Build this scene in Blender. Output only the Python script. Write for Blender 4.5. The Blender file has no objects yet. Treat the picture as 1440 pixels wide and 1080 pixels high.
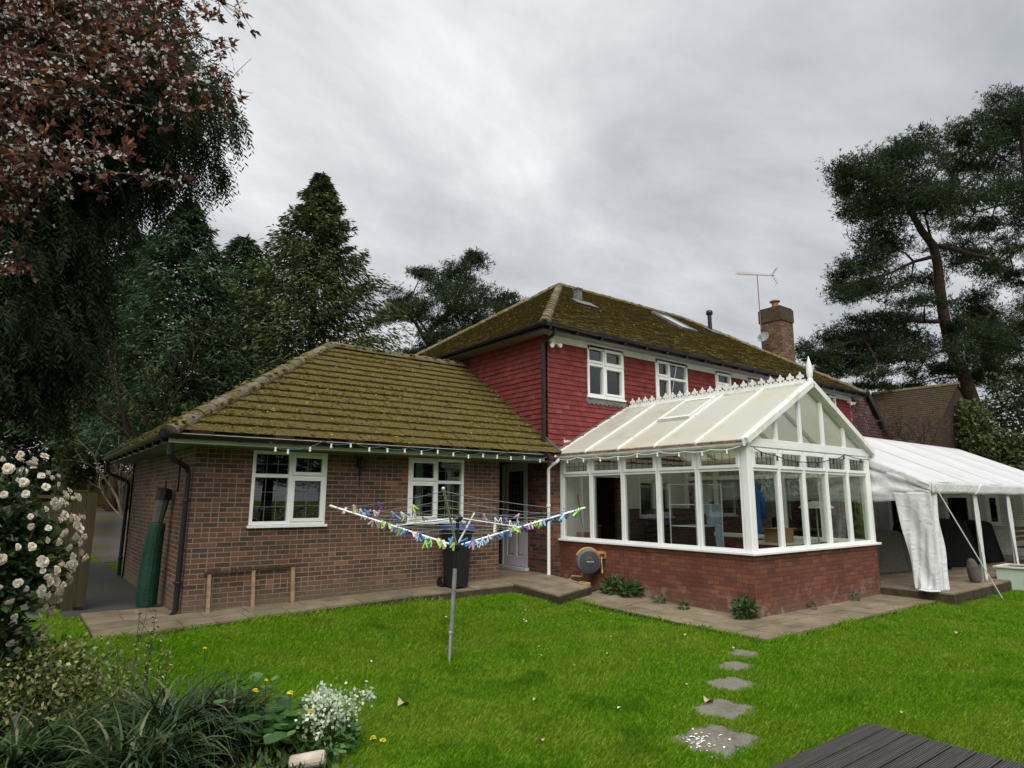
import bpy, math, random
import numpy as np
from mathutils import Vector, Matrix
PI = math.pi
rad = math.radians
scene = bpy.context.scene
col = scene.collection

# ------------------------------------------------------------------ camera
CAM = np.array([-2.1155, -10.6759, 1.6489])
YAW, PIT, ROLL, FPX = .6554, .1785, .0034, 893.7954
_cy, _sy, _cp, _sp = math.cos(YAW), math.sin(YAW), math.cos(PIT), math.sin(PIT)
FW = np.array([_sy*_cp, _cy*_cp, _sp]); RT = np.array([_cy, -_sy, 0.0]); UP = np.cross(RT, FW)
_c, _s = math.cos(ROLL), math.sin(ROLL)
RT, UP = _c*RT + _s*UP, -_s*RT + _c*UP
cam_data = bpy.data.cameras.new('camera')
cam = bpy.data.objects.new('camera', cam_data); col.objects.link(cam)
cam_data.sensor_width = 36; cam_data.lens = FPX/1440*36
cam_data.clip_start = .05; cam_data.clip_end = 2000
mw = Matrix.Identity(4)
for i in range(3):
    mw[i][0] = RT[i]; mw[i][1] = UP[i]; mw[i][2] = -FW[i]; mw[i][3] = CAM[i]
cam.matrix_world = mw
scene.camera = cam

# ------------------------------------------------------------------ sky, sun, exposure
scene.view_settings.view_transform = 'Standard'
scene.view_settings.look = 'None'
scene.view_settings.exposure = 0.45
scene.view_settings.gamma = 1.0
SUN_EL, SUN_AZ = rad(52), rad(215)
world = bpy.data.worlds.new('World'); scene.world = world; world.use_nodes = True
def build_world():
    nt = world.node_tree; nt.nodes.clear(); N = nt.nodes.new; Lk = nt.links.new
    out = N('ShaderNodeOutputWorld')
    sky = N('ShaderNodeTexSky'); sky.sky_type = 'NISHITA'; sky.sun_disc = False
    sky.sun_elevation = SUN_EL; sky.sun_rotation = SUN_AZ
    b1 = N('ShaderNodeBackground'); b1.inputs['Strength'].default_value = .05
    Lk(sky.outputs[0], b1.inputs['Color'])
    tc = N('ShaderNodeTexCoord'); sep = N('ShaderNodeSeparateXYZ'); Lk(tc.outputs['Generated'], sep.inputs[0])
    def math_(op, a, b=None):
        m = N('ShaderNodeMath'); m.operation = op
        for k, v in enumerate((a, b)):
            if v is None: continue
            if isinstance(v, (int, float)): m.inputs[k].default_value = v
            else: Lk(v, m.inputs[k])
        return m.outputs[0]
    zc = math_('ADD', math_('MAXIMUM', sep.outputs['Z'], 0.0), .22)
    comb = N('ShaderNodeCombineXYZ')
    Lk(math_('DIVIDE', sep.outputs['X'], zc), comb.inputs[0]); Lk(math_('DIVIDE', sep.outputs['Y'], zc), comb.inputs[1])
    n1 = N('ShaderNodeTexNoise'); n1.inputs['Scale'].default_value = 1.15; n1.inputs['Detail'].default_value = 8; n1.inputs['Roughness'].default_value = .58
    n1.inputs['Distortion'].default_value = .35
    mp = N('ShaderNodeMapping'); mp.inputs['Location'].default_value = (3.1, 1.7, .4); mp.inputs['Rotation'].default_value = (0, 0, .5); mp.inputs['Scale'].default_value = (.75, 1.25, 1)
    Lk(comb.outputs[0], mp.inputs[0]); Lk(mp.outputs[0], n1.inputs['Vector'])
    cr = N('ShaderNodeValToRGB'); e = cr.color_ramp.elements
    e[0].position = .33; e[0].color = (.335, .352, .378, 1); e[1].position = .66; e[1].color = (.74, .746, .755, 1)
    m = cr.color_ramp.elements.new(.5); m.color = (.505, .518, .536, 1)
    Lk(n1.outputs['Fac'], cr.inputs[0])
    b2 = N('ShaderNodeBackground'); b2.inputs['Strength'].default_value = 1.02
    Lk(cr.outputs[0], b2.inputs['Color'])
    mx = N('ShaderNodeMixShader'); mx.inputs[0].default_value = .93
    Lk(b1.outputs[0], mx.inputs[1]); Lk(b2.outputs[0], mx.inputs[2]); Lk(mx.outputs[0], out.inputs['Surface'])
build_world()
sun_data = bpy.data.lights.new('sun', 'SUN'); sun_data.energy = 2.6; sun_data.angle = rad(60); sun_data.color = (1, .965, .91)
sun = bpy.data.objects.new('sun', sun_data); col.objects.link(sun)
_sd = Vector((math.sin(SUN_AZ)*math.cos(SUN_EL), math.cos(SUN_AZ)*math.cos(SUN_EL), math.sin(SUN_EL)))
sun.rotation_euler = _sd.to_track_quat('Z', 'Y').to_euler()

# ------------------------------------------------------------------ helpers
rng = np.random.default_rng(11)
random.seed(5)
ORG = {}
def at(x, y, dep):
    return CAM + (FW + RT*((x-720)/FPX) - UP*((y-540)/FPX))*dep
def tag(o, label=None, cat=None, group=None, kind=None):
    if label: o['label'] = label
    if cat: o['category'] = cat
    if group: o['group'] = group
    if kind: o['kind'] = kind
    return o
def empty(name, loc, label=None, cat=None, group=None):
    o = bpy.data.objects.new(name, None); col.objects.link(o); o.location = Vector([float(v) for v in loc]); o.empty_display_size = .2
    ORG[o.name] = np.array(loc, float)
    return tag(o, label, cat, group)
def link(name, me, mats, parent=None):
    o = bpy.data.objects.new(name, me); col.objects.link(o)
    for m in (mats if isinstance(mats, (list, tuple)) else [mats]): me.materials.append(m)
    if parent is not None:
        o.parent = parent; ORG[o.name] = ORG[parent.name]
    else: ORG[o.name] = np.zeros(3)
    return o
def copy_tree(o, parent=None):
    c = o.copy(); col.objects.link(c); ORG[c.name] = ORG[o.name]
    c.parent = parent
    for ch in list(o.children): copy_tree(ch, c)
    return c

class MB:
    """collects shapes for one mesh; T maps local (u, d, z) to the world"""
    def __init__(s, T=None): s.v = []; s.f = []; s.mi = []; s.T = T
    def add(s, pts, faces, mi=0):
        b = len(s.v)
        for p in pts:
            s.v.append(tuple(s.T(*p)) if s.T else tuple(p))
        for f in faces:
            s.f.append(tuple(b+i for i in f)); s.mi.append(mi)
    def box(s, a, b, mi=0):
        x0, y0, z0 = a; x1, y1, z1 = b
        s.add([(x0,y0,z0),(x1,y0,z0),(x1,y1,z0),(x0,y1,z0),(x0,y0,z1),(x1,y0,z1),(x1,y1,z1),(x0,y1,z1)],
              [(0,3,2,1),(4,5,6,7),(0,1,5,4),(1,2,6,5),(2,3,7,6),(3,0,4,7)], mi)
    def bar(s, p, q, w, h, up=(0,0,1), mi=0):
        p = np.array(p, float); q = np.array(q, float); d = q-p; d /= np.linalg.norm(d)
        up = np.array(up, float); x = np.cross(d, up); x /= np.linalg.norm(x); y = np.cross(x, d)
        P = []
        for c in (p, q):
            for a, b in ((-1,-1),(1,-1),(1,1),(-1,1)): P.append(c + x*a*w/2 + y*b*h/2)
        s.add(P, [(0,1,2,3),(4,7,6,5),(0,4,5,1),(1,5,6,2),(2,6,7,3),(3,7,4,0)], mi)
    def tube(s, pts, r, n=8, cap=True, mi=0):
        pts = [np.array(p, float) for p in pts]
        rr = r if hasattr(r, '__len__') else [r]*len(pts)
        P = []; prev = None
        for i, p in enumerate(pts):
            d = (pts[min(i+1, len(pts)-1)] - pts[max(i-1, 0)]); d = d/(np.linalg.norm(d)+1e-9)
            if prev is None:
                a = np.array([0,0,1.0]) if abs(d[2]) < .9 else np.array([1.0,0,0])
                x = np.cross(d, a)
            else: x = prev - d*np.dot(prev, d)
            x /= np.linalg.norm(x)+1e-9; prev = x; y = np.cross(d, x)
            for k in range(n):
                t = 2*PI*k/n; P.append(p + (x*math.cos(t)+y*math.sin(t))*rr[i])
        F = []
        for i in range(len(pts)-1):
            for k in range(n):
                k2 = (k+1) % n; F.append((i*n+k, i*n+k2, (i+1)*n+k2, (i+1)*n+k))
        if cap: F.append(tuple(range(n-1,-1,-1))); F.append(tuple((len(pts)-1)*n+k for k in range(n)))
        s.add(P, F, mi)
    def lathe(s, c, prof, n=16, mi=0, axis=None):
        """prof: (r, h) along axis"""
        ax = np.array(axis if axis is not None else (0,0,1.0), float); ax /= np.linalg.norm(ax)
        a = np.array([1.0,0,0]) if abs(ax[0]) < .9 else np.array([0,1.0,0])
        x = np.cross(ax, a); x /= np.linalg.norm(x); y = np.cross(ax, x); c = np.array(c, float)
        P = []; F = []
        for r, h in prof:
            for k in range(n):
                t = 2*PI*k/n; P.append(c + ax*h + (x*math.cos(t)+y*math.sin(t))*max(r, 1e-4))
        for i in range(len(prof)-1):
            for k in range(n):
                k2 = (k+1) % n; F.append((i*n+k, i*n+k2, (i+1)*n+k2, (i+1)*n+k))
        F.append(tuple(range(n-1,-1,-1))); F.append(tuple((len(prof)-1)*n+k for k in range(n)))
        s.add(P, F, mi)
    def prism(s, poly, ext, mi=0):
        """poly: 3-D points of a flat outline, ext: extrusion vector"""
        n = len(poly); e = np.array(ext, float)
        P = [np.array(p, float) for p in poly] + [np.array(p, float)+e for p in poly]
        s.add(P, [tuple(range(n-1,-1,-1)), tuple(range(n, 2*n))] + [(i, (i+1)%n, n+(i+1)%n, n+i) for i in range(n)], mi)
    def build(s, name, mats, parent=None, smooth=False, bevel=0):
        me = bpy.data.meshes.new(name)
        o_ = ORG[parent.name] if parent is not None else np.zeros(3)
        V = np.array(s.v, float) - o_
        me.from_pydata(V.tolist(), [], s.f)
        o = link(name, me, mats, parent)
        if any(s.mi): me.polygons.foreach_set('material_index', s.mi)
        if smooth: me.polygons.foreach_set('use_smooth', [True]*len(me.polygons))
        me.validate(); me.update()
        import bmesh
        bm = bmesh.new(); bm.from_mesh(me); bmesh.ops.recalc_face_normals(bm, faces=bm.faces); bm.to_mesh(me); bm.free()
        if bevel:
            m = o.modifiers.new('bevel', 'BEVEL'); m.width = bevel; m.segments = 2; m.limit_method = 'ANGLE'
        return o
def fast(name, V, F, mats, parent=None, smooth=False, mi=None):
    """V (n,3), F (m,k) numpy"""
    V = np.asarray(V, np.float32); F = np.asarray(F, np.int32); k = F.shape[1]
    if parent is not None: V = V - ORG[parent.name].astype(np.float32)
    me = bpy.data.meshes.new(name)
    me.vertices.add(len(V)); me.vertices.foreach_set('co', V.ravel())
    me.loops.add(F.size); me.loops.foreach_set('vertex_index', F.ravel())
    me.polygons.add(len(F)); me.polygons.foreach_set('loop_start', np.arange(0, F.size, k, dtype=np.int32))
    o = link(name, me, mats, parent)
    if mi is not None: me.polygons.foreach_set('material_index', np.asarray(mi, np.int32))
    if smooth: me.polygons.foreach_set('use_smooth', np.ones(len(F), bool))
    me.update(calc_edges=True); me.validate()
    return o
def unit(a): return a/(np.linalg.norm(a, axis=-1, keepdims=True)+1e-9)
def rand_unit(n): return unit(rng.normal(size=(n, 3)))
def leaves(P, D, Nn, L, W, fold=.0):
    """pointed leaf per row: P base, D direction, Nn normal, L, W arrays -> quads (diamond-ish, 4 verts)"""
    D = unit(D); S = unit(np.cross(D, Nn)); L = np.asarray(L).reshape(-1,1); W = np.asarray(W).reshape(-1,1)
    Nn = unit(np.cross(S, D))
    v = np.stack([P, P + D*L*.45 + S*W*.5 + Nn*W*fold, P + D*L, P + D*L*.45 - S*W*.5 + Nn*W*fold], 1)
    n = len(P)
    return v.reshape(-1, 3), np.arange(n*4).reshape(n, 4)

# ------------------------------------------------------------------ materials
def mat(name, color=(.5,.5,.5), rough=.6, spec=.3, metal=0, nodes=None):
    m = bpy.data.materials.new(name); m.use_nodes = True
    nt = m.node_tree; b = nt.nodes['Principled BSDF']
    b.inputs['Base Color'].default_value = (*color, 1); b.inputs['Roughness'].default_value = rough
    b.inputs['Specular IOR Level'].default_value = spec; b.inputs['Metallic'].default_value = metal
    if nodes: nodes(NB(nt), b)
    return m
class NB:
    def __init__(s, nt): s.nt = nt
    def n(s, t, **kw):
        x = s.nt.nodes.new('ShaderNode'+t)
        for k, v in kw.items(): setattr(x, k, v)
        return x
    def l(s, a, b): s.nt.links.new(a, b)
    def set(s, inp, v):
        if hasattr(v, 'is_linked') or hasattr(v, 'links'): s.l(v, inp)
        else: inp.default_value = v
    def math(s, op, a, b=None, c=None):
        m = s.n('Math', operation=op)
        for i, v in enumerate((a, b, c)):
            if v is not None: s.set(m.inputs[i], v)
        return m.outputs[0]
    def noise(s, scale, detail=3, rough=.55, vec=None, out='Fac', dist=0):
        t = s.n('TexNoise'); t.inputs['Scale'].default_value = scale; t.inputs['Detail'].default_value = detail; t.inputs['Roughness'].default_value = rough
        t.inputs['Distortion'].default_value = dist
        s.l(vec if vec is not None else s.pos(), t.inputs['Vector']); return t.outputs[out]
    def pos(s):
        if not hasattr(s, '_p'): s._p = s.n('NewGeometry')
        return s._p.outputs['Position']
    def island(s):
        if not hasattr(s, '_p'): s._p = s.n('NewGeometry')
        return s._p.outputs['Random Per Island']
    def ramp(s, fac, stops, interp='LINEAR'):
        r = s.n('ValToRGB'); e = r.color_ramp; e.interpolation = interp
        while len(e.elements) < len(stops): e.elements.new(.5)
        for el, (p, c) in zip(e.elements, stops):
            el.position = p; el.color = (*c, 1) if len(c) == 3 else c
        s.l(fac, r.inputs[0]); return r.outputs[0]
    def mix(s, fac, a, b, mode='MIX'):
        m = s.n('Mix', data_type='RGBA', blend_type=mode)
        s.set(m.inputs[0], fac)
        for i, v in ((6, a), (7, b)):
            if isinstance(v, tuple): m.inputs[i].default_value = (*v, 1)
            else: s.l(v, m.inputs[i])
        return m.outputs[2]
    def bump(s, h, bsdf, strength=.5, dist=.01):
        b = s.n('Bump'); b.inputs['Strength'].default_value = strength; b.inputs['Distance'].default_value = dist
        s.l(h, b.inputs['Height']); s.l(b.outputs[0], bsdf.inputs['Normal'])
    def combine(s, x, y, z=0.0):
        c = s.n('CombineXYZ')
        for i, v in enumerate((x, y, z)): s.set(c.inputs[i], v)
        return c.outputs[0]
    def sep(s, v):
        q = s.n('SeparateXYZ'); s.l(v, q.inputs[0]); return q.outputs

def brick_mat(name, stops, mortar, weather=None, mwid=.012):
    def nodes(B, b):
        p = B.sep(B.pos()); g = B._p
        nn = B.sep(g.outputs['Normal'])
        ax = B.math('GREATER_THAN', B.math('ABSOLUTE', nn[0]), .6)
        u = B.math('ADD', B.math('MULTIPLY', p[0], B.math('SUBTRACT', 1.0, ax)), B.math('MULTIPLY', p[1], ax))
        wob = B.math('MULTIPLY', B.math('SUBTRACT', B.noise(9, 2), .5), .006)
        v = B.math('ADD', B.math('ADD', p[2], 3.0), wob)
        u = B.math('ADD', u, 50.0)
        row = B.math('FLOOR', B.math('DIVIDE', v, .075))
        # every third course a few snapped headers
        off = B.math('MULTIPLY', B.math('MODULO', row, 2.0), .1125)
        u2 = B.math('ADD', B.math('ADD', u, off), B.math('MULTIPLY', B.math('SUBTRACT', B.noise(30, 1), .5), .006))
        ci = B.math('FLOOR', B.math('DIVIDE', u2, .225))
        fu = B.math('SUBTRACT', B.math('DIVIDE', u2, .225), ci); fv = B.math('SUBTRACT', B.math('DIVIDE', v, .075), row)
        wn0 = B.n('TexWhiteNoise', noise_dimensions='2D'); B.l(B.combine(ci, row), wn0.inputs['Vector'])
        # some bricks split into two headers
        split = B.math('GREATER_THAN', wn0.outputs['Value'], .80)
        half = B.math('MULTIPLY', B.math('GREATER_THAN', fu, .5), split)
        wn = B.n('TexWhiteNoise', noise_dimensions='3D'); B.l(B.combine(ci, row, half), wn.inputs['Vector'])
        du = B.math('MULTIPLY', B.math('MINIMUM', fu, B.math('SUBTRACT', 1.0, fu)), .225)
        dm = B.math('ADD', B.math('MULTIPLY', B.math('ABSOLUTE', B.math('SUBTRACT', fu, .5)), .225), B.math('MULTIPLY', B.math('SUBTRACT', 1.0, split), 1.0))
        dv = B.math('MULTIPLY', B.math('MINIMUM', fv, B.math('SUBTRACT', 1.0, fv)), .075)
        d = B.math('MINIMUM', B.math('MINIMUM', du, dm), dv)
        sm = B.n('MapRange', interpolation_type='SMOOTHSTEP'); B.l(d, sm.inputs['Value'])
        sm.inputs['From Min'].default_value = mwid*.35; sm.inputs['From Max'].default_value = mwid*.35+.0035
        mk = sm.outputs[0]
        bc = B.ramp(wn.outputs['Value'], stops)
        bc = B.mix(.55, bc, B.ramp(B.noise(38, 4, .65), [(.3, (.35,.35,.35)), (.7, (.72,.68,.66))]), 'OVERLAY')
        mc = B.mix(B.noise(5, 3), tuple(c*.62 for c in mortar), mortar)
        c = B.mix(mk, mc, bc)
        big = B.ramp(B.noise(.9, 3), [(.35, (.72,.72,.72)), (.65, (1,1,1))])
        c = B.mix(1.0, c, big, 'MULTIPLY')
        if weather: c = weather(B, c, p)
        B.l(c, b.inputs['Base Color'])
        hgt = B.math('ADD', mk, B.math('MULTIPLY', B.noise(60, 3), .35))
        B.bump(hgt, b, .55, .008)
    return mat(name, (.2,.1,.07), .85, .2, nodes=nodes)
def damp(z0, z1, tint):
    def f(B, c, p):
        mr = B.n('MapRange'); B.l(B.math('ADD', p[2], B.math('MULTIPLY', B.noise(2.2, 3), .5)), mr.inputs['Value'])
        mr.inputs['From Min'].default_value = z1+.25; mr.inputs['From Max'].default_value = z0+.25
        return B.mix(B.math('MULTIPLY', mr.outputs[0], .8), c, tint)
    return f
def damp_salt(z0, z1, tint):
    d0 = damp(z0, z1, tint)
    def f(B, c, p):
        c = d0(B, c, p)
        mr = B.n('MapRange'); B.l(p[2], mr.inputs['Value']); mr.inputs['From Min'].default_value = .22; mr.inputs['From Max'].default_value = -.02
        n = B.ramp(B.noise(3.2, 5, .7), [(.52,(0,0,0)),(.66,(1,1,1))])
        return B.mix(B.math('MULTIPLY', B.math('MULTIPLY', mr.outputs[0], n), .55), c, (.36,.30,.25))
    return f
M = {}
M['brick'] = brick_mat('brown_brick', [(0,(.075,.050,.042)),(.3,(.105,.062,.047)),(.6,(.135,.073,.052)),(.88,(.16,.080,.055)),(.97,(.20,.095,.06)),(1,(.24,.12,.075))], (.35,.295,.215), damp(-.1,.35,(.17,.13,.085)))
M['brick_red'] = brick_mat('orange_red_brick', [(0,(.145,.058,.042)),(.35,(.175,.066,.045)),(.65,(.205,.075,.048)),(.9,(.235,.09,.055)),(1,(.19,.10,.072))], (.115,.07,.05), damp_salt(-.25,.1,(.15,.09,.065)), .007)
M['brick_dark'] = brick_mat('purple_brown_brick', [(0,(.06,.04,.035)),(.5,(.12,.06,.05)),(.85,(.2,.08,.055)),(1,(.26,.12,.07))], (.22,.17,.13))
M['chimney'] = brick_mat('weathered_chimney_brick', [(0,(.08,.055,.04)),(.4,(.145,.085,.056)),(.75,(.20,.115,.075)),(1,(.27,.18,.12))], (.2,.16,.12))
M['white_brick'] = brick_mat('painted_white_brick', [(0,(.62,.64,.60)),(1,(.7,.72,.68))], (.5,.52,.49))

def tile_nodes(base, moss, mossamt, lichen=True):
    def nodes(B, b):
        c = B.ramp(B.island(), base)
        c = B.mix(.5, c, B.ramp(B.noise(45, 4, .7), [(.3,(.3,.3,.3)),(.7,(.75,.72,.7))]), 'OVERLAY')
        m = B.ramp(B.math('ADD', B.math('MULTIPLY', B.noise(7, 5, .7), .65), B.math('MULTIPLY', B.noise(1.1, 3), .35)), [(.5-mossamt*.35, (0,0,0)), (.62-mossamt*.2, (1,1,1))])
        mc = B.ramp(B.noise(26, 4, .7), moss)
        c = B.mix(m, c, mc)
        if lichen:
            v = B.n('TexVoronoi'); v.inputs['Scale'].default_value = 2.6; B.l(B.pos(), v.inputs['Vector'])
            sp = B.math('LESS_THAN', B.math('ADD', v.outputs['Distance'], B.math('MULTIPLY', B.noise(20, 2), .05)), .085)
            c = B.mix(B.math('MULTIPLY', sp, .8), c, (.42,.42,.38))
        B.l(c, b.inputs['Base Color'])
        B.bump(B.math('ADD', B.noise(30, 5, .75), B.math('MULTIPLY', B.noise(110, 2), .4)), b, .9, .025)
    return nodes
MOSS = [(.25,(.034,.028,.010)),(.42,(.092,.071,.022)),(.6,(.16,.125,.034)),(.8,(.26,.215,.08))]
M['tile_wing'] = mat('mossy_concrete_tile', rough=.95, spec=.15, nodes=tile_nodes([(0,(.06,.05,.04)),(.5,(.09,.07,.05)),(1,(.13,.105,.08))], MOSS, .62))
M['tile_main'] = mat('mossy_plain_tile', rough=.95, spec=.15, nodes=tile_nodes([(0,(.055,.038,.028)),(.5,(.095,.06,.035)),(1,(.14,.085,.05))], [(.25,(.05,.038,.014)),(.45,(.105,.08,.022)),(.65,(.17,.138,.032)),(.85,(.25,.21,.06))], .5, False))
M['moss'] = mat('moss_tuft', rough=1, spec=.05, nodes=lambda B, b: (B.l(B.mix(.5, B.ramp(B.island(), [(0,(.06,.05,.016)),(.5,(.135,.11,.028)),(.85,(.20,.165,.04)),(1,(.28,.25,.10))]), B.ramp(B.noise(60,3,.7), [(.3,(.25,.25,.25)),(.7,(.75,.75,.7))]), 'OVERLAY'), b.inputs['Base Color']), B.bump(B.noise(80,3,.7), b, 1, .02)))
M['ridge'] = mat('grey_ridge_tile', rough=.95, spec=.1, nodes=lambda B, b: (B.l(B.mix(B.ramp(B.noise(6,5,.7), [(.42,(0,0,0)),(.58,(1,1,1))]), B.ramp(B.island(), [(0,(.15,.135,.11)),(1,(.24,.215,.175))]), B.ramp(B.noise(24,4,.7), MOSS)), b.inputs['Base Color']), B.bump(B.noise(40,4,.7), b, .8, .02)))
def hung_nodes(stops, dirt):
    def nodes(B, b):
        c = B.ramp(B.island(), stops)
        c = B.mix(.45, c, B.ramp(B.noise(28, 4, .65), [(.3,(.33,.33,.33)),(.7,(.68,.66,.66))]), 'OVERLAY')
        c = B.mix(B.ramp(B.noise(1.3, 4, .6), [(.45,(0,0,0)),(.75,(.55,.55,.55))]), c, dirt)
        B.l(c, b.inputs['Base Color']); B.bump(B.noise(50, 3), b, .35, .006)
    return nodes
M['tile_red'] = mat('red_hung_tile', rough=.8, spec=.2, nodes=hung_nodes([(0,(.165,.034,.033)),(.3,(.195,.040,.038)),(.7,(.22,.046,.043)),(.95,(.235,.054,.048)),(1,(.25,.075,.055))], (.14,.034,.033)))
M['tile_purple'] = mat('brown_hung_tile', rough=.85, spec=.2, nodes=hung_nodes([(0,(.06,.03,.032)),(.5,(.09,.042,.04)),(1,(.12,.055,.05))], (.05,.03,.03)))
def wn(scale, a, b_, rough_bump=.3, dist=.004, detail=4):
    def nodes(B, b):
        B.l(B.ramp(B.noise(scale, detail, .6), [(.3, a), (.7, b_)]), b.inputs['Base Color'])
        if rough_bump: B.bump(B.noise(scale*6, 3), b, rough_bump, dist)
    return nodes
M['tile_purple_dark'] = mat('dark_brown_gable', rough=.95, spec=.05, nodes=wn(9, (.035,.026,.022), (.07,.05,.04)))
M['upvc'] = mat('white_upvc', rough=.38, spec=.45, nodes=wn(1.6, (.79,.80,.79), (.87,.88,.87), 0))
M['upvc_old'] = mat('weathered_white_upvc', rough=.5, spec=.35, nodes=lambda B, b: B.l(B.mix(B.ramp(B.noise(3.5,5,.65), [(.5,(0,0,0)),(.8,(.8,.8,.8))]), (.78,.78,.75), (.42,.41,.33)), b.inputs['Base Color']))
M['rust'] = mat('rusty_edge', rough=.9, nodes=wn(14, (.12,.06,.04), (.42,.34,.28), 0))
M['black_pvc'] = mat('black_pvc', (.012,.012,.013), .4, .4)
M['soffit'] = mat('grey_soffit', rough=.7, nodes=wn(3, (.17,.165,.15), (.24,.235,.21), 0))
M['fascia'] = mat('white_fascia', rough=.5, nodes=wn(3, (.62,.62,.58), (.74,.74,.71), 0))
M['concrete'] = mat('grey_concrete', rough=.9, nodes=wn(7, (.18,.165,.13), (.33,.30,.25)))
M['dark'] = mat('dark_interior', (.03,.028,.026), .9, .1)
M['plaster'] = mat('cream_plaster', rough=.9, nodes=wn(2, (.55,.54,.48), (.62,.61,.55), 0))
M['plaster_grey'] = mat('grey_plaster', rough=.9, nodes=wn(2, (.58,.59,.57), (.64,.65,.63), 0))
M['lead'] = mat('lead_came', (.035,.035,.04), .5, .4)
M['lead_light'] = mat('pale_lead_came', (.17,.18,.18), .5, .4)
M['lead_flash'] = mat('lead_flashing', rough=.7, nodes=wn(6, (.10,.10,.105), (.2,.2,.2)))
M['steel'] = mat('galvanised_steel', rough=.45, spec=.5, metal=.6, nodes=wn(12, (.30,.31,.31), (.45,.46,.46), 0))
M['alu'] = mat('white_aluminium', (.72,.73,.74), .4, .5, .2)
M['rust_metal'] = mat('reddish_mast', (.30,.13,.10), .6)
M['timber'] = mat('bare_timber', rough=.85, nodes=lambda B, b: B.l(B.ramp(B.noise(14, 5, .65), [(.3,(.20,.13,.07)),(.7,(.38,.27,.15))]), b.inputs['Base Color']))
def wood_nodes(a, c_, green=None, gscale=1.2):
    def nodes(B, b):
        p = B.sep(B.pos())
        v = B.combine(B.math('MULTIPLY', p[0], 14.0), B.math('MULTIPLY', p[1], 14.0), B.math('MULTIPLY', p[2], 1.2))
        c = B.ramp(B.noise(1.0, 5, .65, vec=v), [(.3, a), (.7, c_)])
        c = B.mix(.35, c, B.ramp(B.island(), [(0,(.3,.3,.3)),(1,(.7,.7,.7))]), 'OVERLAY')
        if green: c = B.mix(B.ramp(B.noise(gscale, 4), [(.4,(0,0,0)),(.6,(.85,.85,.85))]), c, green)
        B.l(c, b.inputs['Base Color']); B.bump(B.noise(1.0, 4, .6, vec=v), b, .4, .006)
    return nodes
M['fence'] = mat('old_fence_timber', rough=.9, spec=.1, nodes=wood_nodes((.035,.028,.018),(.085,.065,.04),(.05,.048,.024)))
M['fence_far'] = mat('algae_stained_fence', rough=.9, spec=.1, nodes=wood_nodes((.085,.06,.028),(.15,.105,.05),(.12,.125,.022), .55))
M['bark'] = mat('brown_bark', rough=.95, spec=.1, nodes=lambda B, b: (B.l(B.ramp(B.noise(9,5,.7), [(.3,(.035,.026,.02)),(.7,(.13,.095,.07))]), b.inputs['Base Color']), B.bump(B.noise(16,5,.7), b, 1, .04)))
M['bark_pine'] = mat('reddish_pine_bark', rough=.95, spec=.1, nodes=lambda B, b: (B.l(B.ramp(B.noise(4,5,.7), [(.3,(.028,.02,.018)),(.55,(.068,.042,.034)),(.75,(.12,.072,.055))]), b.inputs['Base Color']), B.bump(B.noise(9,5,.7), b, 1, .06)))
M['bark_pale'] = mat('pale_bark', rough=.95, spec=.1, nodes=wn(5, (.16,.135,.09), (.30,.26,.18)))
def leaf_nodes(stops, trans, patch=None):
    def nodes(B, b):
        c = B.ramp(B.island(), stops)
        c = B.mix(.6, c, B.ramp(B.noise(patch or .8, 3), [(.3,(.3,.3,.3)),(.7,(.7,.7,.68))]), 'OVERLAY')
        B.l(c, b.inputs['Base Color'])
        if trans:
            t = B.n('BsdfTranslucent'); B.l(c, t.inputs['Color'])
            mx = B.n('MixShader'); mx.inputs[0].default_value = trans
            B.l(b.outputs[0], mx.inputs[1]); B.l(t.outputs[0], mx.inputs[2])
            out = B.nt.nodes['Material Output']; B.l(mx.outputs[0], out.inputs['Surface'])
    return nodes
def leaf_mat(name, stops, rough=.6, spec=.25, trans=.2, patch=None): return mat(name, stops[0][1], rough, spec, nodes=leaf_nodes(stops, trans, patch))
M['needle_dark'] = leaf_mat('dark_cypress_foliage', [(0,(.012,.019,.011)),(.5,(.024,.037,.020)),(.9,(.044,.062,.030)),(1,(.07,.058,.032))], .8, .05)
M['needle_blue'] = leaf_mat('blue_green_fir', [(0,(.028,.052,.028)),(.5,(.055,.098,.048)),(1,(.10,.155,.068))], .7, .12)
M['needle_olive'] = leaf_mat('olive_cypress', [(0,(.038,.058,.022)),(.5,(.078,.108,.040)),(1,(.14,.165,.066))], .7, .12)
M['needle_pine'] = leaf_mat('pine_needle', [(0,(.016,.028,.015)),(.5,(.032,.050,.025)),(1,(.065,.085,.042))], .9, .03)
M['copper'] = leaf_mat('copper_plum_leaf', [(0,(.055,.024,.022)),(.4,(.11,.044,.032)),(.8,(.19,.076,.045)),(1,(.29,.15,.075))], .5, .3, .45, 2)
M['blossom'] = leaf_mat('white_blossom', [(0,(.74,.70,.68)),(.6,(.84,.81,.79)),(1,(.84,.72,.72))], .7, .2, .5, 2)
M['camellia_leaf'] = leaf_mat('glossy_camellia_leaf', [(0,(.014,.034,.010)),(.6,(.032,.066,.018)),(1,(.07,.11,.03))], .28, .5, .1, 3)
M['camellia_flower'] = leaf_mat('cream_camellia_petal', [(0,(.80,.72,.58)),(.5,(.86,.81,.70)),(.9,(.87,.84,.77)),(1,(.62,.42,.24))], .6, .2, .25, 6)
M['variegated'] = leaf_mat('yellow_edged_leaf', [(0,(.035,.06,.014)),(.4,(.08,.12,.028)),(.68,(.17,.20,.06)),(.9,(.38,.38,.18)),(1,(.20,.11,.045))], .45, .35, .15, 3)
M['sedge'] = leaf_mat('strap_leaf', [(0,(.009,.026,.007)),(.5,(.022,.055,.014)),(.85,(.05,.095,.032)),(1,(.17,.16,.08))], .4, .4, .15, 3)
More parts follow.
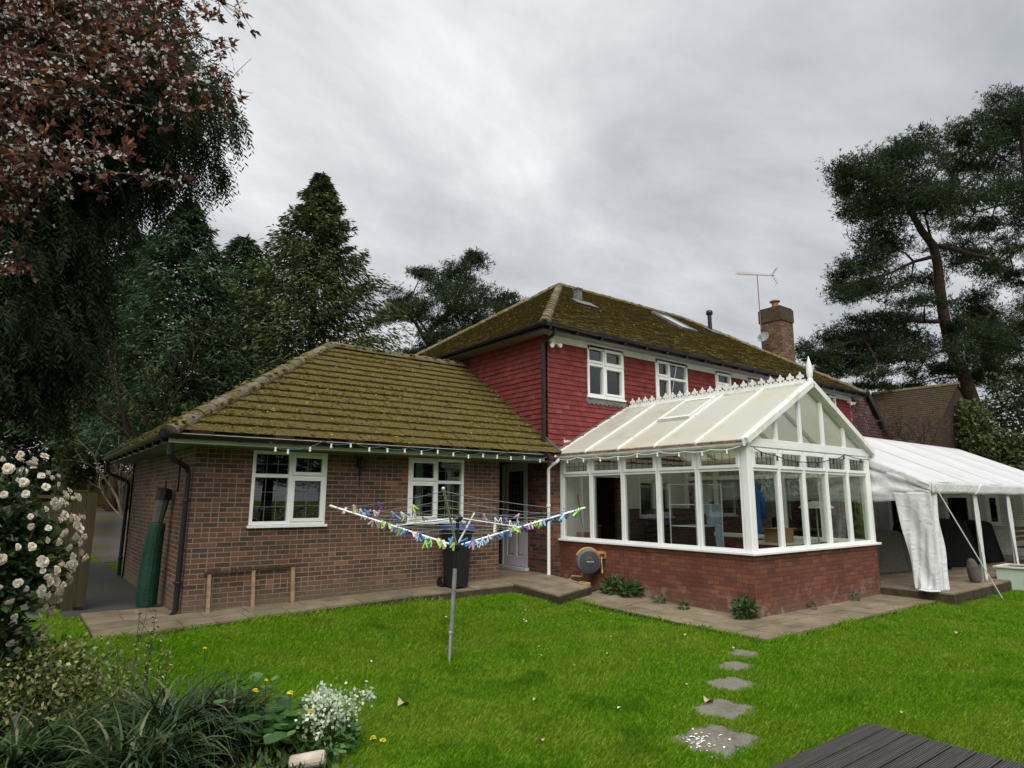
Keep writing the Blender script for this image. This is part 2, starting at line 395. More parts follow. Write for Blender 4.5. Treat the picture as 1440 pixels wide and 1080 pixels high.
M['bergenia'] = leaf_mat('broad_leaf', [(0,(.03,.09,.02)),(.5,(.06,.15,.03)),(1,(.12,.22,.06))], .4, .4, .2, 4)
M['white_flower'] = leaf_mat('white_green_flower', [(0,(.30,.42,.22)),(.3,(.52,.62,.42)),(.7,(.72,.78,.64)),(1,(.8,.84,.74))], .6, .2, .3, 5)
M['yellow_flower'] = leaf_mat('yellow_petal', [(0,(.82,.66,.02)),(1,(.88,.78,.08))], .6, .2, .25, 4)
M['weed'] = leaf_mat('weed_leaf', [(0,(.025,.055,.015)),(1,(.08,.14,.035))], .5, .3, .2, 4)
M['hedge_copper'] = leaf_mat('dry_beech_leaf', [(0,(.20,.075,.04)),(.5,(.32,.14,.075)),(1,(.42,.22,.12))], .7, .15, .25, 2)
M['hedge'] = leaf_mat('dark_hedge_leaf', [(0,(.010,.020,.008)),(.6,(.022,.040,.014)),(1,(.05,.075,.025))], .45, .4, .1, 1.5)
M['holly'] = leaf_mat('shiny_holly_leaf', [(0,(.014,.028,.010)),(.6,(.04,.06,.02)),(1,(.09,.11,.04))], .3, .5, .15, 1.5)
M['ivy'] = leaf_mat('ivy_leaf', [(0,(.03,.045,.012)),(.6,(.06,.085,.022)),(1,(.11,.13,.04))], .5, .3, .15, 1.5)
def grass_nodes(B, b):
    c = B.ramp(B.island(), [(0,(.068,.19,.003)),(.45,(.125,.30,.005)),(.85,(.20,.39,.010)),(1,(.36,.45,.08))])
    y = B.ramp(B.island(), [(0,(.11,.22,.006)),(.5,(.20,.34,.012)),(1,(.36,.42,.08))])
    d = B.ramp(B.island(), [(0,(.045,.14,.006)),(1,(.10,.24,.012))])
    c = B.mix(B.ramp(B.noise(.75, 4, .6), [(.44,(0,0,0)),(.62,(.9,.9,.9))]), c, y)
    c = B.mix(B.ramp(B.noise(1.7, 4, .65, dist=.6), [(.54,(0,0,0)),(.68,(.8,.8,.8))]), c, d)
    B.l(c, b.inputs['Base Color'])
    t = B.n('BsdfTranslucent'); B.l(c, t.inputs['Color']); mx = B.n('MixShader'); mx.inputs[0].default_value = .4
    B.l(b.outputs[0], mx.inputs[1]); B.l(t.outputs[0], mx.inputs[2]); B.l(mx.outputs[0], B.nt.nodes['Material Output'].inputs['Surface'])
M['grass'] = mat('grass_blade', rough=.6, spec=.12, nodes=grass_nodes)
M['log'] = mat('pale_cut_log', rough=.9, nodes=wn(9, (.38,.33,.25), (.58,.52,.42)))
M['petal'] = mat('fallen_white_petal', (.78,.75,.68), .7)
M['deadleaf'] = mat('dry_leaf', rough=.85, nodes=wn(20, (.38,.27,.16), (.55,.42,.28), 0))
def paving_nodes(B, b):
    c = B.ramp(B.noise(2.2, 5, .65), [(.3,(.13,.105,.07)),(.5,(.21,.17,.115)),(.72,(.29,.245,.17))])
    c = B.mix(.5, c, B.ramp(B.island(), [(0,(.36,.36,.36)),(1,(.62,.61,.58))]), 'OVERLAY')
    c = B.mix(B.ramp(B.noise(1.1, 4), [(.55,(0,0,0)),(.78,(.7,.7,.7))]), c, (.085,.085,.04))
    c = B.mix(.4, c, B.ramp(B.noise(70, 3), [(.3,(.3,.3,.3)),(.7,(.7,.7,.7))]), 'OVERLAY')
    B.l(c, b.inputs['Base Color']); B.bump(B.noise(35, 4, .7), b, .5, .008)
    B.l(B.ramp(B.noise(1.7, 3), [(.35,(.45,.45,.45)),(.65,(.85,.85,.85))]), b.inputs['Roughness'])
M['paving'] = mat('weathered_paving', spec=.35, nodes=paving_nodes)
M['stone'] = mat('grey_stepping_stone', rough=.9, nodes=lambda B, b: (B.l(B.mix(B.ramp(B.noise(5,4), [(.5,(0,0,0)),(.7,(.6,.6,.6))]), B.ramp(B.noise(45,4,.7), [(.3,(.12,.11,.09)),(.7,(.26,.24,.20))]), (.10,.095,.06)), b.inputs['Base Color']), B.bump(B.noise(50,4,.7), b, .6, .008)))
M['paving_edge'] = mat('damp_paving_edge', rough=.95, spec=.1, nodes=wn(8, (.035,.030,.02), (.085,.07,.045)))  # paving sides, darker brown than the slab tops
M['soil'] = mat('dark_soil', rough=1, spec=.05, nodes=wn(18, (.018,.013,.009), (.05,.036,.024), 1, .03))
def lawn_nodes(B, b):
    c = B.ramp(B.noise(.9, 4), [(.3,(.07,.14,.008)),(.5,(.11,.19,.010)),(.7,(.17,.20,.03))])
    c = B.mix(.6, c, B.ramp(B.noise(60, 4, .7), [(.3,(.25,.25,.25)),(.7,(.72,.72,.7))]), 'OVERLAY')
    B.l(c, b.inputs['Base Color']); B.bump(B.noise(90, 3, .7), b, 1, .03)
M['lawn'] = mat('lawn_ground', rough=1, spec=.05, nodes=lawn_nodes)
M['tarmac'] = mat('dark_tarmac', rough=.75, spec=.3, nodes=lambda B, b: (B.l(B.mix(B.ramp(B.noise(.8,4), [(.42,(0,0,0)),(.62,(.8,.8,.8))]), B.ramp(B.noise(90,3,.7), [(.3,(.035,.035,.036)),(.7,(.09,.09,.09))]), (.06,.065,.03)), b.inputs['Base Color']), B.bump(B.noise(120,2), b, .6, .008)))
M['drive'] = mat('wet_drive', rough=.35, spec=.45, nodes=lambda B, b: B.l(B.mix(B.ramp(B.noise(.35,4), [(.4,(0,0,0)),(.6,(1,1,1))]), B.ramp(B.noise(30,3,.7), [(.3,(.10,.10,.10)),(.7,(.17,.165,.155))]), (.13,.105,.06)), b.inputs['Base Color']))
M['litter'] = mat('leaf_litter', rough=1, spec=.05, nodes=lambda B, b: (B.l(B.ramp(B.noise(14,5,.75), [(.3,(.09,.045,.022)),(.5,(.22,.12,.06)),(.7,(.38,.25,.14))]), b.inputs['Base Color']), B.bump(B.noise(20,4,.7), b, 1, .05)))
def deck_nodes(B, b):
    p = B.sep(B.pos())
    v = B.combine(B.math('MULTIPLY', p[0], 1.0), B.math('MULTIPLY', p[1], 30.0), 0.0)
    c = B.ramp(B.noise(2.0, 5, .65, vec=v), [(.3,(.04,.039,.038)),(.55,(.072,.068,.062)),(.75,(.115,.105,.09))])
    c = B.mix(.5, c, B.ramp(B.island(), [(0,(.36,.36,.36)),(1,(.62,.62,.62))]), 'OVERLAY')
    c = B.mix(B.ramp(B.noise(3,4), [(.6,(0,0,0)),(.8,(.5,.5,.5))]), c, (.06,.07,.035))
    B.l(c, b.inputs['Base Color'])
M['deck'] = mat('grey_decking', rough=.7, spec=.3, nodes=deck_nodes)
def glass_mat(name, tint, refl=.04, rough=0.0):
    m = bpy.data.materials.new(name); m.use_nodes = True; nt = m.node_tree; nt.nodes.clear(); B = NB(nt)
    out = B.n('OutputMaterial'); t = B.n('BsdfTransparent'); t.inputs['Color'].default_value = (*tint, 1)
    g = B.n('BsdfGlossy'); g.inputs['Roughness'].default_value = rough; g.inputs['Color'].default_value = (.95,.97,.97,1)
    geo = B.n('NewGeometry'); dt = B.n('VectorMath', operation='DOT_PRODUCT'); B.l(geo.outputs['Incoming'], dt.inputs[0]); B.l(geo.outputs['Normal'], dt.inputs[1])
    k = B.math('POWER', B.math('SUBTRACT', 1.0, B.math('ABSOLUTE', dt.outputs['Value'])), 5.0)
    fac = B.math('MINIMUM', B.math('ADD', B.math('MULTIPLY', k, .9), .06+refl), 1.0)
    mx = B.n('MixShader'); B.l(fac, mx.inputs[0]); B.l(t.outputs[0], mx.inputs[1]); B.l(g.outputs[0], mx.inputs[2]); B.l(mx.outputs[0], out.inputs['Surface'])
    return m
M['glass'] = glass_mat('window_glass', (.80,.84,.82))
M['glass_green'] = glass_mat('greenish_conservatory_glass', (.84,.89,.85), .02)
def poly_nodes(stain):
    def nodes(B, b):
        c = B.ramp(B.noise(1.6, 5, .6), [(.35,(.84,.84,.78)),(.55,(.86,.85,.76)),(.78,stain)])
        sp = B.ramp(B.noise(12, 3, .6), [(.70,(0,0,0)),(.76,(.8,.8,.8))])
        c = B.mix(sp, c, (.16,.13,.08))
        B.l(c, b.inputs['Base Color'])
        t = B.n('BsdfTranslucent'); B.l(c, t.inputs['Color'])
        mx = B.n('MixShader'); mx.inputs[0].default_value = .55
        B.l(b.outputs[0], mx.inputs[1]); B.l(t.outputs[0], mx.inputs[2]); B.l(mx.outputs[0], B.nt.nodes['Material Output'].inputs['Surface'])
    return nodes
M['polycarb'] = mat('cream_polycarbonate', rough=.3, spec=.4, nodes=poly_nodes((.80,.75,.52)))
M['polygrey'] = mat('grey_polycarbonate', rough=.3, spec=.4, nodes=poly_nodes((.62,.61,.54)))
def canvas_nodes(B, b):
    c = B.ramp(B.noise(1.3, 4), [(.3,(.80,.81,.82)),(.7,(.87,.88,.89))])
    B.l(c, b.inputs['Base Color']); B.bump(B.noise(5, 4, .55, dist=1.6), b, .6, .05)
    t = B.n('BsdfTranslucent'); B.l(c, t.inputs['Color'])
    mx = B.n('MixShader'); mx.inputs[0].default_value = .3
    B.l(b.outputs[0], mx.inputs[1]); B.l(t.outputs[0], mx.inputs[2]); B.l(mx.outputs[0], B.nt.nodes['Material Output'].inputs['Surface'])
M['canvas'] = mat('white_canvas', rough=.5, spec=.3, nodes=canvas_nodes)
M['canvas_seam'] = mat('canvas_seam', rough=.6, nodes=wn(3, (.60,.61,.62), (.72,.73,.74), 0))
def cloth(name, c, k=.75): return mat(name, c, .9, .1, nodes=wn(9, tuple(v*k for v in c), c, .4, .01))
M['cloth_black'] = cloth('black_cover', (.014,.014,.016)); M['cloth_grey'] = cloth('grey_cover', (.12,.115,.10)); M['cloth_green'] = mat('dark_green_cover', rough=.55, spec=.3, nodes=wn(6, (.005,.030,.018), (.009,.055,.032), .5, .02))
M['cloth_blue'] = cloth('blue_cloth', (.02,.06,.17)); M['cloth_pale'] = cloth('pale_blue_cloth', (.32,.45,.60)); M['cloth_lt'] = cloth('pale_grey_cloth', (.42,.42,.42)); M['cloth_tan'] = cloth('tan_cloth', (.36,.24,.14))
M['bin'] = mat('black_bin_plastic', (.016,.017,.019), .45, .4); M['bin_lid'] = mat('blue_bin_lid', (.05,.08,.26), .5, .4)
M['reel_grey'] = mat('grey_reel_plastic', (.13,.14,.15), .5, .35); M['reel_dark'] = mat('dark_reel_plastic', (.045,.05,.055), .5, .35); M['reel_yellow'] = mat('orange_reel_plastic', (.55,.26,.05), .5, .35)
M['hose'] = mat('yellow_hose', (.45,.32,.12), .6); M['logo'] = mat('pale_logo', (.4,.4,.4), .6)
M['mint'] = mat('pale_green_paint', rough=.6, nodes=wn(5, (.42,.52,.44), (.52,.62,.53), 0))
M['door_grey'] = mat('grey_white_door', rough=.45, nodes=wn(2, (.50,.51,.52), (.6,.61,.62), 0))
M['bulb'] = mat('white_bulb', (.8,.8,.78), .25, .5); M['cable_green'] = mat('green_cable', (.03,.10,.075), .6); M['cable_black'] = mat('black_cable', (.012,.012,.012), .6)
M['cardboard'] = mat('brown_cardboard', (.30,.19,.10), .9); M['grey_plastic'] = mat('mid_grey_plastic', (.25,.26,.27), .5)
for n_, c_ in dict(blue=(.05,.24,.55), sky=(.30,.52,.72), lime=(.38,.62,.12), violet=(.16,.08,.30), pink=(.66,.46,.60), cream=(.72,.70,.60)).items():
    M['peg_'+n_] = mat(n_+'_peg_plastic', c_, .45, .4)

# ------------------------------------------------------------------ tile fields
def clip_poly(poly, region):
    """Sutherland-Hodgman: poly clipped to a convex ccw region"""
    out = poly
    n = len(region)
    for i in range(n):
        a, b = region[i], region[(i+1) % n]; ex, ey = b[0]-a[0], b[1]-a[1]
        inp, out = out, []
        if not inp: return []
        for j in range(len(inp)):
            p, q = inp[j], inp[(j+1) % len(inp)]
            dp = ex*(p[1]-a[1]) - ey*(p[0]-a[0]); dq = ex*(q[1]-a[1]) - ey*(q[0]-a[0])
            if dp >= 0: out.append(p)
            if (dp >= 0) != (dq >= 0):
                t = dp/(dp-dq); out.append((p[0]+t*(q[0]-p[0]), p[1]+t*(q[1]-p[1])))
    return out
def sub_rect(rects, h):
    res = []
    for (a, b, c, d) in rects:
        ha, hb, hc, hd = h
        if ha >= b or hb <= a or hc >= d or hd <= c: res.append((a, b, c, d)); continue
        if a < ha: res.append((a, ha, c, d))
        if hb < b: res.append((hb, b, c, d))
        m0, m1 = max(a, ha), min(b, hb)
        if c < hc: res.append((m0, m1, c, hc))
        if hd < d: res.append((m0, m1, hd, d))
    return res
def tile_field(mb, O, U, S, region, w, g, thick, jit, gap=.004, holes=(), stagger=True, tail=.25, rnd=None, wave=0, base_mi=None):
    rnd = rnd or random.Random(3)
    O = np.array(O, float); U = np.array(U, float); S = np.array(S, float); Nn = np.cross(U, S)
    us = [p[0] for p in region]; ss = [p[1] for p in region]
    s0 = min(ss); i = 0
    if base_mi is None: base_mi = 0
    while s0 + i*g < max(ss) - .01:
        a_s = s0+i*g; b_s = a_s+g; off = (w/2 if (stagger and i % 2) else 0) + (rnd.uniform(-.01,.01))
        cj = rnd.uniform(-jit, jit)*.6
        k = int(math.floor((min(us)-off)/w))
        while k*w+off < max(us):
            u0 = k*w+off; k += 1
            rects = [(u0, u0+w-gap, a_s, b_s)]
            for h in holes: rects = sub_rect(rects, h)
            j0, j1, js = rnd.uniform(-jit, jit), rnd.uniform(-jit, jit), rnd.uniform(-jit, jit)*.8
            for (ra, rb, sa, sb) in rects:
                low = sa <= a_s+1e-6
                poly = clip_poly([(ra, sa+(js if low else 0)), (rb, sa+(js if low else 0)), (rb, sb), (ra, sb)], region)
                if len(poly) < 3: continue
                P = []; low_i = []
                for (pu, ps) in poly:
                    f = (ps-a_s)/g; h = thick*(1-f*(1-tail)) + cj + j0 + (j1-j0)*(pu-u0)/w
                    P.append(O + U*pu + S*ps + Nn*h)
                n = len(P); F = [tuple(range(n))]
                for q in range(n):
                    r = (q+1) % n
                    if low and abs(poly[q][1]-(a_s+js)) < 1e-5 and abs(poly[r][1]-(a_s+js)) < 1e-5:
                        P.append(P[r] - Nn*(thick+.01)); P.append(P[q] - Nn*(thick+.01)); F.append((q, len(P)-1, len(P)-2, r))
                mb.add(P, F, base_mi)
        i += 1
def plane_poly(mb, O, U, S, region, h=-.012, mi=0):
    O = np.array(O, float); U = np.array(U, float); S = np.array(S, float); Nn = np.cross(U, S)
    P = [O+U*a+S*b+Nn*h for a, b in region]; mb.add(P, [tuple(range(len(P)))], mi)
def moss_lumps(mb, O, U, S, region, n, g, thick, rmin, rmax, mi, seed):
    r = random.Random(seed); O = np.array(O, float); U = np.array(U, float); S = np.array(S, float); Nn = np.cross(U, S)
    us = [p[0] for p in region]; ss = [p[1] for p in region]; c = 0; tries = 0
    while c < n and tries < n*8:
        tries += 1
        u = r.uniform(min(us), max(us)); s = r.uniform(min(ss), max(ss))
        if r.random() < .6: s = min(ss)+round((s-min(ss))/g)*g + r.uniform(-.02, .07)
        if r.random() > .35+.65*(.5+.5*math.sin(u*1.7+s*.8)*math.cos(s*2.1-u*.9)): continue
        inside = all((region[(i+1)%len(region)][0]-region[i][0])*(s-region[i][1])-(region[(i+1)%len(region)][1]-region[i][1])*(u-region[i][0]) > 0 for i in range(len(region)))
        if not inside: continue
        c += 1; R = r.uniform(rmin, rmax)*(1 if r.random() < .85 else 1.5); hh = R*r.uniform(.35, .7); f = ((s-min(ss)) % g)/g
        ctr = O+U*u+S*s+Nn*(thick*(1-f*.75)); P = []; m = 6; ph = r.uniform(0, 6)
        for q in range(m):
            a = ph+2*PI*q/m; rr = R*r.uniform(.7, 1.25); P.append(ctr+U*math.cos(a)*rr+S*math.sin(a)*rr*.8 - Nn*.006)
        for q in range(m):
            a = ph+.4+2*PI*q/m; rr = R*r.uniform(.4, .7); P.append(ctr+U*math.cos(a)*rr+S*math.sin(a)*rr*.8+Nn*hh*r.uniform(.6, .9))
        P.append(ctr+Nn*hh)
        F = [(q, (q+1)%m, m+(q+1)%m, m+q) for q in range(m)] + [(m+q, m+(q+1)%m, 2*m) for q in range(m)]
        mb.add(P, F, mi)
def ridge_run(mb, p, q, r=.11, seg=.36, up=(0,0,1), seed=1, mi=0, lump=None):
    rd = random.Random(seed); p = np.array(p, float); q = np.array(q, float); L = np.linalg.norm(q-p); d = (q-p)/L
    n = max(1, int(L/seg)); up = np.array(up, float); x = np.cross(d, up); x /= np.linalg.norm(x); y = np.cross(x, d)
    for i in range(n):
        a = p+d*(i*L/n); b = p+d*((i+1)*L/n+.03); P = []; m = 8
        for c, rr in ((a, r*1.06+rd.uniform(-.008,.008)), (b, r*.94)):
            jx, jy = rd.uniform(-.008, .008), rd.uniform(-.008, .010)
            for k in range(m+1):
                t = PI*(k/m)*1.1-.05*PI; P.append(c+x*(math.cos(t)*rr+jx)+y*(math.sin(t)*rr*.85-.03+jy))
        F = [(k, k+1, m+2+k, m+1+k) for k in range(m)] + [tuple(range(m, -1, -1)), tuple(range(m+1, 2*m+2))]
        mb.add(P, F, mi)

# transforms (u, d, z): d = distance out from the wall
def front(y0): return lambda u, d, z: (u, y0-d, z)
def leftw(x0): return lambda u, d, z: (x0-d, u, z)
def wall_holes(mb, u0, u1, z0, z1, th, holes, mi=0):
    rects = [(u0, u1, z0, z1)]
    for h in holes: rects = sub_rect(rects, h)
    for a, b, c, d in rects: mb.box((a, -th, c), (b, 0, d), mi)

def window(parent, T, u0, u1, z0, z1, cells, label=None, fr=.055, lead=None, leadm='lead', proud=.0, sill=True, inset=.05, name='window', glass='glass', sash=True):
    """outer frame with mullions; cells: (u0,u1,z0,z1 in 0..1, opens?)"""
    W_, H_ = u1-u0, z1-z0
    f = MB(T); dep = -.09
    f.box((u0, dep, z0), (u0+fr, proud, z1)); f.box((u1-fr, dep, z0), (u1, proud, z1))
    f.box((u0+fr, dep, z0), (u1-fr, proud, z0+fr)); f.box((u0+fr, dep, z1-fr), (u1-fr, proud, z1))
    us = sorted({round(c[0], 4) for c in cells if c[0] > .001}); zs = sorted({round(c[2], 4) for c in cells if c[2] > .001})
    mw_ = .06
    for a in us: f.box((u0+W_*a-mw_/2, dep, z0+fr), (u0+W_*a+mw_/2, proud-.003, z1-fr))
    edges = [0]+us+[1]
    for b in zs:
        for i in range(len(edges)-1):
            a0 = u0+fr if i == 0 else u0+W_*edges[i]+mw_/2; a1 = u1-fr if i == len(edges)-2 else u0+W_*edges[i+1]-mw_/2
            f.box((a0, dep, z0+H_*b-mw_/2), (a1, proud-.006, z0+H_*b+mw_/2))
    rects = []
    for c in cells:
        a0 = u0+fr if c[0] < .001 else u0+W_*c[0]+mw_/2; a1 = u1-fr if c[1] > .999 else u0+W_*c[1]-mw_/2
        b0 = z0+fr if c[2] < .001 else z0+H_*c[2]+mw_/2; b1 = z1-fr if c[3] > .999 else z0+H_*c[3]-mw_/2
        if c[4]:
            s_ = .055
            p2 = proud+.018
            A0, A1, B0, B1 = a0-.012, a1+.012, b0-.012, b1+.012
            f.box((A0, -.03, B0), (A0+s_, p2, B1)); f.box((A1-s_, -.03, B0), (A1, p2, B1))
            f.box((A0+s_, -.03, B0), (A1-s_, p2, B0+s_)); f.box((A0+s_, -.03, B1-s_), (A1-s_, p2, B1))
            a0, a1, b0, b1 = A0+s_, A1-s_, B0+s_, B1-s_
        rects.append((a0, a1, b0, b1))
    w = f.build(name, M['upvc'], parent, bevel=.005)
    if label: w['label'] = label
    g = MB(T); lm = MB(T)
    for (a0, a1, b0, b1) in rects:
        g.add([(a0-.004, -.035, b0-.004), (a1+.004, -.035, b0-.004), (a1+.004, -.035, b1+.004), (a0-.004, -.035, b1+.004)], [(0,1,2,3)])
        if lead:
            nu = max(2, round((a1-a0)/lead[0])); nz = max(1, round((b1-b0)/lead[1])); t = .0035
            for i in range(1, nu): x = a0+(a1-a0)*i/nu; lm.box((x-t, -.036, b0), (x+t, -.031, b1))
            for i in range(1, nz): z = b0+(b1-b0)*i/nz; lm.box((a0, -.0355, z-t), (a1, -.0315, z+t))
    g.build('pane', M[glass], w)
    if lead: lm.build('lead_grid', M[leadm], w)
    if sill:
        s = MB(T); s.box((u0-.03, .0, z0-.045), (u1+.03, .06, z0-.002)); s.build('sill', M['upvc'], w, bevel=.006)
    return w

# ------------------------------------------------------------------ ground
def sstep(a, b, x): t = np.clip((x-a)/(b-a), 0, 1); return t*t*(3-2*t)
def gh(x, y):
    x = np.asarray(x, float); y = np.asarray(y, float)
    z = -.27 + 0*x
    z = z + .15*sstep(7.2, 5.2, x)*sstep(-3.6, -1.1, y)
    z = z + .02*np.sin(x*.9+.3)*np.cos(y*.8) * sstep(-9, -6, y)
    back = sstep(.5, 2.0, y)*sstep(1.5, .3, x)
    z = z*(1-back) + back*(-.13)
    z = z + 1.28*sstep(7, 33, y)*(1 - .0*x)
    return z
def sheet(name, xs, ys, dz, m, parent=None, kind='structure', fn=None, noise=0, mask=None):
    X, Y = np.meshgrid(xs, ys, indexing='ij'); Z = (fn or gh)(X, Y)+dz + (rng.normal(size=X.shape)*noise if noise else 0)
    V = np.stack([X, Y, Z], -1).reshape(-1, 3); n, k = len(xs), len(ys)
    i, j = np.meshgrid(np.arange(n-1), np.arange(k-1), indexing='ij'); a = (i*k+j).ravel()
    F = np.stack([a, a+k, a+k+1, a+1], 1)
    if mask is not None:
        cx = V[F].mean(1); F = F[mask(cx[:, 0], cx[:, 1])]
    o = fast(name, V, F, m, parent, smooth=True)
    if kind: o['kind'] = kind
    return o
xs = np.concatenate([np.array([-400,-150,-60,-25,-12]), np.arange(-8, 16, .4), np.array([16,18,21,26,35,60,150,400])])
ys = np.concatenate([np.array([-400,-150,-60,-30,-18]), np.arange(-13, 12, .4), np.arange(12, 40, 2), np.array([40,60,150,400])])
sheet('ground', xs, ys, 0, M['lawn'])
sheet('path', np.linspace(-1.35, 0.0, 8), np.arange(1.15, 10.2, .5), .012, M['tarmac'])
sheet('driveway', np.linspace(-1.0, 9, 12), np.arange(10.0, 30, 1.), .014, M['drive'], mask=lambda x, y: (x > -0.2 + .0*y - (y-10)*.12))
sheet('leaf_strip', np.linspace(-8, 12, 24), np.arange(27, 34, .5), .03, M['litter'], noise=.03, mask=lambda x, y: (y > 30.2-x*.65) & (y < 34.5-x*.65))
# kerb between the drive and the grass patch
kb = MB()
for i in range(14):
    y = 7.2+i*.8; x = -.95+.0*i+ .12*math.sin(i*.5) - max(0, (y-10))*.07
    kb.box((x-.06, y, float(gh(x, y))-.1), (x+.06, y+.79, float(gh(x, y))+.07))
o = kb.build('kerb', M['concrete']); o['kind'] = 'structure'

def slab_fill(mb, corners, nu, nv, top_th=.05, gap=.012, jit=.004, seed=1, inset=.0):
    """bilinear patch split into slabs; corners p00,p10,p11,p01 (x,y,z)"""
    rd = random.Random(seed); p00, p10, p11, p01 = [np.array(p, float) for p in corners]
    def P(u, v): return (p00*(1-u)+p10*u)*(1-v)+(p01*(1-u)+p11*u)*v
    Lu = np.linalg.norm(p10-p00); Lv = np.linalg.norm(p01-p00)
    for j in range(nv):
        cuts = [0.0]; step = 1/nu; x = rd.uniform(.4, 1)*step
        while x < 1-.3*step: cuts.append(x); x += step*rd.choice((.7, 1, 1, 1.3))
        cuts.append(1.0)
        for i in range(len(cuts)-1):
            u0, u1, v0, v1 = cuts[i]+gap/2/Lu, cuts[i+1]-gap/2/Lu, j/nv+gap/2/Lv, (j+1)/nv-gap/2/Lv
            dz = np.array([0,0,1.0])*rd.uniform(-jit, jit)
            q = [P(u0,v0)+dz, P(u1,v0)+dz, P(u1,v1)+dz, P(u0,v1)+dz]
            dn = np.array([0,0,-top_th])
            mb.add(q+[a+dn for a in q], [(0,1,2,3),(7,6,5,4),(0,4,5,1),(1,5,6,2),(2,6,7,3),(3,7,4,0)])
def slab_bed(mb, pts, depth, mi=0):
    P = [np.array(p, float)-np.array([0,0,.03]) for p in pts]; n = len(P)
    Q = [p-np.array([0,0,depth]) for p in P]
    mb.add(P+Q, [tuple(range(n))]+[(i, n+i, n+(i+1)%n, (i+1)%n) for i in range(n)], mi)
pv = MB()
A = [(-1.15,-1.02,-.06),(3.1,-.62,.0),(3.1,.0,.03),(-1.15,.0,-.05)]
slab_fill(pv, A, 7, 2, seed=2); slab_bed(pv, A, .3, 1)
B_ = [(3.1,-.62,.0),(5.72,-.62,.03),(5.72,.0,.06),(3.1,.0,.03)]
slab_fill(pv, B_, 4, 1, seed=3); slab_bed(pv, B_, .3, 1)
C_ = [(5.72,-.62,.03),(5.55,-2.05,.0),(6.75,-1.6,.02),(7.08,.0,.08)]
C_ = [(5.55,-2.05,.0),(6.8,-1.6,.02),(7.08,.0,.08),(5.72,.0,.06)]
slab_fill(pv, C_, 2, 3, seed=4); slab_bed(pv, C_, .3, 1)
D_ = [(-1.15,.0,-.05),(-.02,.0,-.05),(-.02,1.2,-.07),(-1.15,1.2,-.07)]
slab_fill(pv, D_, 2, 2, seed=5); slab_bed(pv, D_, .3, 1)
E_ = [(5.78,.01,.06),(7.08,.01,.08),(7.08,2.2,.08),(5.78,2.2,.06)]
slab_fill(pv, E_, 2, 3, seed=6); slab_bed(pv, E_, .3, 1)
o = pv.build('patio', [M['paving'], M['paving_edge']]); o['kind'] = 'structure'
pv = MB()
q = [(6.15,-5.60,-.21),(12.1,-5.66,-.21),(12.0,-1.0,-.21),(7.5,-1.0,-.14),(6.1,-1.75,-.14)]
slab_fill(pv, [q[0],q[1],(12.1,-4.55,-.21),(6.14,-4.55,-.21)], 8, 2, seed=7)
slab_fill(pv, [(6.14,-4.55,-.21),(7.5,-4.55,-.21),(7.5,-1.2,-.14),(6.1,-1.75,-.14)], 2, 5, seed=8)
slab_bed(pv, q, .25, 1)
o = pv.build('conservatory_patio', [M['paving'], M['soil']]); o['kind'] = 'structure'
pv = MB()
q = [(11.83,-5.95,-.05),(23.0,-5.95,-.05),(23.0,-.07,-.05),(11.91,-.07,-.05)]
slab_fill(pv, q, 14, 8, seed=9); slab_bed(pv, q, .35, 1)
o = pv.build('marquee_patio', [M['paving'], M['paving_edge']]); o['kind'] = 'structure'

# ------------------------------------------------------------------ side extension (bungalow wing)
WL, WW, WH, OV, ZE, WT, MX = 5.77, 6.55, 2.42, .46, 2.55, .674, 7.08
wing = empty('side_extension', (0,0,0), 'single storey brown brick extension with mossy hipped roof and two white windows', 'extension')
w = MB(front(0))
wall_holes(w, 0, WL, -.35, WH, .25, [(.85,2.09,1.22,WH-.005),(3.66,4.90,1.22,WH-.005)])
w.T = leftw(0); wall_holes(w, .25, WW, -.35, WH, .25, [])
w.T = None
w.box((0,WW-.25,-.35),(MX,WW,WH)) ; w.v = w.v
w.box((WL-.25,.25,-.35),(WL,2.3,WH)); w.box((WL,2.05,-.35),(MX-.02,2.3,WH))
w.build('wall', M['brick'], wing)
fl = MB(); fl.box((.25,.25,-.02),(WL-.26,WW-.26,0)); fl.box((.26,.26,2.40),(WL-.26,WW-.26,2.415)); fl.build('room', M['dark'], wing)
CW4 = [(0,.5,0,.66,False),(0,.5,.66,1,False),(.5,1,0,.66,True),(.5,1,.66,1,True)]
CW4b = [(0,.5,0,.62,True),(0,.5,.62,1,True),(.5,1,0,.62,False),(.5,1,.62,1,False)]
window(wing, front(0), .85, 2.09, 1.22, WH-.012, CW4, lead=(.19,.2), leadm='lead_light', label='white window with leaded panes near the left corner', inset=.03)
window(wing, front(0), 3.66, 4.90, 1.22, WH-.012, CW4b, lead=(.19,.2), leadm='lead_light', label='white window with narrow left casements behind the rotary dryer')
# net curtain and things seen on the sill inside the second window
c = MB(); c.box((4.0,.32,1.25),(4.12,.36,2.38)); c.box((3.72,.32,1.25),(3.86,.36,2.38)); c.build('curtain', M['cloth_lt'], wing)
sl = math.sqrt(1+WT*WT); Sf = np.array([0, 1/sl, WT/sl]); D = WW+2*OV; Ls = D/2*sl; ZR = ZE+.03+D/2*WT
ov = MB()
reg_f = [(0,0),(MX+OV,0),(MX+OV,Ls),(D/2,Ls)]
Of = (-OV,-OV,ZE+.03)
tile_field(ov, Of, (1,0,0), Sf, reg_f, .30, .295, .052, .006, gap=.006, stagger=False, rnd=random.Random(21)); plane_poly(ov, Of, (1,0,0), Sf, reg_f)
moss_lumps(ov, Of, (1,0,0), Sf, reg_f, 4200, .295, .052, .010, .034, 1, 4)
Ol = (-OV, WW+OV, ZE+.03); Sl = np.array([1/sl, 0, WT/sl]); reg_l = [(0,0),(D,0),(D/2,Ls)]
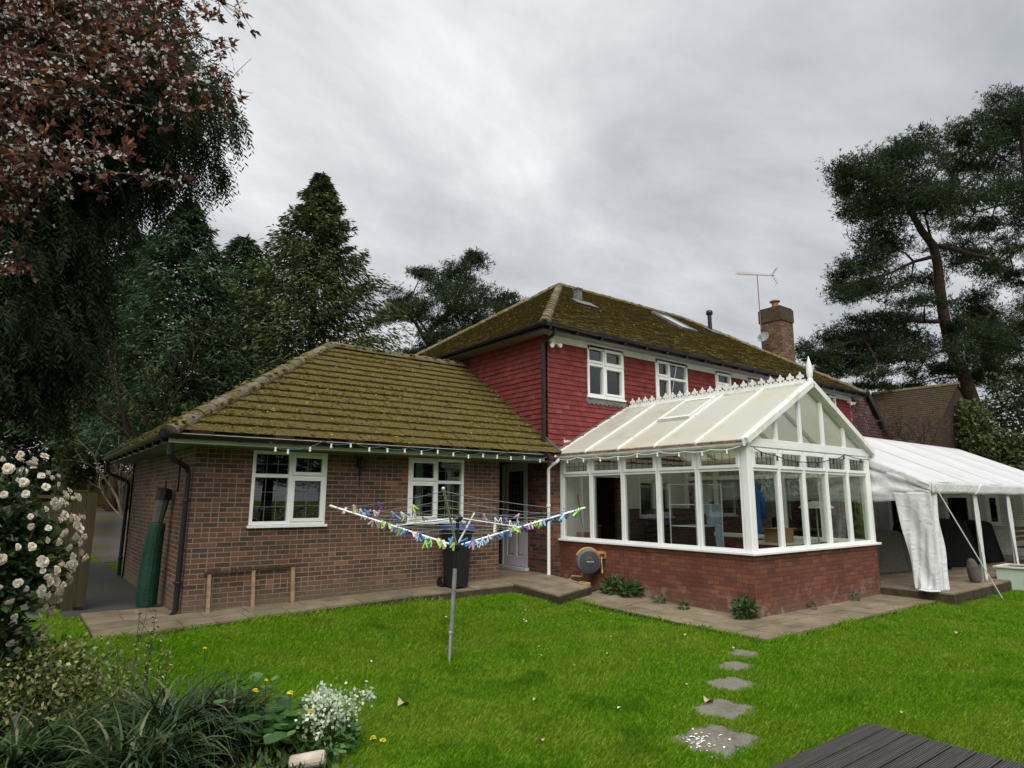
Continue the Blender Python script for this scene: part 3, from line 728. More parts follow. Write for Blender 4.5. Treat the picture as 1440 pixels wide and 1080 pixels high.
tile_field(ov, Ol, (0,-1,0), Sl, reg_l, .30, .295, .052, .006, gap=.006, stagger=False, rnd=random.Random(22)); plane_poly(ov, Ol, (0,-1,0), Sl, reg_l)
moss_lumps(ov, Ol, (0,-1,0), Sl, reg_l, 900, .295, .045, .015, .05, 1, 5)
Ob = (MX+OV, WW+OV, ZE+.03); Sb = np.array([0,-1/sl,WT/sl]); reg_b = [(0,0),(MX+2*OV,0),(MX+2*OV-D/2,Ls),(0,Ls)]
plane_poly(ov, Ob, (-1,0,0), Sb, reg_b, .02)
ov.build('roof', [M['tile_wing'], M['moss']], wing)
rg = MB(); ap = (D/2-OV, D/2-OV, ZR+.03)
ridge_run(rg, (-OV-.02,-OV-.02,ZE+.05), ap, .135, .34, seed=3); ridge_run(rg, (-OV-.02,WW+OV+.02,ZE+.05), ap, .135, .34, seed=4); ridge_run(rg, ap, (MX,D/2-OV,ZR+.03), .135, .34, seed=5)
rnd = random.Random(8)
for (p, q, n_) in (((-OV,-OV,ZE+.1), ap, 240), (ap, (MX,D/2-OV,ZR+.08), 220)):
    for _ in range(n_):
        t = rnd.random(); b = np.array(p)*(1-t)+np.array(q)*t + np.array([rnd.uniform(-.14,.14), rnd.uniform(-.14,.14), .06])
        r_ = rnd.uniform(.015,.05); rg.lathe(b-np.array([0,0,.05]), [(r_,0),(r_*.95,r_*.4),(r_*.5,r_*.8)], 6, 1)
rg.build('ridge_tile', [M['ridge'], M['moss']], wing)
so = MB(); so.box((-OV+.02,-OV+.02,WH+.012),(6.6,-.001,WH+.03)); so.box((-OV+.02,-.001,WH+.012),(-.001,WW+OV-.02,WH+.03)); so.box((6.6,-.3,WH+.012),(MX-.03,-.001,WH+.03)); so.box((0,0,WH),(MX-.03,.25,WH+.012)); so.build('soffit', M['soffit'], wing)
fa = MB(); fa.box((-OV-.001,-OV-.005,WH+.008),(6.6,-OV+.018,ZE+.02)); fa.build('fascia', M['fascia'], wing)
fa = MB(); fa.box((-OV-.006,-OV+.02,WH+.008),(-OV+.017,WW+OV,ZE+.02)); fa.build('fascia', M['black_pvc'], wing)
def gutter(parent, p, q, out, r=.058, m='black_pvc', brk=.8, rafters=0):
    """half round gutter from p to q; out = outward direction"""
    g = MB(); p = np.array(p, float); q = np.array(q, float); out = np.array(out, float); d = (q-p)/np.linalg.norm(q-p); up = np.array([0,0,1.0])
    n = 8; P = []
    for c in (p, q):
        for rr in (r, r-.006):
            for k in range(n+1):
                t = PI+PI*k/n; P.append(c + out*math.cos(t)*rr + up*math.sin(t)*rr)
    m_ = n+1; F = []
    for k in range(n):
        F += [(k, k+1, 2*m_+k+1, 2*m_+k), (m_+k, 3*m_+k, 3*m_+k+1, m_+k+1), (k, m_+k, m_+k+1, k+1), (2*m_+k, 2*m_+k+1, 3*m_+k+1, 3*m_+k)]
    F += [(0, 2*m_, 3*m_, m_), (n, m_+n, 3*m_+n, 2*m_+n)]
    g.add(P, F); 
    for c in (p+d*.002, q-d*.002): g.lathe(c-d*.002, [(r,0),(r,.004)], 16, axis=d)
    o = g.build('gutter', M[m], parent)
    L = np.linalg.norm(q-p); k = int(L/brk)
    for i in range(k+1):
        b = MB(); c = p+d*(.15+i*(L-.3)/max(1,k)); side = d
        P = []
        for s_ in (-.018,.018):
            for j in range(n+1):
                t = PI+PI*j/n; P.append(c+d*s_ + out*math.cos(t)*(r+.007)+up*math.sin(t)*(r+.007))
        b.add(P, [(j, j+1, m_+j+1, m_+j) for j in range(n)])
        if rafters: b.box(c+np.array([-.03,-.02,-.12]) if abs(d[0])>.5 else c+np.array([-.01,-.03,-.11]), c+np.array([.03,.05,-.045]) if abs(d[0])>.5 else c+np.array([.08,.03,-.045]))
        b.build('gutter_bracket', M[m], o)
    return o
gutter(wing, (-OV-.06,-OV-.078,ZE), (6.57,-OV-.078,ZE), (0,-1,0), r=.07)
gutter(wing, (-OV-.078,-OV-.06,ZE), (-OV-.078,WW+OV,ZE), (-1,0,0), r=.07, brk=.75, rafters=1)
def downpipe(parent, pts, r=.036, m='black_pvc', clips=(), name='downpipe', foot=None):
    d = MB(); d.tube(pts, r, 10)
    for c in clips:
        c = np.array(c, float); d.lathe(c-np.array([0,0,.025]), [(r+.008,0),(r+.012,.01),(r+.012,.04),(r+.008,.05)], 10)
    return d.build(name, M[m], parent, smooth=False)
dp = downpipe(wing, [(-.42,-.40,ZE-.05),(-.42,-.40,2.27),(-.36,-.33,2.2),(-.10,.02,2.10),(-.07,.06,2.02),(-.07,.06,.02),(-.12,.0,-.04)], .04, clips=[(-.07,.06,1.6),(-.07,.06,.4)])
dp['label'] = 'black downpipe beside the front corner'
dp = downpipe(wing, [(-.50,WW+OV-.15,ZE-.05),(-.50,WW+OV-.15,2.25),(-.42,WW+OV-.25,2.17),(-.12,WW-.05,2.02),(-.08,WW-.10,1.94),(-.08,WW-.10,-.08)], .04, clips=[(-.08,WW-.1,1.4),(-.08,WW-.1,.3)])
dp['label'] = 'black downpipe at the rear end of the side wall'
ww = MB(); ww.box((-.025,1.05,1.75),(-.003,1.08,2.3)); ww.lathe((0,2.95,0),[(.01,0),(.01,.01)]) if False else None
ww.build('cable_conduit', M['black_pvc'], wing)
lb = MB(front(0)); lb.box((2.62,.0,2.18),(2.76,.09,2.33)); lb.box((2.66,.0,2.05),(2.70,.05,2.18)); lb.box((2.678,.0,1.86),(2.692,.02,2.05)); lb.box((2.64,.09,2.2),(2.74,.13,2.31)); lb.build('wall_lamp', M['black_pvc'], wing, bevel=.008)
flash = MB()
P0 = np.array([MX-.012,-OV,ZE+.05]); P1 = np.array([MX-.012, D/2-OV, ZR+.02])
flash.bar(P0, P1, .02, .12); flash.build('lead_flashing', M['lead_flash'], wing)

# ------------------------------------------------------------------ main house
YM, MR, H2, OV2, ZE2, D2, T2 = -.0, 21.67, 5.17, .38, 5.45, 8.93, .6735
house = empty('brick_house', (MX,0,0), 'two storey house with red hung tiles above brick and a mossy tiled roof', 'house')
MY1 = D2-OV2-OV2
w = MB(front(YM))
dwin = []
wall_holes(w, MX, MR, -.35, 2.55, .25, [(8.55,9.55,.1,2.15),(10.05,11.2,.55,2.1)])
w.T = leftw(MX)
wall_holes(w, .25, MY1, -.35, 2.55, .25, [(.69,1.66,.14,2.46)])
w.T = None; w.box((MX+.25,MY1-.25,-.35),(MR,MY1,5.3)); w.box((MR-.25,.25,-.35),(MR,MY1-.25,5.3))
w.build('brick_wall', M['brick_dark'], house)
UW = [(8.32,9.57,4.05,5.40),(10.79,12.12,4.04,5.36),(13.41,14.17,4.36,5.36),(15.05,17.0,4.04,5.36),(19.05,20.5,4.04,5.36)]
bk = MB(front(YM)); wall_holes(bk, MX+.03, MR-.03, 2.551, 5.30, .2, [(a,b,c,min(d,5.301)) for a,b,c,d in UW])
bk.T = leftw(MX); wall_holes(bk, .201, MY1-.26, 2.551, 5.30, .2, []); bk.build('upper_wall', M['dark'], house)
th = MB()
holes = [(a-MX-.0, b-MX+.0, c-2.5-.06, 9) for a,b,c,d in UW]
tile_field(th, (MX,YM-.012,2.5), (1,0,0), (0,0,1), [(0,0),(MR-MX,0),(MR-MX,2.82),(0,2.82)], .166, .116, .026, .004, gap=.003, holes=holes, rnd=random.Random(31))
tile_field(th, (MX-.012,MY1,2.5), (0,-1,0), (0,0,1), [(0,0),(MY1,0),(MY1,2.95),(0,2.95)], .166, .116, .026, .004, gap=.003, rnd=random.Random(32))
th.build('hung_tiling', M['tile_red'], house)
# brown tiled gable shoulder beyond the red tiles, with its black verge
tb = MB(); reg = [(0,0),(4.1,0),(2.75,1.48+2.0),(1.28,3.03),(0,3.03)]
reg = [(0,0),(4.05,0),(1.25,3.03),(0,3.03)]
tile_field(tb, (MR+.01,YM-.012,2.5), (1,0,0), (0,0,1), reg, .166, .116, .021, .002, gap=.003, rnd=random.Random(33)); tb.build('gable_shoulder', M['tile_purple'], house)
bb = MB(); bb.bar((MR+1.1,YM-.1,5.68),(MR+4.2,YM-.1,2.38), .2, .16, up=(0,-1,0)); bb.build('verge_board', M['black_pvc'], house)
for i, (a,b,c,d) in enumerate(UW):
    if i == 0: cells = [(0,.44,0,.68,False),(0,.44,.68,1,False),(.44,1,0,.62,True),(.44,1,.62,1,True)]
    elif i == 1: cells = [(0,.42,0,.62,True),(0,.42,.62,1,True),(.42,1,0,.62,False),(.42,1,.62,1,False)]
    elif i == 2: cells = [(0,1,0,.58,True),(0,1,.58,1,True)]
    elif i == 3: cells = [(0,.3,0,1,False),(.3,.68,0,1,False),(.68,1,0,.62,True),(.68,1,.62,1,True)]
    else: cells = [(0,.33,0,.62,True),(0,.33,.62,1,True),(.33,.66,0,.62,False),(.33,.66,.62,1,False),(.66,1,0,.62,True),(.66,1,.62,1,True)]
    window(house, front(YM-.02), a, b, c, min(d,5.29), cells, proud=.035, fr=.06, label=['upper window nearest the house corner','second upper window from the house corner','narrow upper window with one column of panes','wide upper window behind the roof cresting','farthest upper window past the gable finial'][i])
for (a,b,c,d) in UW[:1]:
    lf = MB(front(YM)); lf.box((a-.05,.005,c-.17),(b+.05,.05,c-.048))
    for k in range(9): u = a-.03+k*(b-a+.06)/9; lf.prism([(u,.052,c-.17),(u+.075,.052,c-.225),(u+.14,.052,c-.17)],(0,0,.004)) if False else lf.box((u+.03,.006,c-.20),(u+.10,.055,c-.168))
    lf.build('lead_apron', M['lead_flash'], house)
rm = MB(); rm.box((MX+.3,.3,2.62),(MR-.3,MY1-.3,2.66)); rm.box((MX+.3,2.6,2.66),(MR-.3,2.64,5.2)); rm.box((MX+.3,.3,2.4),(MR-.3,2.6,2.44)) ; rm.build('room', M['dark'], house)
# eaves
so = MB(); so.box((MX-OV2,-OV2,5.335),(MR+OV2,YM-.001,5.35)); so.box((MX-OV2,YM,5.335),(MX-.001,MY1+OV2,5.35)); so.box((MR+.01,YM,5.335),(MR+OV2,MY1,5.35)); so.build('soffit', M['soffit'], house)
fa = MB(); fa.box((MX-OV2-.004,-OV2-.02,5.325),(MR+OV2,-OV2+.0,ZE2+.03)); fa.build('fascia', M['black_pvc'], house)
fr_ = MB(front(YM)); fr_.box((MX+.02,.03,5.19),(MR,.055,5.334)); fr_.build('frieze_board', M['fascia'], house)
fa = MB(); fa.box((MX-OV2-.02,-OV2+.001,5.325),(MX-OV2,MY1+OV2,ZE2+.03)); fa.build('fascia', M['black_pvc'], house)
gutter(house, (MX-OV2-.06,-OV2-.092,ZE2), (MR+OV2,-OV2-.092,ZE2), (0,-1,0), r=.068, rafters=1)
gutter(house, (MX-OV2-.092,-OV2-.06,ZE2), (MX-OV2-.092,MY1+OV2,ZE2), (-1,0,0), r=.068)
sl2 = math.sqrt(1+T2*T2); L2 = D2/2*sl2; x0r, x1r = MX-OV2, MR+OV2; ZR2 = ZE2+.03+D2/2*T2
rf = MB(); Of2 = (x0r,-OV2,ZE2+.03); Sf2 = np.array([0,1/sl2,T2/sl2]); LX = x1r-x0r
reg = [(0,0),(LX,0),(LX-D2/2,L2),(D2/2,L2)]
tile_field(rf, Of2, (1,0,0), Sf2, reg, .24, .155, .040, .008, gap=.005, rnd=random.Random(41)); plane_poly(rf, Of2, (1,0,0), Sf2, reg)
moss_lumps(rf, Of2, (1,0,0), Sf2, reg, 1500, .155, .03, .012, .032, 1, 6)
reg = [(0,0),(D2,0),(D2/2,L2)]; Ol2 = (x0r,-OV2+D2,ZE2+.03); Sl2 = np.array([1/sl2,0,T2/sl2])
tile_field(rf, Ol2, (0,-1,0), Sl2, reg, .24, .155, .040, .008, gap=.005, rnd=random.Random(42)); plane_poly(rf, Ol2, (0,-1,0), Sl2, reg)
moss_lumps(rf, Ol2, (0,-1,0), Sl2, reg, 700, .155, .03, .012, .032, 1, 7)
Or2 = (x1r,-OV2,ZE2+.03); Sr2 = np.array([-1/sl2,0,T2/sl2]); plane_poly(rf, Or2, (0,1,0), Sr2, reg, .02)
Ob2 = (x1r,-OV2+D2,ZE2+.03); Sb2 = np.array([0,-1/sl2,T2/sl2]); plane_poly(rf, Ob2, (-1,0,0), Sb2, [(0,0),(LX,0),(LX-D2/2,L2),(D2/2,L2)], .02)
rf.build('roof', [M['tile_main'], M['moss']], house)
rg = MB(); a1 = (x0r+D2/2, D2/2-OV2, ZR2+.02); a2 = (x1r-D2/2, D2/2-OV2, ZR2+.02)
ridge_run(rg, (x0r,-OV2,ZE2+.05), a1, .12, .36, seed=6); ridge_run(rg, (x0r,D2-OV2,ZE2+.05), a1, .12, .36, seed=7); ridge_run(rg, a1, a2, .12, .36, seed=8); ridge_run(rg, (x1r,-OV2,ZE2+.05), a2, .12, .36, seed=9)
rg.build('ridge_tile', M['ridge'], house)
def on_front(x, y, dz=0): return np.array([x, y, ZE2+.03+T2*(y+OV2)+dz])
NF = unit(np.array([0,-T2,1.0]))
def roof_quad(mb, x0, x1, y0, y1, h0, h1, mi=0):
    P = []
    for h in (h0, h1):
        for (x, y) in ((x0,y0),(x1,y0),(x1,y1),(x0,y1)): P.append(on_front(x, y)+NF*h)
    mb.add(P, [(0,3,2,1),(4,5,6,7),(0,1,5,4),(1,2,6,5),(2,3,7,6),(3,0,4,7)], mi)
sk = MB(); X0, X1, Y0, Y1 = 15.0, 15.85, 2.25, 3.55
for (a,b,c,d) in ((X0,X0+.07,Y0,Y1),(X1-.07,X1,Y0,Y1),(X0+.07,X1-.07,Y0,Y0+.07),(X0+.07,X1-.07,Y1-.07,Y1)): roof_quad(sk, a, b, c, d, -.02, .10)
s_ = sk.build('skylight', M['lead_flash'], house)
g = MB(); roof_quad(g, X0+.07, X1-.07, Y0+.07, Y1-.07, .05, .075); g.build('pane', mat('skylight_glass', (.5,.53,.56), .08, .8), s_)
vp = MB(); p = on_front(18.2, 3.35); vp.lathe(p, [(.08,-.1),(.075,.55),(.075,.60),(.12,.62),(.13,.70),(.10,.78),(.03,.8)], 12); roof_quad(vp, 17.95, 18.6, 3.0, 3.6, .03, .05, 1); vp.build('soil_vent_pipe', [M['black_pvc'], M['lead_flash']], house)
vp = MB(); p = on_front(10.42, 2.45); vp.box(p+np.array([-.09,-.09,-.1]), p+np.array([.09,.09,.36])); vp.box(p+np.array([-.11,-.11,.36]), p+np.array([.11,.11,.40])); roof_quad(vp, 10.1, 10.9, 2.1, 2.42, .045, .06); vp.build('roof_vent', M['lead_flash'], house)
ch = MB(); CX, CY = 22.15, 2.88
ch.box((CX-.46,CY-.46,-.2),(CX+.46,CY+.46,8.84)); c_ = ch.build('chimney', M['chimney'], house)
q = MB(); q.box((CX-.50,CY-.50,8.84),(CX+.50,CY+.50,9.38)); q.box((CX-.46,CY-.46,9.38),(CX+.46,CY+.46,9.45)); q.build('chimney_cap', M['bark'], c_)
q = MB(); q.lathe((CX,CY,9.45), [(.17,0),(.16,.12),(.13,.14),(.13,.30)], 14); q.lathe((CX,CY,9.79),[(.04,-.12),(.04,-.1),(.21,-.02),(.20,.03),(.03,.1)],14)
for k in range(4): a=k*PI/2; q.box((CX+.11*math.cos(a)-.01,CY+.11*math.sin(a)-.01,9.7),(CX+.11*math.cos(a)+.01,CY+.11*math.sin(a)+.01,9.81))
q.build('chimney_pot', M['rust_metal'], c_)
downpipe(house, [(MX-.12,-.42,ZE2-.03),(MX-.12,-.42,5.32),(MX-.1,-.36,5.25),(MX-.16,-.07,5.12),(MX-.16,-.06,5.02),(MX-.16,-.06,2.72)], .04, clips=[(MX-.16,-.06,4.5),(MX-.16,-.06,3.4)])
# back door inside the porch recess
T = leftw(MX); d = MB(T); u0, u1, z0, z1 = .69, 1.66, .14, 2.46
d.box((u0,-.1,z0),(u0+.06,.0,z1)); d.box((u1-.06,-.1,z0),(u1,.0,z1)); d.box((u0+.06,-.1,z1-.06),(u1-.06,.0,z1))
d.box((u0+.06,-.07,z0),(u1-.06,-.02,z0+.22)); d.box((u0+.06,-.07,z0+.22),(u0+.18,-.02,z1-.06)); d.box((u1-.18,-.07,z0+.22),(u1-.06,-.02,z1-.06))
d.box((u0+.18,-.07,z1-.18),(u1-.18,-.02,z1-.06)); d.box((u0+.18,-.07,z0+.82),(u1-.18,-.02,z0+.98)); um = (u0+u1)/2; d.box((um-.05,-.07,z0+.22),(um+.05,-.02,z0+.82))
d.box((u0-.04,-.1,z0-.07),(u1+.04,.10,z0-.003))
for a in (u0+.18, um+.05): d.box((a+.04,-.06,z0+.27),(a+.185,-.035,z0+.77)); d.box((a,-.065,z0+.22),(a+.23,-.055,z0+.82))
do = d.build('back_door', M['door_grey'], house, bevel=.008); do['label'] = 'pale panelled door with leaded upper glass in the recess'
g = MB(T); g.add([(u0+.17,-.045,z0+.97),(u1-.17,-.045,z0+.97),(u1-.17,-.045,z1-.17),(u0+.17,-.045,z1-.17)],[(0,1,2,3)]); g.build('pane', M['glass'], do)
g = MB(T)
for k in range(1,5): x=u0+.18+(u1-u0-.36)*k/5; g.box((x-.004,-.05,z0+.98),(x+.004,-.04,z1-.18))
for k in range(1,7): z=z0+.98+(z1-z0-1.16)*k/7; g.box((u0+.18,-.0495,z-.004),(u1-.18,-.0405,z+.004))
g.build('lead_grid', M['lead_light'], do)
h = MB(T); h.tube([(u0+.12,-.02,1.2),(u0+.12,.05,1.2),(u0+.24,.05,1.2)],.011,6); h.build('handle', M['steel'], do)
for xx, lab in ((7.20,'pair of white floodlights under the eave at the near corner'),(21.45,'pair of white floodlights under the eave at the far end')):
    f = MB(); f.box((xx-.06,-.10,5.10),(xx+.06,-.02,5.24))
    for s_, dz in ((-1,-.03),(1,0)):
        f.tube([(xx,-.1,5.14),(xx+s_*.1,-.16,5.12)],.018,6); f.lathe((xx+s_*.10,-.13,5.10+dz),[(.02,0),(.045,.03),(.052,.08),(.045,.10)],12,axis=(s_*.35,-1,-.35))
    o = f.build('floodlight', M['upvc'], house); o['label'] = lab

# seen through the conservatory: the house wall is plastered there
pl = MB(front(YM)); wall_holes(pl, 7.6, 11.8, -.1, 2.62, .0, [(8.55,9.55,.1,2.15),(10.05,11.2,.55,2.1)]) if False else None
pl = MB(front(YM))
for (a,b,c,d) in sub_rect(sub_rect([(7.55,11.85,.0,3.0)], (8.55,9.55,-1,2.15)), (10.05,11.2,.55,2.1)): pl.box((a,.004,c),(b,.03,d))
pl.build('plaster', M['plaster_grey'], house)
window(house, front(YM), 10.05, 11.2, .57, 2.1, [(0,.5,0,1,False),(.5,1,0,1,False)], sill=True, label='inner window onto the conservatory')
kc = MB(); kc.box((8.3,1.2,.0),(9.9,1.8,.95)); kc.build('kitchen_unit', M['cloth_tan'], house)
kc = MB(); kc.box((8.3,1.15,.951),(9.9,1.8,1.0)); kc.build('worktop', M['plaster'], house)

# ------------------------------------------------------------------ conservatory
C0, C1, CYF, CZ, ZS, ZT, ZH, ZEC, ZRC = 7.44, 11.89, -4.66, -.21, .755, 2.17, 2.53, 2.62, 3.785
CM = (C0+C1)/2
cons = empty('conservatory', (C0,CYF,CZ), 'white framed conservatory on a red brick dwarf wall with cream roof panels', 'conservatory')
w = MB(); t_ = .22
w.box((C0,CYF,CZ-.1),(C1,CYF+t_,ZS)); w.box((C0,CYF+t_,CZ-.1),(C0+t_,-.001,ZS)); w.box((C1-t_,CYF+t_,CZ-.1),(C1,-.001,ZS))
w.box((C0-.012,CYF-.012,ZS-.085),(C1+.012,CYF,ZS-.004)); w.box((C0-.012,CYF,ZS-.085),(C0,-.002,ZS-.004)); w.box((C1,CYF,ZS-.085),(C1+.012,-.002,ZS-.004))
w.build('dwarf_wall', M['brick_red'], cons)
fl = MB(); fl.box((C0+t_,CYF+t_,-.0),(C1-t_,-.01,.05)); fl.build('floor', M['cloth_tan'], cons)
s = MB()
s.box((C0-.07,CYF-.07,ZS),(C1+.07,CYF+t_,ZS+.045)); s.box((C0-.07,CYF+t_,ZS),(C0+t_,-.002,ZS+.045)); s.box((C1-t_,CYF+t_,ZS),(C1+.07,-.002,ZS+.045)); s.build('sill', M['upvc'], cons, bevel=.01)
ZB = ZS+.045
for a, b in (((C0,CYF,ZB),(C0+.13,CYF+.13,ZH)),((C1-.13,CYF,ZB),(C1,CYF+.13,ZH)),((C0,-.07,ZB),(C0+.1,-.002,ZH)),((C1-.1,-.07,ZB),(C1,-.002,ZH))):
    pst = MB(); pst.box(a, b); pst.build('corner_post', M['upvc'], cons, bevel=.012)
rl = MB()
rl.box((C0-.01,CYF-.01,ZH),(C1+.01,CYF+.12,ZEC)); rl.box((C0-.01,CYF+.12,ZH),(C0+.12,-.002,ZEC)); rl.box((C1-.12,CYF+.12,ZH),(C1+.01,-.002,ZEC)); rl.build('eaves_beam', M['upvc'], cons, bevel=.006)
def cons_side(T, u0, u1, n, glass='glass', leads=None, od=1):
    wd = (u1-u0)/n
    for i in range(n):
        a, b = u0+i*wd, u0+(i+1)*wd
        cells = [(0,1,0,.785,False),(0,1,.785,1,True)]
        window(cons, T, a+.004, b-.004, ZB+.002, ZH-.002, cells, fr=.045, sill=False, glass=glass, proud=-.01, inset=.03)
        # leaded top light
        lm = MB(T); z0 = ZB+(ZH-ZB)*.785+.07; z1 = ZH-.09; A, B2 = a+.09, b-.09; t = .003
        for k in range(1,5): x = A+(B2-A)*k/5; lm.box((x-t,-.033,z0),(x+t,-.026,z1))
        zc = (z0+z1)/2; lm.box((A,-.0325,zc-t),(B2,-.0265,zc+t)); lm.build('lead_grid', M['lead'], cons)
cons_side(leftw(C0), CYF+.13, -.07, 5)
cons_side(front(CYF), C0+.13, C1-.13, 5, 'glass_green')
cons_side(lambda u, d, z: (C1+d, u, z), CYF+.13, -.07, 5)
# gable
gb = MB(front(CYF)); rise = (ZRC-ZEC)/(C1-CM)
def zr(x): return ZRC-abs(x-CM)*rise
ms = [C0+.13+(C1-C0-.26)*k/5 for k in range(1,5)]
gb.bar((C0-.09,-.06,zr(C0-.09)+.0),(CM,-.06,ZRC),.11,.09,up=(0,0,1)); gb.bar((C1+.09,-.06,zr(C1+.09)),(CM,-.06,ZRC),.11,.09,up=(0,0,1))
gb.bar((C0+.1,-.03,ZEC+.03),(C1-.1,-.03,ZEC+.03),.07,.06)
for x in ms: gb.bar((x,-.035,ZEC+.06),(x,-.035,zr(x)-.06),.075,.06,up=(0,1,0))
for a, b in zip([C0+.3]+ms, ms+[C1-.3]):
    pass
gb.build('gable_frame', M['upvc'], cons, bevel=.006)
gg = MB(front(CYF)); gg.add([(C0+.05,-.05,ZEC+.02),(C1-.05,-.05,ZEC+.02),(CM,-.05,ZRC-.02)],[(0,1,2)]); gg.build('gable_glass', M['glass_green'], cons)
bg = MB(); bg.bar((C0-.1,CYF-.05,zr(C0-.1)+.04),(CM+.01,CYF-.05,ZRC+.045),.1,.11); bg.bar((C1+.1,CYF-.05,zr(C1+.1)+.04),(CM-.01,CYF-.05,ZRC+.045),.1,.11); bg.build('barge_board', M['upvc_old'], cons, bevel=.008)
# roof
yb = [-.02-(-CYF-.02)*k/5*1.0 for k in range(6)]; yb[-1] = CYF+.0
for side in (-1, 1):
    ex = CM+side*(C1-CM+.10); ez = zr(ex)+.055; rx, rz = CM+side*.05, ZRC+.03
    dirv = np.array([rx-ex,0,rz-ez]); Ln = np.linalg.norm(dirv); dirv /= Ln; nn = np.array([-dirv[2]*(-side)*-1,0,abs(dirv[0])]); nn = np.array([side*dirv[2],0,abs(dirv[0])])
    bars = MB(); 
    for k, y in enumerate(yb):
        p = np.array([ex,y,ez]); q = np.array([rx,y,rz]); bars.bar(p+nn*.012, q+nn*.012, .048, .045, up=nn); bars.bar(p+nn*.04, q+nn*.04, .034, .02, up=nn)
        bars.bar(p-nn*.05, q-nn*.05, .05, .06, up=nn)
        bars.lathe(p+nn*.01, [(.035,-.02),(.04,.0),(.03,.03)], 8, axis=nn)
    bars.build('roof_bar', M['upvc_old'], cons, bevel=.004)
    for k in range(5):
        y0, y1 = yb[k]-.032, yb[k+1]+.032
        def pt(s_, y, h): return np.array([ex,y,ez])+dirv*Ln*s_+nn*h
        pm = MB(); P = [pt(s_, y, h) for h in (-.01,.012) for (s_, y) in ((0,y0),(1,y0),(1,y1),(0,y1))]
        pm.add(P, [(0,3,2,1),(4,5,6,7),(0,1,5,4),(1,2,6,5),(2,3,7,6),(3,0,4,7)])
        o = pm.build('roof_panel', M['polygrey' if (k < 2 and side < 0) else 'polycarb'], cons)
        if side < 0 and k == 2:
            v = MB(); c0, c1 = .52, .95; ya, yb2 = y0-.03, y1+.03
            for (s0,s1,a,b) in ((c0,c0+.035,ya,yb2),(c1-.035,c1,ya,yb2),(c0+.035,c1-.035,ya,ya-.05),(c0+.035,c1-.035,yb2+.05,yb2)):
                P = [pt(s_, y, h) for h in (.013,.075) for (s_, y) in ((s0,a),(s1,a),(s1,b),(s0,b))]
                v.add(P, [(0,3,2,1),(4,5,6,7),(0,1,5,4),(1,2,6,5),(2,3,7,6),(3,0,4,7)])
            ro = v.build('roof_vent', M['upvc_old'], cons)
            v = MB(); v.add([pt(c0+.03,ya-.04,.06),pt(c1-.03,ya-.04,.06),pt(c1-.03,yb2+.04,.06),pt(c0+.03,yb2+.04,.06)],[(0,1,2,3)]); v.build('vent_panel', M['polycarb'], ro)
    e_ = MB(); p = np.array([ex,yb[0],ez]); q = np.array([ex,yb[-1],ez]); e_.bar(p-dirv*.012-nn*.01, q-dirv*.012-nn*.01, .03, .045, up=nn); e_.build('eaves_trim', M['rust'], cons)
    gutter(cons, (ex+side*.03,-.03,ez-.06), (ex+side*.03,CYF-.04,ez-.06), (side,0,0), r=.055, m='upvc_old')
rd = MB(); rd.bar((CM,-.015,ZRC+.05),(CM,CYF-.08,ZRC+.05),.16,.05); rd.bar((CM,-.015,ZRC+.085),(CM,CYF-.08,ZRC+.085),.09,.03); rd.build('ridge_beam', M['upvc_old'], cons, bevel=.008)
cr = MB(); nC = 22; stp = (-CYF-.18)/nC
for i in range(nC):
    y = -.12-i*stp; b = ZRC+.10
    cr.box((CM-.012,y-stp,b-.01),(CM+.012,y-.001,b+.045))
    yc = y-stp/2; k = stp/.21*1.0
    shape = [(-.022,.045),(-.022,.085),(-.06,.075),(-.082,.10),(-.07,.135),(-.04,.14),(-.022,.165),(0,.205),(.022,.165),(.04,.14),(.07,.135),(.082,.10),(.06,.075),(.022,.085),(.022,.045)]
    cr.prism([(CM-.011, yc+a*k, b+h) for a, h in shape], (.022,0,0))
    cr.prism([(CM-.0105, yc+stp/2+a, b+h) for a, h in ((-.05,.045),(-.03,.07),(0,.08),(.03,.07),(.05,.045))] , (.021,0,0)) if i else None
cr.build('ridge_cresting', M['upvc_old'], cons)
fn = MB(); fn.lathe((CM,CYF-.03,ZRC+.06), [(.055,0),(.055,.06),(.04,.09),(.05,.12),(.06,.2),(.055,.30),(.035,.40),(.015,.48),(.004,.52)], 14); fn.build('finial', M['upvc'], cons, smooth=False)
downpipe(cons, [(7.28,-.16,2.50),(7.22,-.16,2.45),(7.05,-.15,2.36),(6.99,-.14,2.28),(6.98,-.14,.06)], .036, 'upvc', clips=[(6.98,-.14,1.5)])
fs = MB(); fs.bar((C0-.12,-.02,zr(C0-.1)+.10),(CM,-.02,ZRC+.10),.03,.10); fs.bar((C1+.12,-.02,zr(C1+.1)+.10),(CM,-.02,ZRC+.10),.03,.10); fs.build('lead_flashing', M['lead_flash'], cons)

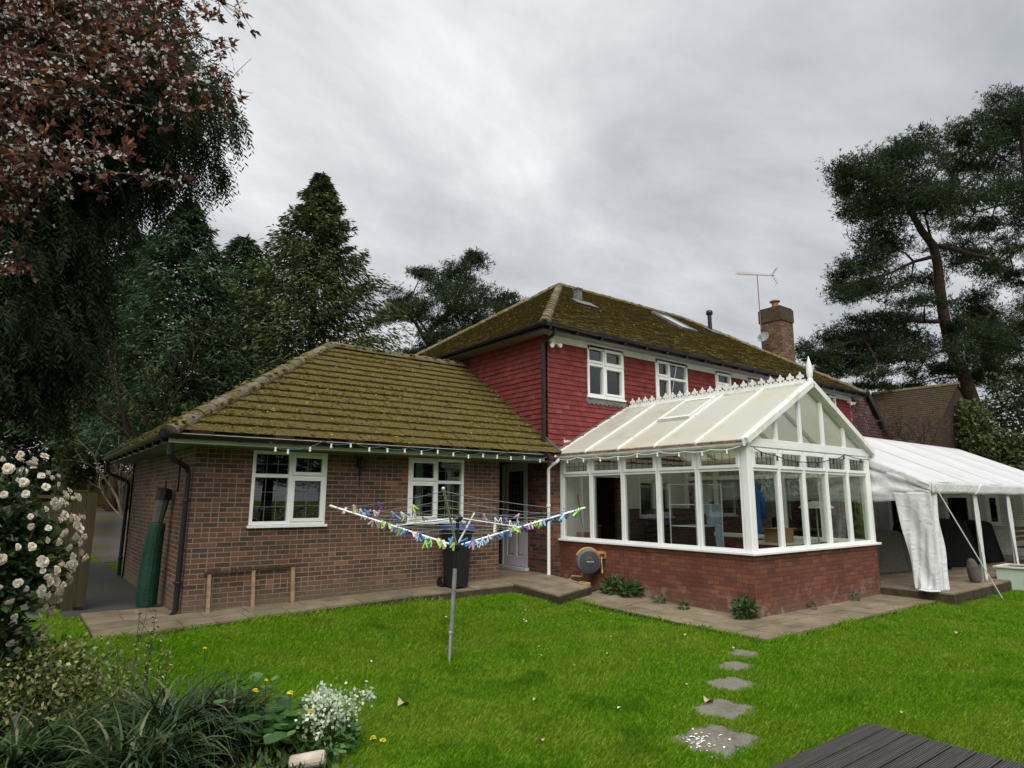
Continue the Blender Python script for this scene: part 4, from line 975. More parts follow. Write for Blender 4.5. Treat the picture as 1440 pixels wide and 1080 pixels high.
# things inside the conservatory
ca = empty('clothes_airer', (8.3,-2.95,.05), 'pale metal clothes airer with washing behind the conservatory corner', 'clothes airer')
b = MB()
for x in (7.9,8.7):
    b.tube([(x,-3.25,.05),(x,-3.25,1.95)],.012,6); b.tube([(x,-2.65,.05),(x,-2.65,1.95)],.012,6)
    for z in (.7,1.15,1.55,1.93): b.tube([(x,-3.25,z),(x,-2.65,z)],.009,6)
for z in (.7,1.15,1.55,1.93):
    for k in range(5): y=-3.25+k*.15; b.tube([(7.9,y,z),(8.7,y,z)],.006,5)
b.build('frame', M['alu'], ca)
def drape(mb, x0, x1, y, z, h, T=None, amp=.02, n=10, seed=0):
    r = random.Random(seed); P = []; ph = r.uniform(0,6)
    for j in range(7):
        for i in range(n+1):
            u = i/n; x = x0+(x1-x0)*u; dz = h*j/6*(1+.04*math.sin(u*7+ph))
            P.append((x, y+amp*math.sin(u*14+ph)*(.3+j/6)+.01*r.uniform(-1,1), z-dz))
    F = [(j*(n+1)+i, j*(n+1)+i+1, (j+1)*(n+1)+i+1, (j+1)*(n+1)+i) for j in range(6) for i in range(n)]
    mb.add(P, F)
for nm, m_, lab, args in (('hanging_towel','cloth_lt','pale grey towel on the top rail of the clothes airer',(7.92,8.32,-3.23,1.94,.55)),('hanging_towel','cloth_pale','pale blue towel on the middle rail of the clothes airer',(8.2,8.68,-3.24,1.56,.40)),
                         ('hanging_trousers','cloth_grey','dark grey trousers hanging at the left of the airer',(7.92,8.16,-3.24,1.55,.62)),('hanging_cloth','cloth_pale','pale checked cloth on the low airer rail',(8.45,8.68,-3.25,1.15,.42)),('hanging_cloth','cloth_black','black cloth in the middle of the low airer rail',(8.1,8.42,-3.25,1.15,.3))):
    d = MB(); drape(d, *args, seed=len(nm)+len(lab)); o = d.build(nm, M[m_], None, smooth=True); tag(o, lab, 'laundry')
ct = empty('hanging_coat', (7.98,-4.36,1.0), 'navy blue coat hanging inside the conservatory corner', 'coat')
d = MB()
for sgn in (1,):
    prof = [(1.98,.05,.05),(1.94,.16,.07),(1.86,.20,.08),(1.6,.20,.085),(1.3,.215,.09),(1.08,.235,.10)]
    P = []; n = 14
    for z, a, c in prof:
        for k in range(n): t = 2*PI*k/n; P.append((7.98+math.cos(t)*a*(1+.06*math.sin(5*t)), -4.36+math.sin(t)*c, z))
    F = [(j*n+k, j*n+(k+1)%n, (j+1)*n+(k+1)%n, (j+1)*n+k) for j in range(len(prof)-1) for k in range(n)]
    d.add(P, F)
d.build('body', M['cloth_blue'], ct, smooth=True)
for s_ in (-1,1):
    d = MB(); d.tube([(7.98+s_*.17,-4.36,1.9),(7.98+s_*.23,-4.38,1.65),(7.98+s_*.25,-4.40,1.32)],[.075,.07,.055],8); d.build('sleeve', M['cloth_blue'], ct, smooth=True)
d = MB(); d.tube([(7.98,-4.36,1.98),(7.98,-4.36,2.12),(8.0,-4.36,2.16),(8.03,-4.36,2.13)],.006,5); d.tube([(7.8,-4.36,1.93),(7.98,-4.36,1.99),(8.16,-4.36,1.93)],.008,5); d.build('hanger', M['steel'], ct)
tb = empty('dining_table', (10.6,-3.3,.05), 'pale table inside the conservatory near the gable windows', 'table')
d = MB(); d.box((9.9,-3.8,.76),(11.3,-2.9,.80)); d.build('tabletop', M['plaster'], tb)
for x in (9.97,11.23):
    for y in (-3.73,-2.97): d = MB(); d.box((x-.03,y-.03,.05),(x+.03,y+.03,.76)); d.build('leg', M['timber'], tb)
cb = MB(); cb.box((9.95,-3.75,.80),(10.35,-3.35,1.08)); cb.box((9.86,-3.76,1.07),(9.955,-3.35,1.085)); cb.box((10.345,-3.76,1.07),(10.45,-3.35,1.085)); o = cb.build('cardboard_box', M['cardboard']); tag(o, 'open brown cardboard box on the conservatory table', 'box')
ar = empty('armchair', (9.9,-1.9,.05), 'dark armchair inside the conservatory', 'armchair')
d = MB(); d.box((9.5,-2.3,.25),(10.2,-1.6,.5)); d.build('seat', M['cloth_black'], ar, bevel=.05)
d = MB(); d.box((9.5,-1.6,.3),(10.2,-1.4,1.2)); d.build('backrest', M['cloth_black'], ar, bevel=.06)
for x in (9.36,10.21): d = MB(); d.box((x,-2.3,.06),(x+.13,-1.4,.7)); d.build('armrest', M['cloth_black'], ar, bevel=.04)
cb = empty('slatted_cabinet', (10.2,-.4,.05), 'low dark slatted cabinet against the plastered wall in the conservatory', 'cabinet')
d = MB(); d.box((9.62,-.55,.05),(11.5,-.06,1.42)); d.build('body', M['dark'], cb)
d = MB(); [d.box((9.63,-.57,.12+k*.13),(11.49,-.551,.21+k*.13)) for k in range(10)]; d.build('slats', M['bark'], cb)
bm_ = MB(); bm_.tube([(7.86,-.30,.9),(7.80,-.18,1.75)],.014,6); bm_.box((7.72,-.42,.80),(8.0,-.22,.93)); o = bm_.build('broom', M['rust_metal']); tag(o, 'red handled broom upright behind the first conservatory pane', 'broom')
fp = empty('pedestal_fan', (10.75,-4.05,.05), 'grey pedestal lamp with a wide shade inside the gable end', 'lamp')
d = MB(); d.lathe((10.75,-4.05,.05),[(.16,0),(.16,.03),(.015,.05),(.015,1.5)],12); d.build('stand', M['steel'], fp)
d = MB(); d.lathe((10.75,-4.05,1.48),[(.34,0),(.30,.05),(.16,.12),(.05,.15)],20); d.build('shade', M['cloth_lt'], fp); fp.name = 'floor_lamp'; ORG['floor_lamp'] = ORG['pedestal_fan']

# ------------------------------------------------------------------ festoon lights
def festoon(label, pts, nb, cable, bulbm, sag=.05, drop=.07):
    f = empty('festoon_lights', pts[0], label, 'string lights')
    pts = [np.array(p, float) for p in pts]; path = []
    for a, b in zip(pts[:-1], pts[1:]):
        for k in range(8): t = k/8; path.append(a*(1-t)+b*t-np.array([0,0,sag*4*t*(1-t)]))
    path.append(pts[-1]); c = MB(); c.tube(path, .008, 5); c.build('cable', M[cable], f)
    for i in range(nb):
        t = (i+.5)/nb*(len(path)-1); k = int(t); p = path[k]*(1-(t-k))+path[min(k+1,len(path)-1)]*(t-k)
        b = MB(); b.lathe(p-np.array([0,0,.01]), [(.014,-.0),(.016,-.03)],8, axis=(0,0,1)) if False else b.lathe(p-np.array([0,0,.04]), [(.016,0),(.016,.04)], 8)
        b.lathe(p-np.array([0,0,.04+.04]), [(.004,0),(.015,.008),(.019,.02),(.014,.035),(.010,.04)], 10)
        b.build('bulb', M[bulbm], f, smooth=False)
yy = -OV-.165
pts = [(.9,yy,2.50),(1.2,yy,2.40),(1.75,yy,2.56)]+[(1.75+k*.52,yy,2.555-.006*k+.018*math.sin(k*2)) for k in range(1,9)]+[(6.55,yy,2.50)]
festoon('green cable string of white bulbs along the black gutter of the brick extension', pts, 17, 'cable_green', 'bulb')
festoon('white bulb string under the conservatory side gutter', [(C0-.17,-.2-k*.555,2.50+.015*math.sin(k*1.7)) for k in range(9)], 9, 'upvc', 'bulb', .03)
festoon('black socket string across the conservatory gable transom', [(C0+.1,CYF-.06,2.50),(C0+.75,CYF-.06,2.40),(C0+1.7,CYF-.05,2.32),(C0+2.7,CYF-.05,2.40),(C0+3.3,CYF-.05,2.53),(C1-.1,CYF-.05,2.47)], 7, 'cable_black', 'black_pvc', .03)

# ------------------------------------------------------------------ marquee
X0, X1, YF, YB, ZV, ZRG = 11.97, 22.7, -5.72, -.08, 2.0, 3.33
YR = (YF+YB)/2
mq = empty('marquee', (X0,YF,-.05), 'white canvas party marquee with open sides beside the conservatory', 'marquee')
def grid_mesh(name, fn, nu, nv, m, parent, smooth=True, solid=.004):
    P = [fn(i/nu, j/nv) for j in range(nv+1) for i in range(nu+1)]
    F = [(j*(nu+1)+i, j*(nu+1)+i+1, (j+1)*(nu+1)+i+1, (j+1)*(nu+1)+i) for j in range(nv) for i in range(nu)]
    b = MB(); b.add(P, F); o = b.build(name, m, parent, smooth=smooth)
    if solid: md = o.modifiers.new('solid', 'SOLIDIFY'); md.thickness = solid
    return o
nb = 5; rz = np.random.default_rng(4)
def roofz(u, v):
    x = X0-.04+(X1-X0+.08)*u; bay = (u*nb) % 1
    sagb = -.05*(4*bay*(1-bay))*(4*v*(1-v))**.7
    return x, sagb
def fr1(u, v): x, s_ = roofz(u, v); return (x, YF-.03+(YR-YF+.03)*v, ZV+(ZRG-ZV)*v+s_)
def fr2(u, v): x, s_ = roofz(u, v); return (x, YB+.03+(YR-YB-.03)*v, ZV+(ZRG-ZV)*v+s_)
grid_mesh('canopy', fr1, 60, 16, M['canvas'], mq); grid_mesh('canopy', fr2, 40, 10, M['canvas'], mq)
def val(u, v):
    x = X0-.04+(X1-X0+.08)*u; return (x, YF-.035-.012*math.sin(u*60)*v+.015*math.sin(u*23), ZV-.22*v*(1+.03*math.sin(u*31)))
grid_mesh('valance', val, 90, 4, M['canvas'], mq)
def gab(u, v):
    y = YF+(YB-YF)*u; top = ZV+(ZRG-ZV)*(1-abs(2*u-1))
    bot = 1.62+.02*math.sin(u*19)
    wr = .045*math.sin(u*14+v*9)*math.sin(v*5+u*3)+.014*math.sin(u*47-v*17)
    return (X0-.02+wr*(1 if .02 < v < .98 else .2), y, bot+(top-bot)*v)
grid_mesh('gable_panel', gab, 60, 14, M['canvas'], mq)
def gv(u, v):
    y = YF-.03+(YB-YF+.06)*u; top = ZV+(ZRG-ZV)*(1-abs(2*u-1)); return (X0-.05-.006*math.sin(u*40), y, top-.20*v)
grid_mesh('gable_valance', gv, 40, 3, M['canvas'], mq)
# gathered corner curtain: two faces, gable side wide and tapering, front side narrow
def cur1(u, v):
    wdt = .66*(1-v)+.40*v+.02*math.sin(v*7)*v
    y = YF+.0+wdt*u; fold = min(1,u*5)*(.045*math.sin(u*9+v*3+1)+.022*math.sin(u*21-v*11)+.03*math.sin(v*13+u*6)*(1-abs(2*u-1)))*(.35+.65*v)+.05*v**7*math.sin(u*10)
    return (X0-.05+fold*.8-(.06*v**4)*min(1,u*4), y, 1.80-1.85*v+(0 if v < .99 else .012))
def cur2(u, v):
    wdt = .34*(1-.02*v); fold = min(1,u*5)*(.022*math.sin(u*8+v*4)+.014*math.sin(u*17+v*11)+.003*math.sin(v*9))
    return (X0-.05+wdt*u, YF+fold-.03*v**4*min(1,u*4), 1.80-1.85*v)
grid_mesh('corner_curtain', cur1, 36, 44, M['canvas'], mq); grid_mesh('corner_curtain', cur2, 26, 40, M['canvas'], mq)
def flap(u, v): return (X0-.06-.22*u, YF-.02+.36*v, -.036+.01*math.sin(u*9+v*5))
grid_mesh('curtain_hem', flap, 8, 8, M['canvas'], mq)
for i, x in enumerate((14.35,16.55,18.8,21.0)):
    def leg(u, v, x=x): a = .22-.03*v; return (x-.08+a*u+.10*v*0, YF+.01+.012*math.sin(u*9+v*6)-.04*v**3, 1.80-1.845*v)
    grid_mesh('leg_sleeve', leg, 8, 20, M['canvas'], mq)
for k in range(1, nb*2):
    if k % 2 == 0 or True:
        def seam(u, v, k=k):
            p = fr1((k/(nb*2))+(u-.5)*(.006 if k % 2 == 0 else .0022), .01+.98*v); return (p[0], p[1]-.004, p[2]+.007)
        grid_mesh('seam', seam, 1, 16, M['canvas_seam'], mq, solid=0)
pl = MB()
for x in (X0+.1,14.4,16.6,18.85,21.05,X1-.1):
    pl.tube([(x,YF+.05,-.04),(x,YF+.05,ZV-.02)],.021,8); pl.tube([(x,YB-.05,-.04),(x,YB-.05,ZV-.02)],.021,8); pl.tube([(x,YF+.05,ZV-.04),(x,YR,ZRG-.05),(x,YB-.05,ZV-.04)],.019,8)
    pl.lathe((x,YF+.05,-.045),[(.07,0),(.07,.008)],10)
for y, z in ((YF+.05,ZV-.04),(YR,ZRG-.05),(YB-.05,ZV-.04)): pl.tube([(X0+.1,y,z),(X1-.1,y,z)],.019,8)
pl.build('frame', M['alu'], mq)
for (p, q) in (((X0+.06,YF-.05,1.93),(13.34,-6.27,-.24)),((20.9,YF-.05,1.9),(21.6,-6.6,-.24))):
    r_ = MB(); r_.tube([p, q], .011, 6); r_.build('guy_rope', M['canvas'], mq)
rp = MB(); rp.tube([(14.2,YF-.052,1.78),(14.4,YF-.056,1.86),(14.62,YF-.056,2.0)],.009,5); rp.build('tie_cord', M['upvc'], mq)
ws = MB(); ws.lathe((14.12,-5.62,-.05),[(.07,0),(.11,.04),(.115,.15),(.11,.34),(.07,.46),(.03,.50)],14,axis=(-.22,.05,1)); o = ws.build('sandbag_weight', M['cloth_grey'], smooth=False, bevel=.01); tag(o, 'grey sack weight leaning by the second marquee leg', 'sandbag')
def cover(name, label, cat, x0, x1, y0, y1, h, m, seed, legs=True):
    """fabric cover draped over furniture: folds grow towards the floor"""
    r = random.Random(seed); n = 64; P = []; cx, cy = (x0+x1)/2, (y0+y1)/2; ax, ay = (x1-x0)/2, (y1-y0)/2
    ph = r.uniform(0,6); rows = [(1.0,1.0,.86),(.995,.93,.95),(1.0,.80,1.0),(1.02,.55,1.0),(1.03,.28,1.01),(1.05,.02,1.03)]
    rows = [(h*1.02,.62),(h*1.0,.90),(h*.95,.985),(h*.78,1.0),(h*.5,1.015),(h*.25,1.03),(.02,1.05)]
    for j, (z, k) in enumerate(rows):
        for i in range(n):
            t = 2*PI*i/n; c, s_ = math.cos(t), math.sin(t); e = .28
            X = math.copysign(abs(c)**e, c); Y = math.copysign(abs(s_)**e, s_)
            f = 1+.055*max(0,j-2)*math.sin(9*t+ph)+.016*max(0,j-2)*math.sin(21*t+2*ph)+.012*max(0,j-1)*math.sin(33*t+ph*3)
            P.append((cx+ax*X*k*f, cy+ay*Y*k*f, -.05+z+.03*math.sin(3*t+ph)*(1 if j < 2 else .3)*h*.6))
    F = [(j*n+i, j*n+(i+1)%n, (j+1)*n+(i+1)%n, (j+1)*n+i) for j in range(len(rows)-1) for i in range(n)]+[tuple(range(n))]
    b = MB(); b.add(P, F); o = b.build(name, M[m], None, smooth=True); tag(o, label, cat); return o
cover('covered_barbecue','grey fabric cover over a barbecue just right of the dwarf wall','covered furniture', 13.2,15.2,-3.9,-3.2,.95,'cloth_grey',1)
cover('covered_table','long black cover over a table behind the grey covered barbecue','covered furniture', 13.6,16.0,-2.9,-2.0,1.16,'cloth_black',2)
cover('covered_table','big black cover over garden furniture in the marquee middle','covered furniture', 16.4,18.5,-4.3,-3.1,1.16,'cloth_black',3)
cover('covered_chairs','smaller black cover over stacked chairs by the second marquee leg','covered furniture', 18.9,20.0,-4.4,-3.4,1.10,'cloth_black',4)
# annex whose white painted wall shows under the marquee
an = empty('annex', (23,-.06,0), 'low annex with white painted brick wall and brown tiled roof behind the marquee', 'annex')
w = MB(leftw(23.0)); hs = [(-1.05,-.40,.05,1.95),(-2.95,-2.2,.88,1.82),(-3.75,-3.38,.88,1.82),(-5.4,-4.35,.05,1.95)]
wall_holes(w, -8, -.02, -.3, 2.45, .25, hs); w.build('wall', M['white_brick'], an)
for a,b,c,d in hs: window(an, leftw(23.0), a, b, c, d, [(0,1,0,1,False)], fr=.09, sill=c > .5)
cu = MB(leftw(23.0)); cu.box((-1.05,-.45,.05),(-.65,-.4,1.95)); cu.build('curtain', M['cloth_tan'], an)
rm = MB(); rm.box((23.5,-8,-.2),(29,-.3,2.44)); rm.build('room', M['dark'], an)
gw = MB(); gw.prism([(22.9,-1.46,2.45),(33.2,-1.46,2.45),(28.05,-1.46,6.2)],(0,.2,0)); gw.build('gable_wall', M['tile_purple_dark'], an)
lw = MB(); lw.box((MR+.005,.0,-.3),(23.6,.25,2.52)); lw.build('link_wall', M['white_brick'], an)
fr2_ = MB(); fr2_.box((22.75,-8,2.451),(29,-1.5,2.56)); fr2_.build('flat_roof', M['lead_flash'], an)
ar = MB(); S_ = unit(np.array([5.35,0,3.85])); Lr = math.hypot(5.35,3.85)
reg = [(0,0),(1.5,0),(1.5,Lr),(-1.9,Lr)]
tile_field(ar, (22.7,.0,2.5), (0,-1,0), S_, reg, .20, .17, .025, .004, rnd=random.Random(51)); plane_poly(ar, (22.7,0,2.5), (0,-1,0), S_, reg)
plane_poly(ar, (22.7+10.7,0,2.5), (0,1,0), unit(np.array([-5.35,0,3.85])), [(-1.5,0),(0,0),(1.9,Lr),(-1.5,Lr)])
ar.build('roof', mat('brown_roof_tile', rough=.95, spec=.1, nodes=tile_nodes([(0,(.045,.032,.026)),(.5,(.07,.048,.037)),(1,(.095,.066,.05))], [(.3,(.04,.03,.018)),(.6,(.075,.06,.032)),(.8,(.11,.09,.05))], .3, False)), an)
rg = MB(); ridge_run(rg, (28.05,1.85,6.36), (28.05,-1.5,6.36), .12, .4, seed=12); rg.build('ridge_tile', M['ridge'], an)

# planter box and garden bench seen at the right edge
pt = empty('planter_box', (15.55,-6.15,-.27), 'pale green square planter box on the lawn edge by the marquee', 'planter')
d = MB(); a, h = .42, .46
for (p, q) in (((15.13,-6.6,-.27),(15.97,-6.56,.2)),((15.13,-5.74,-.27),(15.97,-5.7,.2)),((15.13,-6.56,-.27),(15.17,-5.74,.2)),((15.93,-6.56,-.27),(15.97,-5.74,.2))): d.box(p, q)
d.build('box', M['mint'], pt, bevel=.006); d = MB()
for (p, q) in (((15.09,-6.64,.2),(16.01,-6.54,.235)),((15.09,-5.76,.2),(16.01,-5.66,.235)),((15.09,-6.54,.2),(15.19,-5.76,.235)),((15.91,-6.54,.2),(16.01,-5.76,.235))): d.box(p, q)
d.build('rim', M['plaster'], pt, bevel=.004); d = MB(); d.box((15.17,-6.56,.1),(15.93,-5.74,.15)); d.build('soil', M['soil'], pt)
bn = empty('garden_bench', (20.3,-5.0,-.05), 'dark wooden garden bench at the right edge under the marquee', 'bench')
d = MB(); [d.box((19.6,-5.4+k*.1,.38),(21.1,-5.32+k*.1,.42)) for k in range(5)]; d.build('seat', M['fence'], bn)
d = MB(); [d.box((19.6,-4.9,.55+k*.14),(21.1,-4.86,.64+k*.14)) for k in range(3)]; d.build('backrest', M['fence'], bn)
for x in (19.65,21.0):
    for y, z in ((-5.38,.38),(-4.93,.98)): d = MB(); d.box((x,y,-.05),(x+.06,y+.06,z)); d.build('leg', M['fence'], bn)

# ------------------------------------------------------------------ aerial and dish on the chimney
ae = empty('tv_aerial', (21.66,3.3,8.6), 'thin rake aerial on a reddish mast above the chimney', 'aerial')
d = MB(); base = np.array([21.66,3.30,8.6]); top = np.array([21.52,3.22,10.92]); d.tube([base,top],.022,6); d.build('mast', M['rust_metal'], ae)
d = MB(); bd = unit(np.array([.95,-.70,-.05])); p0, p1 = top-bd*.85, top+bd*.75; d.tube([p0,p1],.014,5); pr_ = np.cross(bd,[0,0,1])
for k in range(12): c = p0+(p1-p0)*k/13; d.tube([c-pr_*.20+np.array([0,0,.03]),c+pr_*.20+np.array([0,0,.03])],.007,4)
c = p0+(p1-p0)*.93
for s_ in (-1,1):
    for k in range(4): d.tube([c+np.array([0,0,s_*(.05+.09*k)])-pr_*.22+bd*.06*k,c+np.array([0,0,s_*(.05+.09*k)])+pr_*.22+bd*.06*k],.007,4)
    d.tube([c,c+np.array([0,0,s_*.34])+bd*.2],.008,4)
d.build('elements', M['rust_metal'], ae)
sd = empty('satellite_dish', (21.5,3.0,8.0), 'grey satellite dish fixed to the chimney side', 'satellite dish')
ax = unit(np.array([-.75,-.1,.35])); c0 = np.array([21.40,3.05,8.15])
d = MB(); d.lathe(c0, [(.05,0),(.15,.025),(.24,.07),(.236,.078),(.14,.036),(.02,.016)], 18, axis=ax); d.build('reflector', M['grey_plastic'], sd)
d = MB(); d.tube([c0-np.array([0,0,.28]),c0+ax*.38-np.array([0,0,.2])],.014,5); d.box(c0+ax*.38-np.array([.05,.05,.25]),c0+ax*.38+np.array([.05,.05,-.12])); d.tube([c0-ax*.02,c0+np.array([.22,0,-.05])],.02,6); d.build('arm', M['steel'], sd)

# ------------------------------------------------------------------ rotary dryer and pegs
RB = np.array([2.27,-3.75,-.27]); RTOP = np.array([2.31,-3.82,1.42])
dry = empty('rotary_dryer', RB, 'metal rotary clothes dryer on a grey pole in the lawn', 'rotary dryer')
def rp_(z): t = (z-RB[2])/(RTOP[2]-RB[2]); return RB+(RTOP-RB)*t
d = MB(); d.tube([rp_(-.3),rp_(.86)],.027,12); d.build('pole', M['steel'], dry)
d = MB(); d.tube([rp_(.84),rp_(1.40)],.022,12); d.lathe(rp_(.80),[(.031,0),(.031,.12)],12); d.build('upper_pole', M['black_pvc'], dry)
d = MB(); d.lathe(rp_(1.02),[(.04,0),(.06,.02),(.06,.06),(.04,.08)],10); d.build('collar', M['black_pvc'], dry)
d = MB(); d.lathe(rp_(1.37),[(.035,0),(.065,.015),(.065,.05),(.03,.075),(.02,.09)],10); d.build('hub', M['black_pvc'], dry)
right = np.array([RT[0],RT[1],0]); right /= np.linalg.norm(right); fwd = np.array([FW[0],FW[1],0]); fwd /= np.linalg.norm(fwd)
tips = [rp_(1.5)+v for v in (-right*1.60+fwd*.05+[0,0,.045], fwd*1.62+right*.10+[0,0,-.08], right*1.56+fwd*.02+[0,0,.03], -fwd*1.55-right*.03+[0,0,.24])]
ctr = rp_(1.065); hub = rp_(1.41)
for i, t in enumerate(tips):
    t = np.array(t); d = MB(); p = ctr+(t-ctr)*.04; d.tube([p, t],.013,8); d.lathe(t-(t-ctr)/np.linalg.norm(t-ctr)*.0, [(.016,-.03),(.016,.03),(.006,.04)],8, axis=t-ctr); d.build('arm', M['alu'], dry)
    d = MB(); d.tube([hub, ctr+(t-ctr)*.5],.010,6); d.build('strut', M['steel'], dry)
ln = MB(); FR = (.36,.48,.60,.72,.84,.97)
def lpt(k, f, t):
    a = ctr+(np.array(tips[k])-ctr)*f; b = ctr+(np.array(tips[(k+1)%4])-ctr)*f
    return a*(1-t)+b*t-np.array([0,0,.03*f*4*t*(1-t)])
for k in range(4):
    for f in FR: ln.tube([lpt(k,f,t/6) for t in range(7)],.0032,4,cap=False)
ln.build('washing_line', M['steel'], dry)
gt = MB(); gt.tube([(2.20,-3.86,-.28),(2.205,-3.86,.06)],.009,6); gt.lathe((2.205,-3.86,.06),[(.022,0),(.022,.012),(.01,.018)],8); o = gt.build('ground_peg', M['cloth_lt']); tag(o, 'short pale topped ground stake beside the dryer pole', 'stake')
def peg_mesh():
    b = MB()
    for s_ in (-1,1):
        b.add([(-.006,s_*.004,.018),(.006,s_*.004,.018),(.006,s_*.010,-.02),(-.006,s_*.010,-.02),(.005,s_*.021,-.062),(-.005,s_*.021,-.062),
               (-.006,s_*.0005,.018),(.006,s_*.0005,.018),(.006,s_*.003,-.02),(-.006,s_*.003,-.02),(.005,s_*.015,-.062),(-.005,s_*.015,-.062)],
              [(0,1,2,3),(3,2,4,5),(6,9,8,7),(9,11,10,8),(0,6,7,1),(5,4,10,11),(0,3,9,6),(3,5,11,9),(1,7,8,2),(2,8,10,4)])
    b.lathe((-.008,0,-.012),[(.007,0),(.007,.016)],6,axis=(1,0,0))
    return b
pegs = {}
for c_ in ('blue','sky','lime','violet','pink','cream'):
    o = peg_mesh().build('clothes_peg', M['peg_'+c_]); pegs[c_] = [o, False]
rp = random.Random(77)
cname = dict(blue='bright blue', sky='pale blue', lime='lime green', violet='dark violet', pink='pale pink', cream='cream white')
def put_peg(p, c_, where):
    base, used = pegs[c_]; o = base if not used else base.copy()
    if used: col.objects.link(o)
    pegs[c_][1] = True
    o.location = Vector([float(v) for v in p]); o.rotation_euler = (rp.uniform(-.8,.8), rp.uniform(-.7,.7), rp.uniform(0,PI)); s_ = rp.uniform(1.15,1.45); o.scale = (s_*1.8,s_*1.25,s_*.9)
    tag(o, f'{cname[c_]} clothes peg {where}', 'clothes peg', f'{cname[c_]} pegs {where}')
def arm_pt(k, f): return ctr+(np.array(tips[k])-ctr)*f
R_ = ['blue','sky','lime','violet','pink','cream']
def run(n, fn, wts, where):
    for i in range(n): put_peg(fn(i, n), rp.choices(R_, wts)[0], where)
wR = 'clipped along the right arm of the rotary dryer'; wL = 'clipped along the left arm of the rotary dryer'; wC = 'bunched near the dryer centre'; wB = 'on the outer line between the left and rear dryer arms'; wF = 'on the outer line left of the dryer front arm'; wD = 'on the rear lines in front of the back door'
def seq(cols, fn, where):
    n = len(cols)
    for i, c_ in enumerate(cols): put_peg(fn(i/(n-1)), c_, where)
J = lambda s_: np.array([rp.uniform(-s_,s_), rp.uniform(-s_,s_), rp.uniform(-.012,.006)])
seq(['blue','sky','sky','violet','sky','blue','cream','pink','blue','sky','blue','violet','cream','lime','lime','pink','violet','pink','cream','lime','lime','lime','sky','blue','blue','violet','blue','sky','violet','sky','blue','lime','lime'],
    lambda t: arm_pt(2, .10+.88*t)+J(.03), wR)
seq(['lime','cream','lime','pink','lime','sky','cream','lime','blue','sky','violet','blue','pink','cream','violet','violet','sky','blue','lime','violet','blue','sky','sky','lime','lime','violet','lime','lime','lime','pink','cream'],
    lambda t: arm_pt(0, .10+.55*t)+J(.05)+fwd*rp.uniform(-.12,.05), wL)
seq(['blue','sky','blue','lime','cream','pink','sky','violet','blue','lime','cream','sky','lime','blue'], lambda t: ctr-fwd*(.12+.5*rp.random())+right*rp.uniform(-.35,.35)+np.array([0,0,.06+.06*rp.random()]), wC)
seq(['cream','sky','lime','pink','blue','sky','cream','pink','violet','blue','sky','lime','cream','violet','lime','pink','violet'], lambda t: lpt(0, .97 if rp.random() < .6 else .84, .06+.5*t), wB)
seq(['pink','sky','blue','cream','pink','violet','pink'], lambda t: lpt(1, rp.choice((.84,.97)), .12+.35*t), wD)
seq(['cream','cream','sky','cream','lime','blue'], lambda t: lpt(1, rp.choice((.48,.6,.72)), .45+.5*t), wD)
seq(['lime','violet','cream'], lambda t: lpt(3, rp.choice((.84,.97)), .3+.5*t), wF)

# ------------------------------------------------------------------ wheelie bin
bi = empty('wheelie_bin', (4.52,-.36,.02), 'black wheelie bin with a blue lid against the brick wall', 'bin')
d = MB(); x0,x1,y0,y1 = 4.34,4.74,-.56,-.12; z0,z1 = .05,1.06
P = [(x0+.05,y0+.05,z0),(x1-.05,y0+.05,z0),(x1-.05,y1-.03,z0),(x0+.05,y1-.03,z0),(x0,y0,z1),(x1,y0,z1),(x1,y1,z1),(x0,y1,z1)]
d.add(P,[(0,3,2,1),(4,5,6,7),(0,1,5,4),(1,2,6,5),(2,3,7,6),(3,0,4,7)]); d.box((x0-.02,y0-.02,z1-.05),(x1+.02,y1+.02,z1)); d.build('body', M['bin'], bi, bevel=.012)
d = MB(); n = 10; prof = [(y0-.05,z1),(y0-.05,z1+.05),(y0+.08,z1+.085),(y1-.1,z1+.10),(y1+.02,z1+.08),(y1+.03,z1)]
d.prism([(x0-.03,y,z+.003) for y, z in prof],(x1-x0+.06,0,0)); d.build('lid', M['bin_lid'], bi, bevel=.012)
for x in (x0-.02,x1-.03): d = MB(); d.lathe((x,y1+.0,.11),[(.10,0),(.105,.01),(.105,.04),(.10,.05),(.05,.052)],16,axis=(1,0,0)); d.build('wheel', M['black_pvc'], bi)
d = MB(); d.tube([(x0+.02,y1+.06,z1-.03),(x1-.02,y1+.06,z1-.03)],.016,6); d.build('handle', M['bin'], bi)

# ------------------------------------------------------------------ hose reel on the dwarf wall
hx, hy, hz = C0-.02, -1.12, .40
hr = empty('hose_reel', (hx,hy,hz), 'grey and orange wall mounted hose reel on the conservatory brick wall', 'hose reel')
d = MB(); ax = np.array([-.55,-.83,0]); cpos = np.array([hx-.24,hy,hz+.02]); side = np.array([.83,-.55,0])
d.lathe(cpos-ax*.17,[(.08,0),(.225,.03),(.245,.06),(.245,.28),(.225,.31),(.15,.325)],28,axis=ax); d.build('casing', M['reel_grey'], hr, bevel=.004)
d = MB(); d.lathe(cpos+ax*.155,[(.205,0),(.20,.012),(.12,.022),(.115,.016),(.06,.03),(.02,.03)],28,axis=ax); d.build('front_disc', M['reel_dark'], hr)
d = MB(); up_ = np.array([0,0,1.0])
for k in range(8): # orange rim over the top and the spout housing on the right
    pass
arc = [cpos-ax*.02+side*math.cos(t)*.252+up_*math.sin(t)*.252 for t in np.linspace(.5,2.7,12)]; d.tube(arc,.022,6)
pp = cpos+side*.22+up_*.11; d.box(pp+np.array([-.10,-.13,-.06]),pp+np.array([.10,.06,.075])); d.build('spout_housing', M['reel_yellow'], hr, bevel=.02)
d = MB(); d.box(pp+np.array([-.105,-.135,-.03]),pp+np.array([.03,-.128,.035])); d.build('spout_mouth', M['reel_dark'], hr)
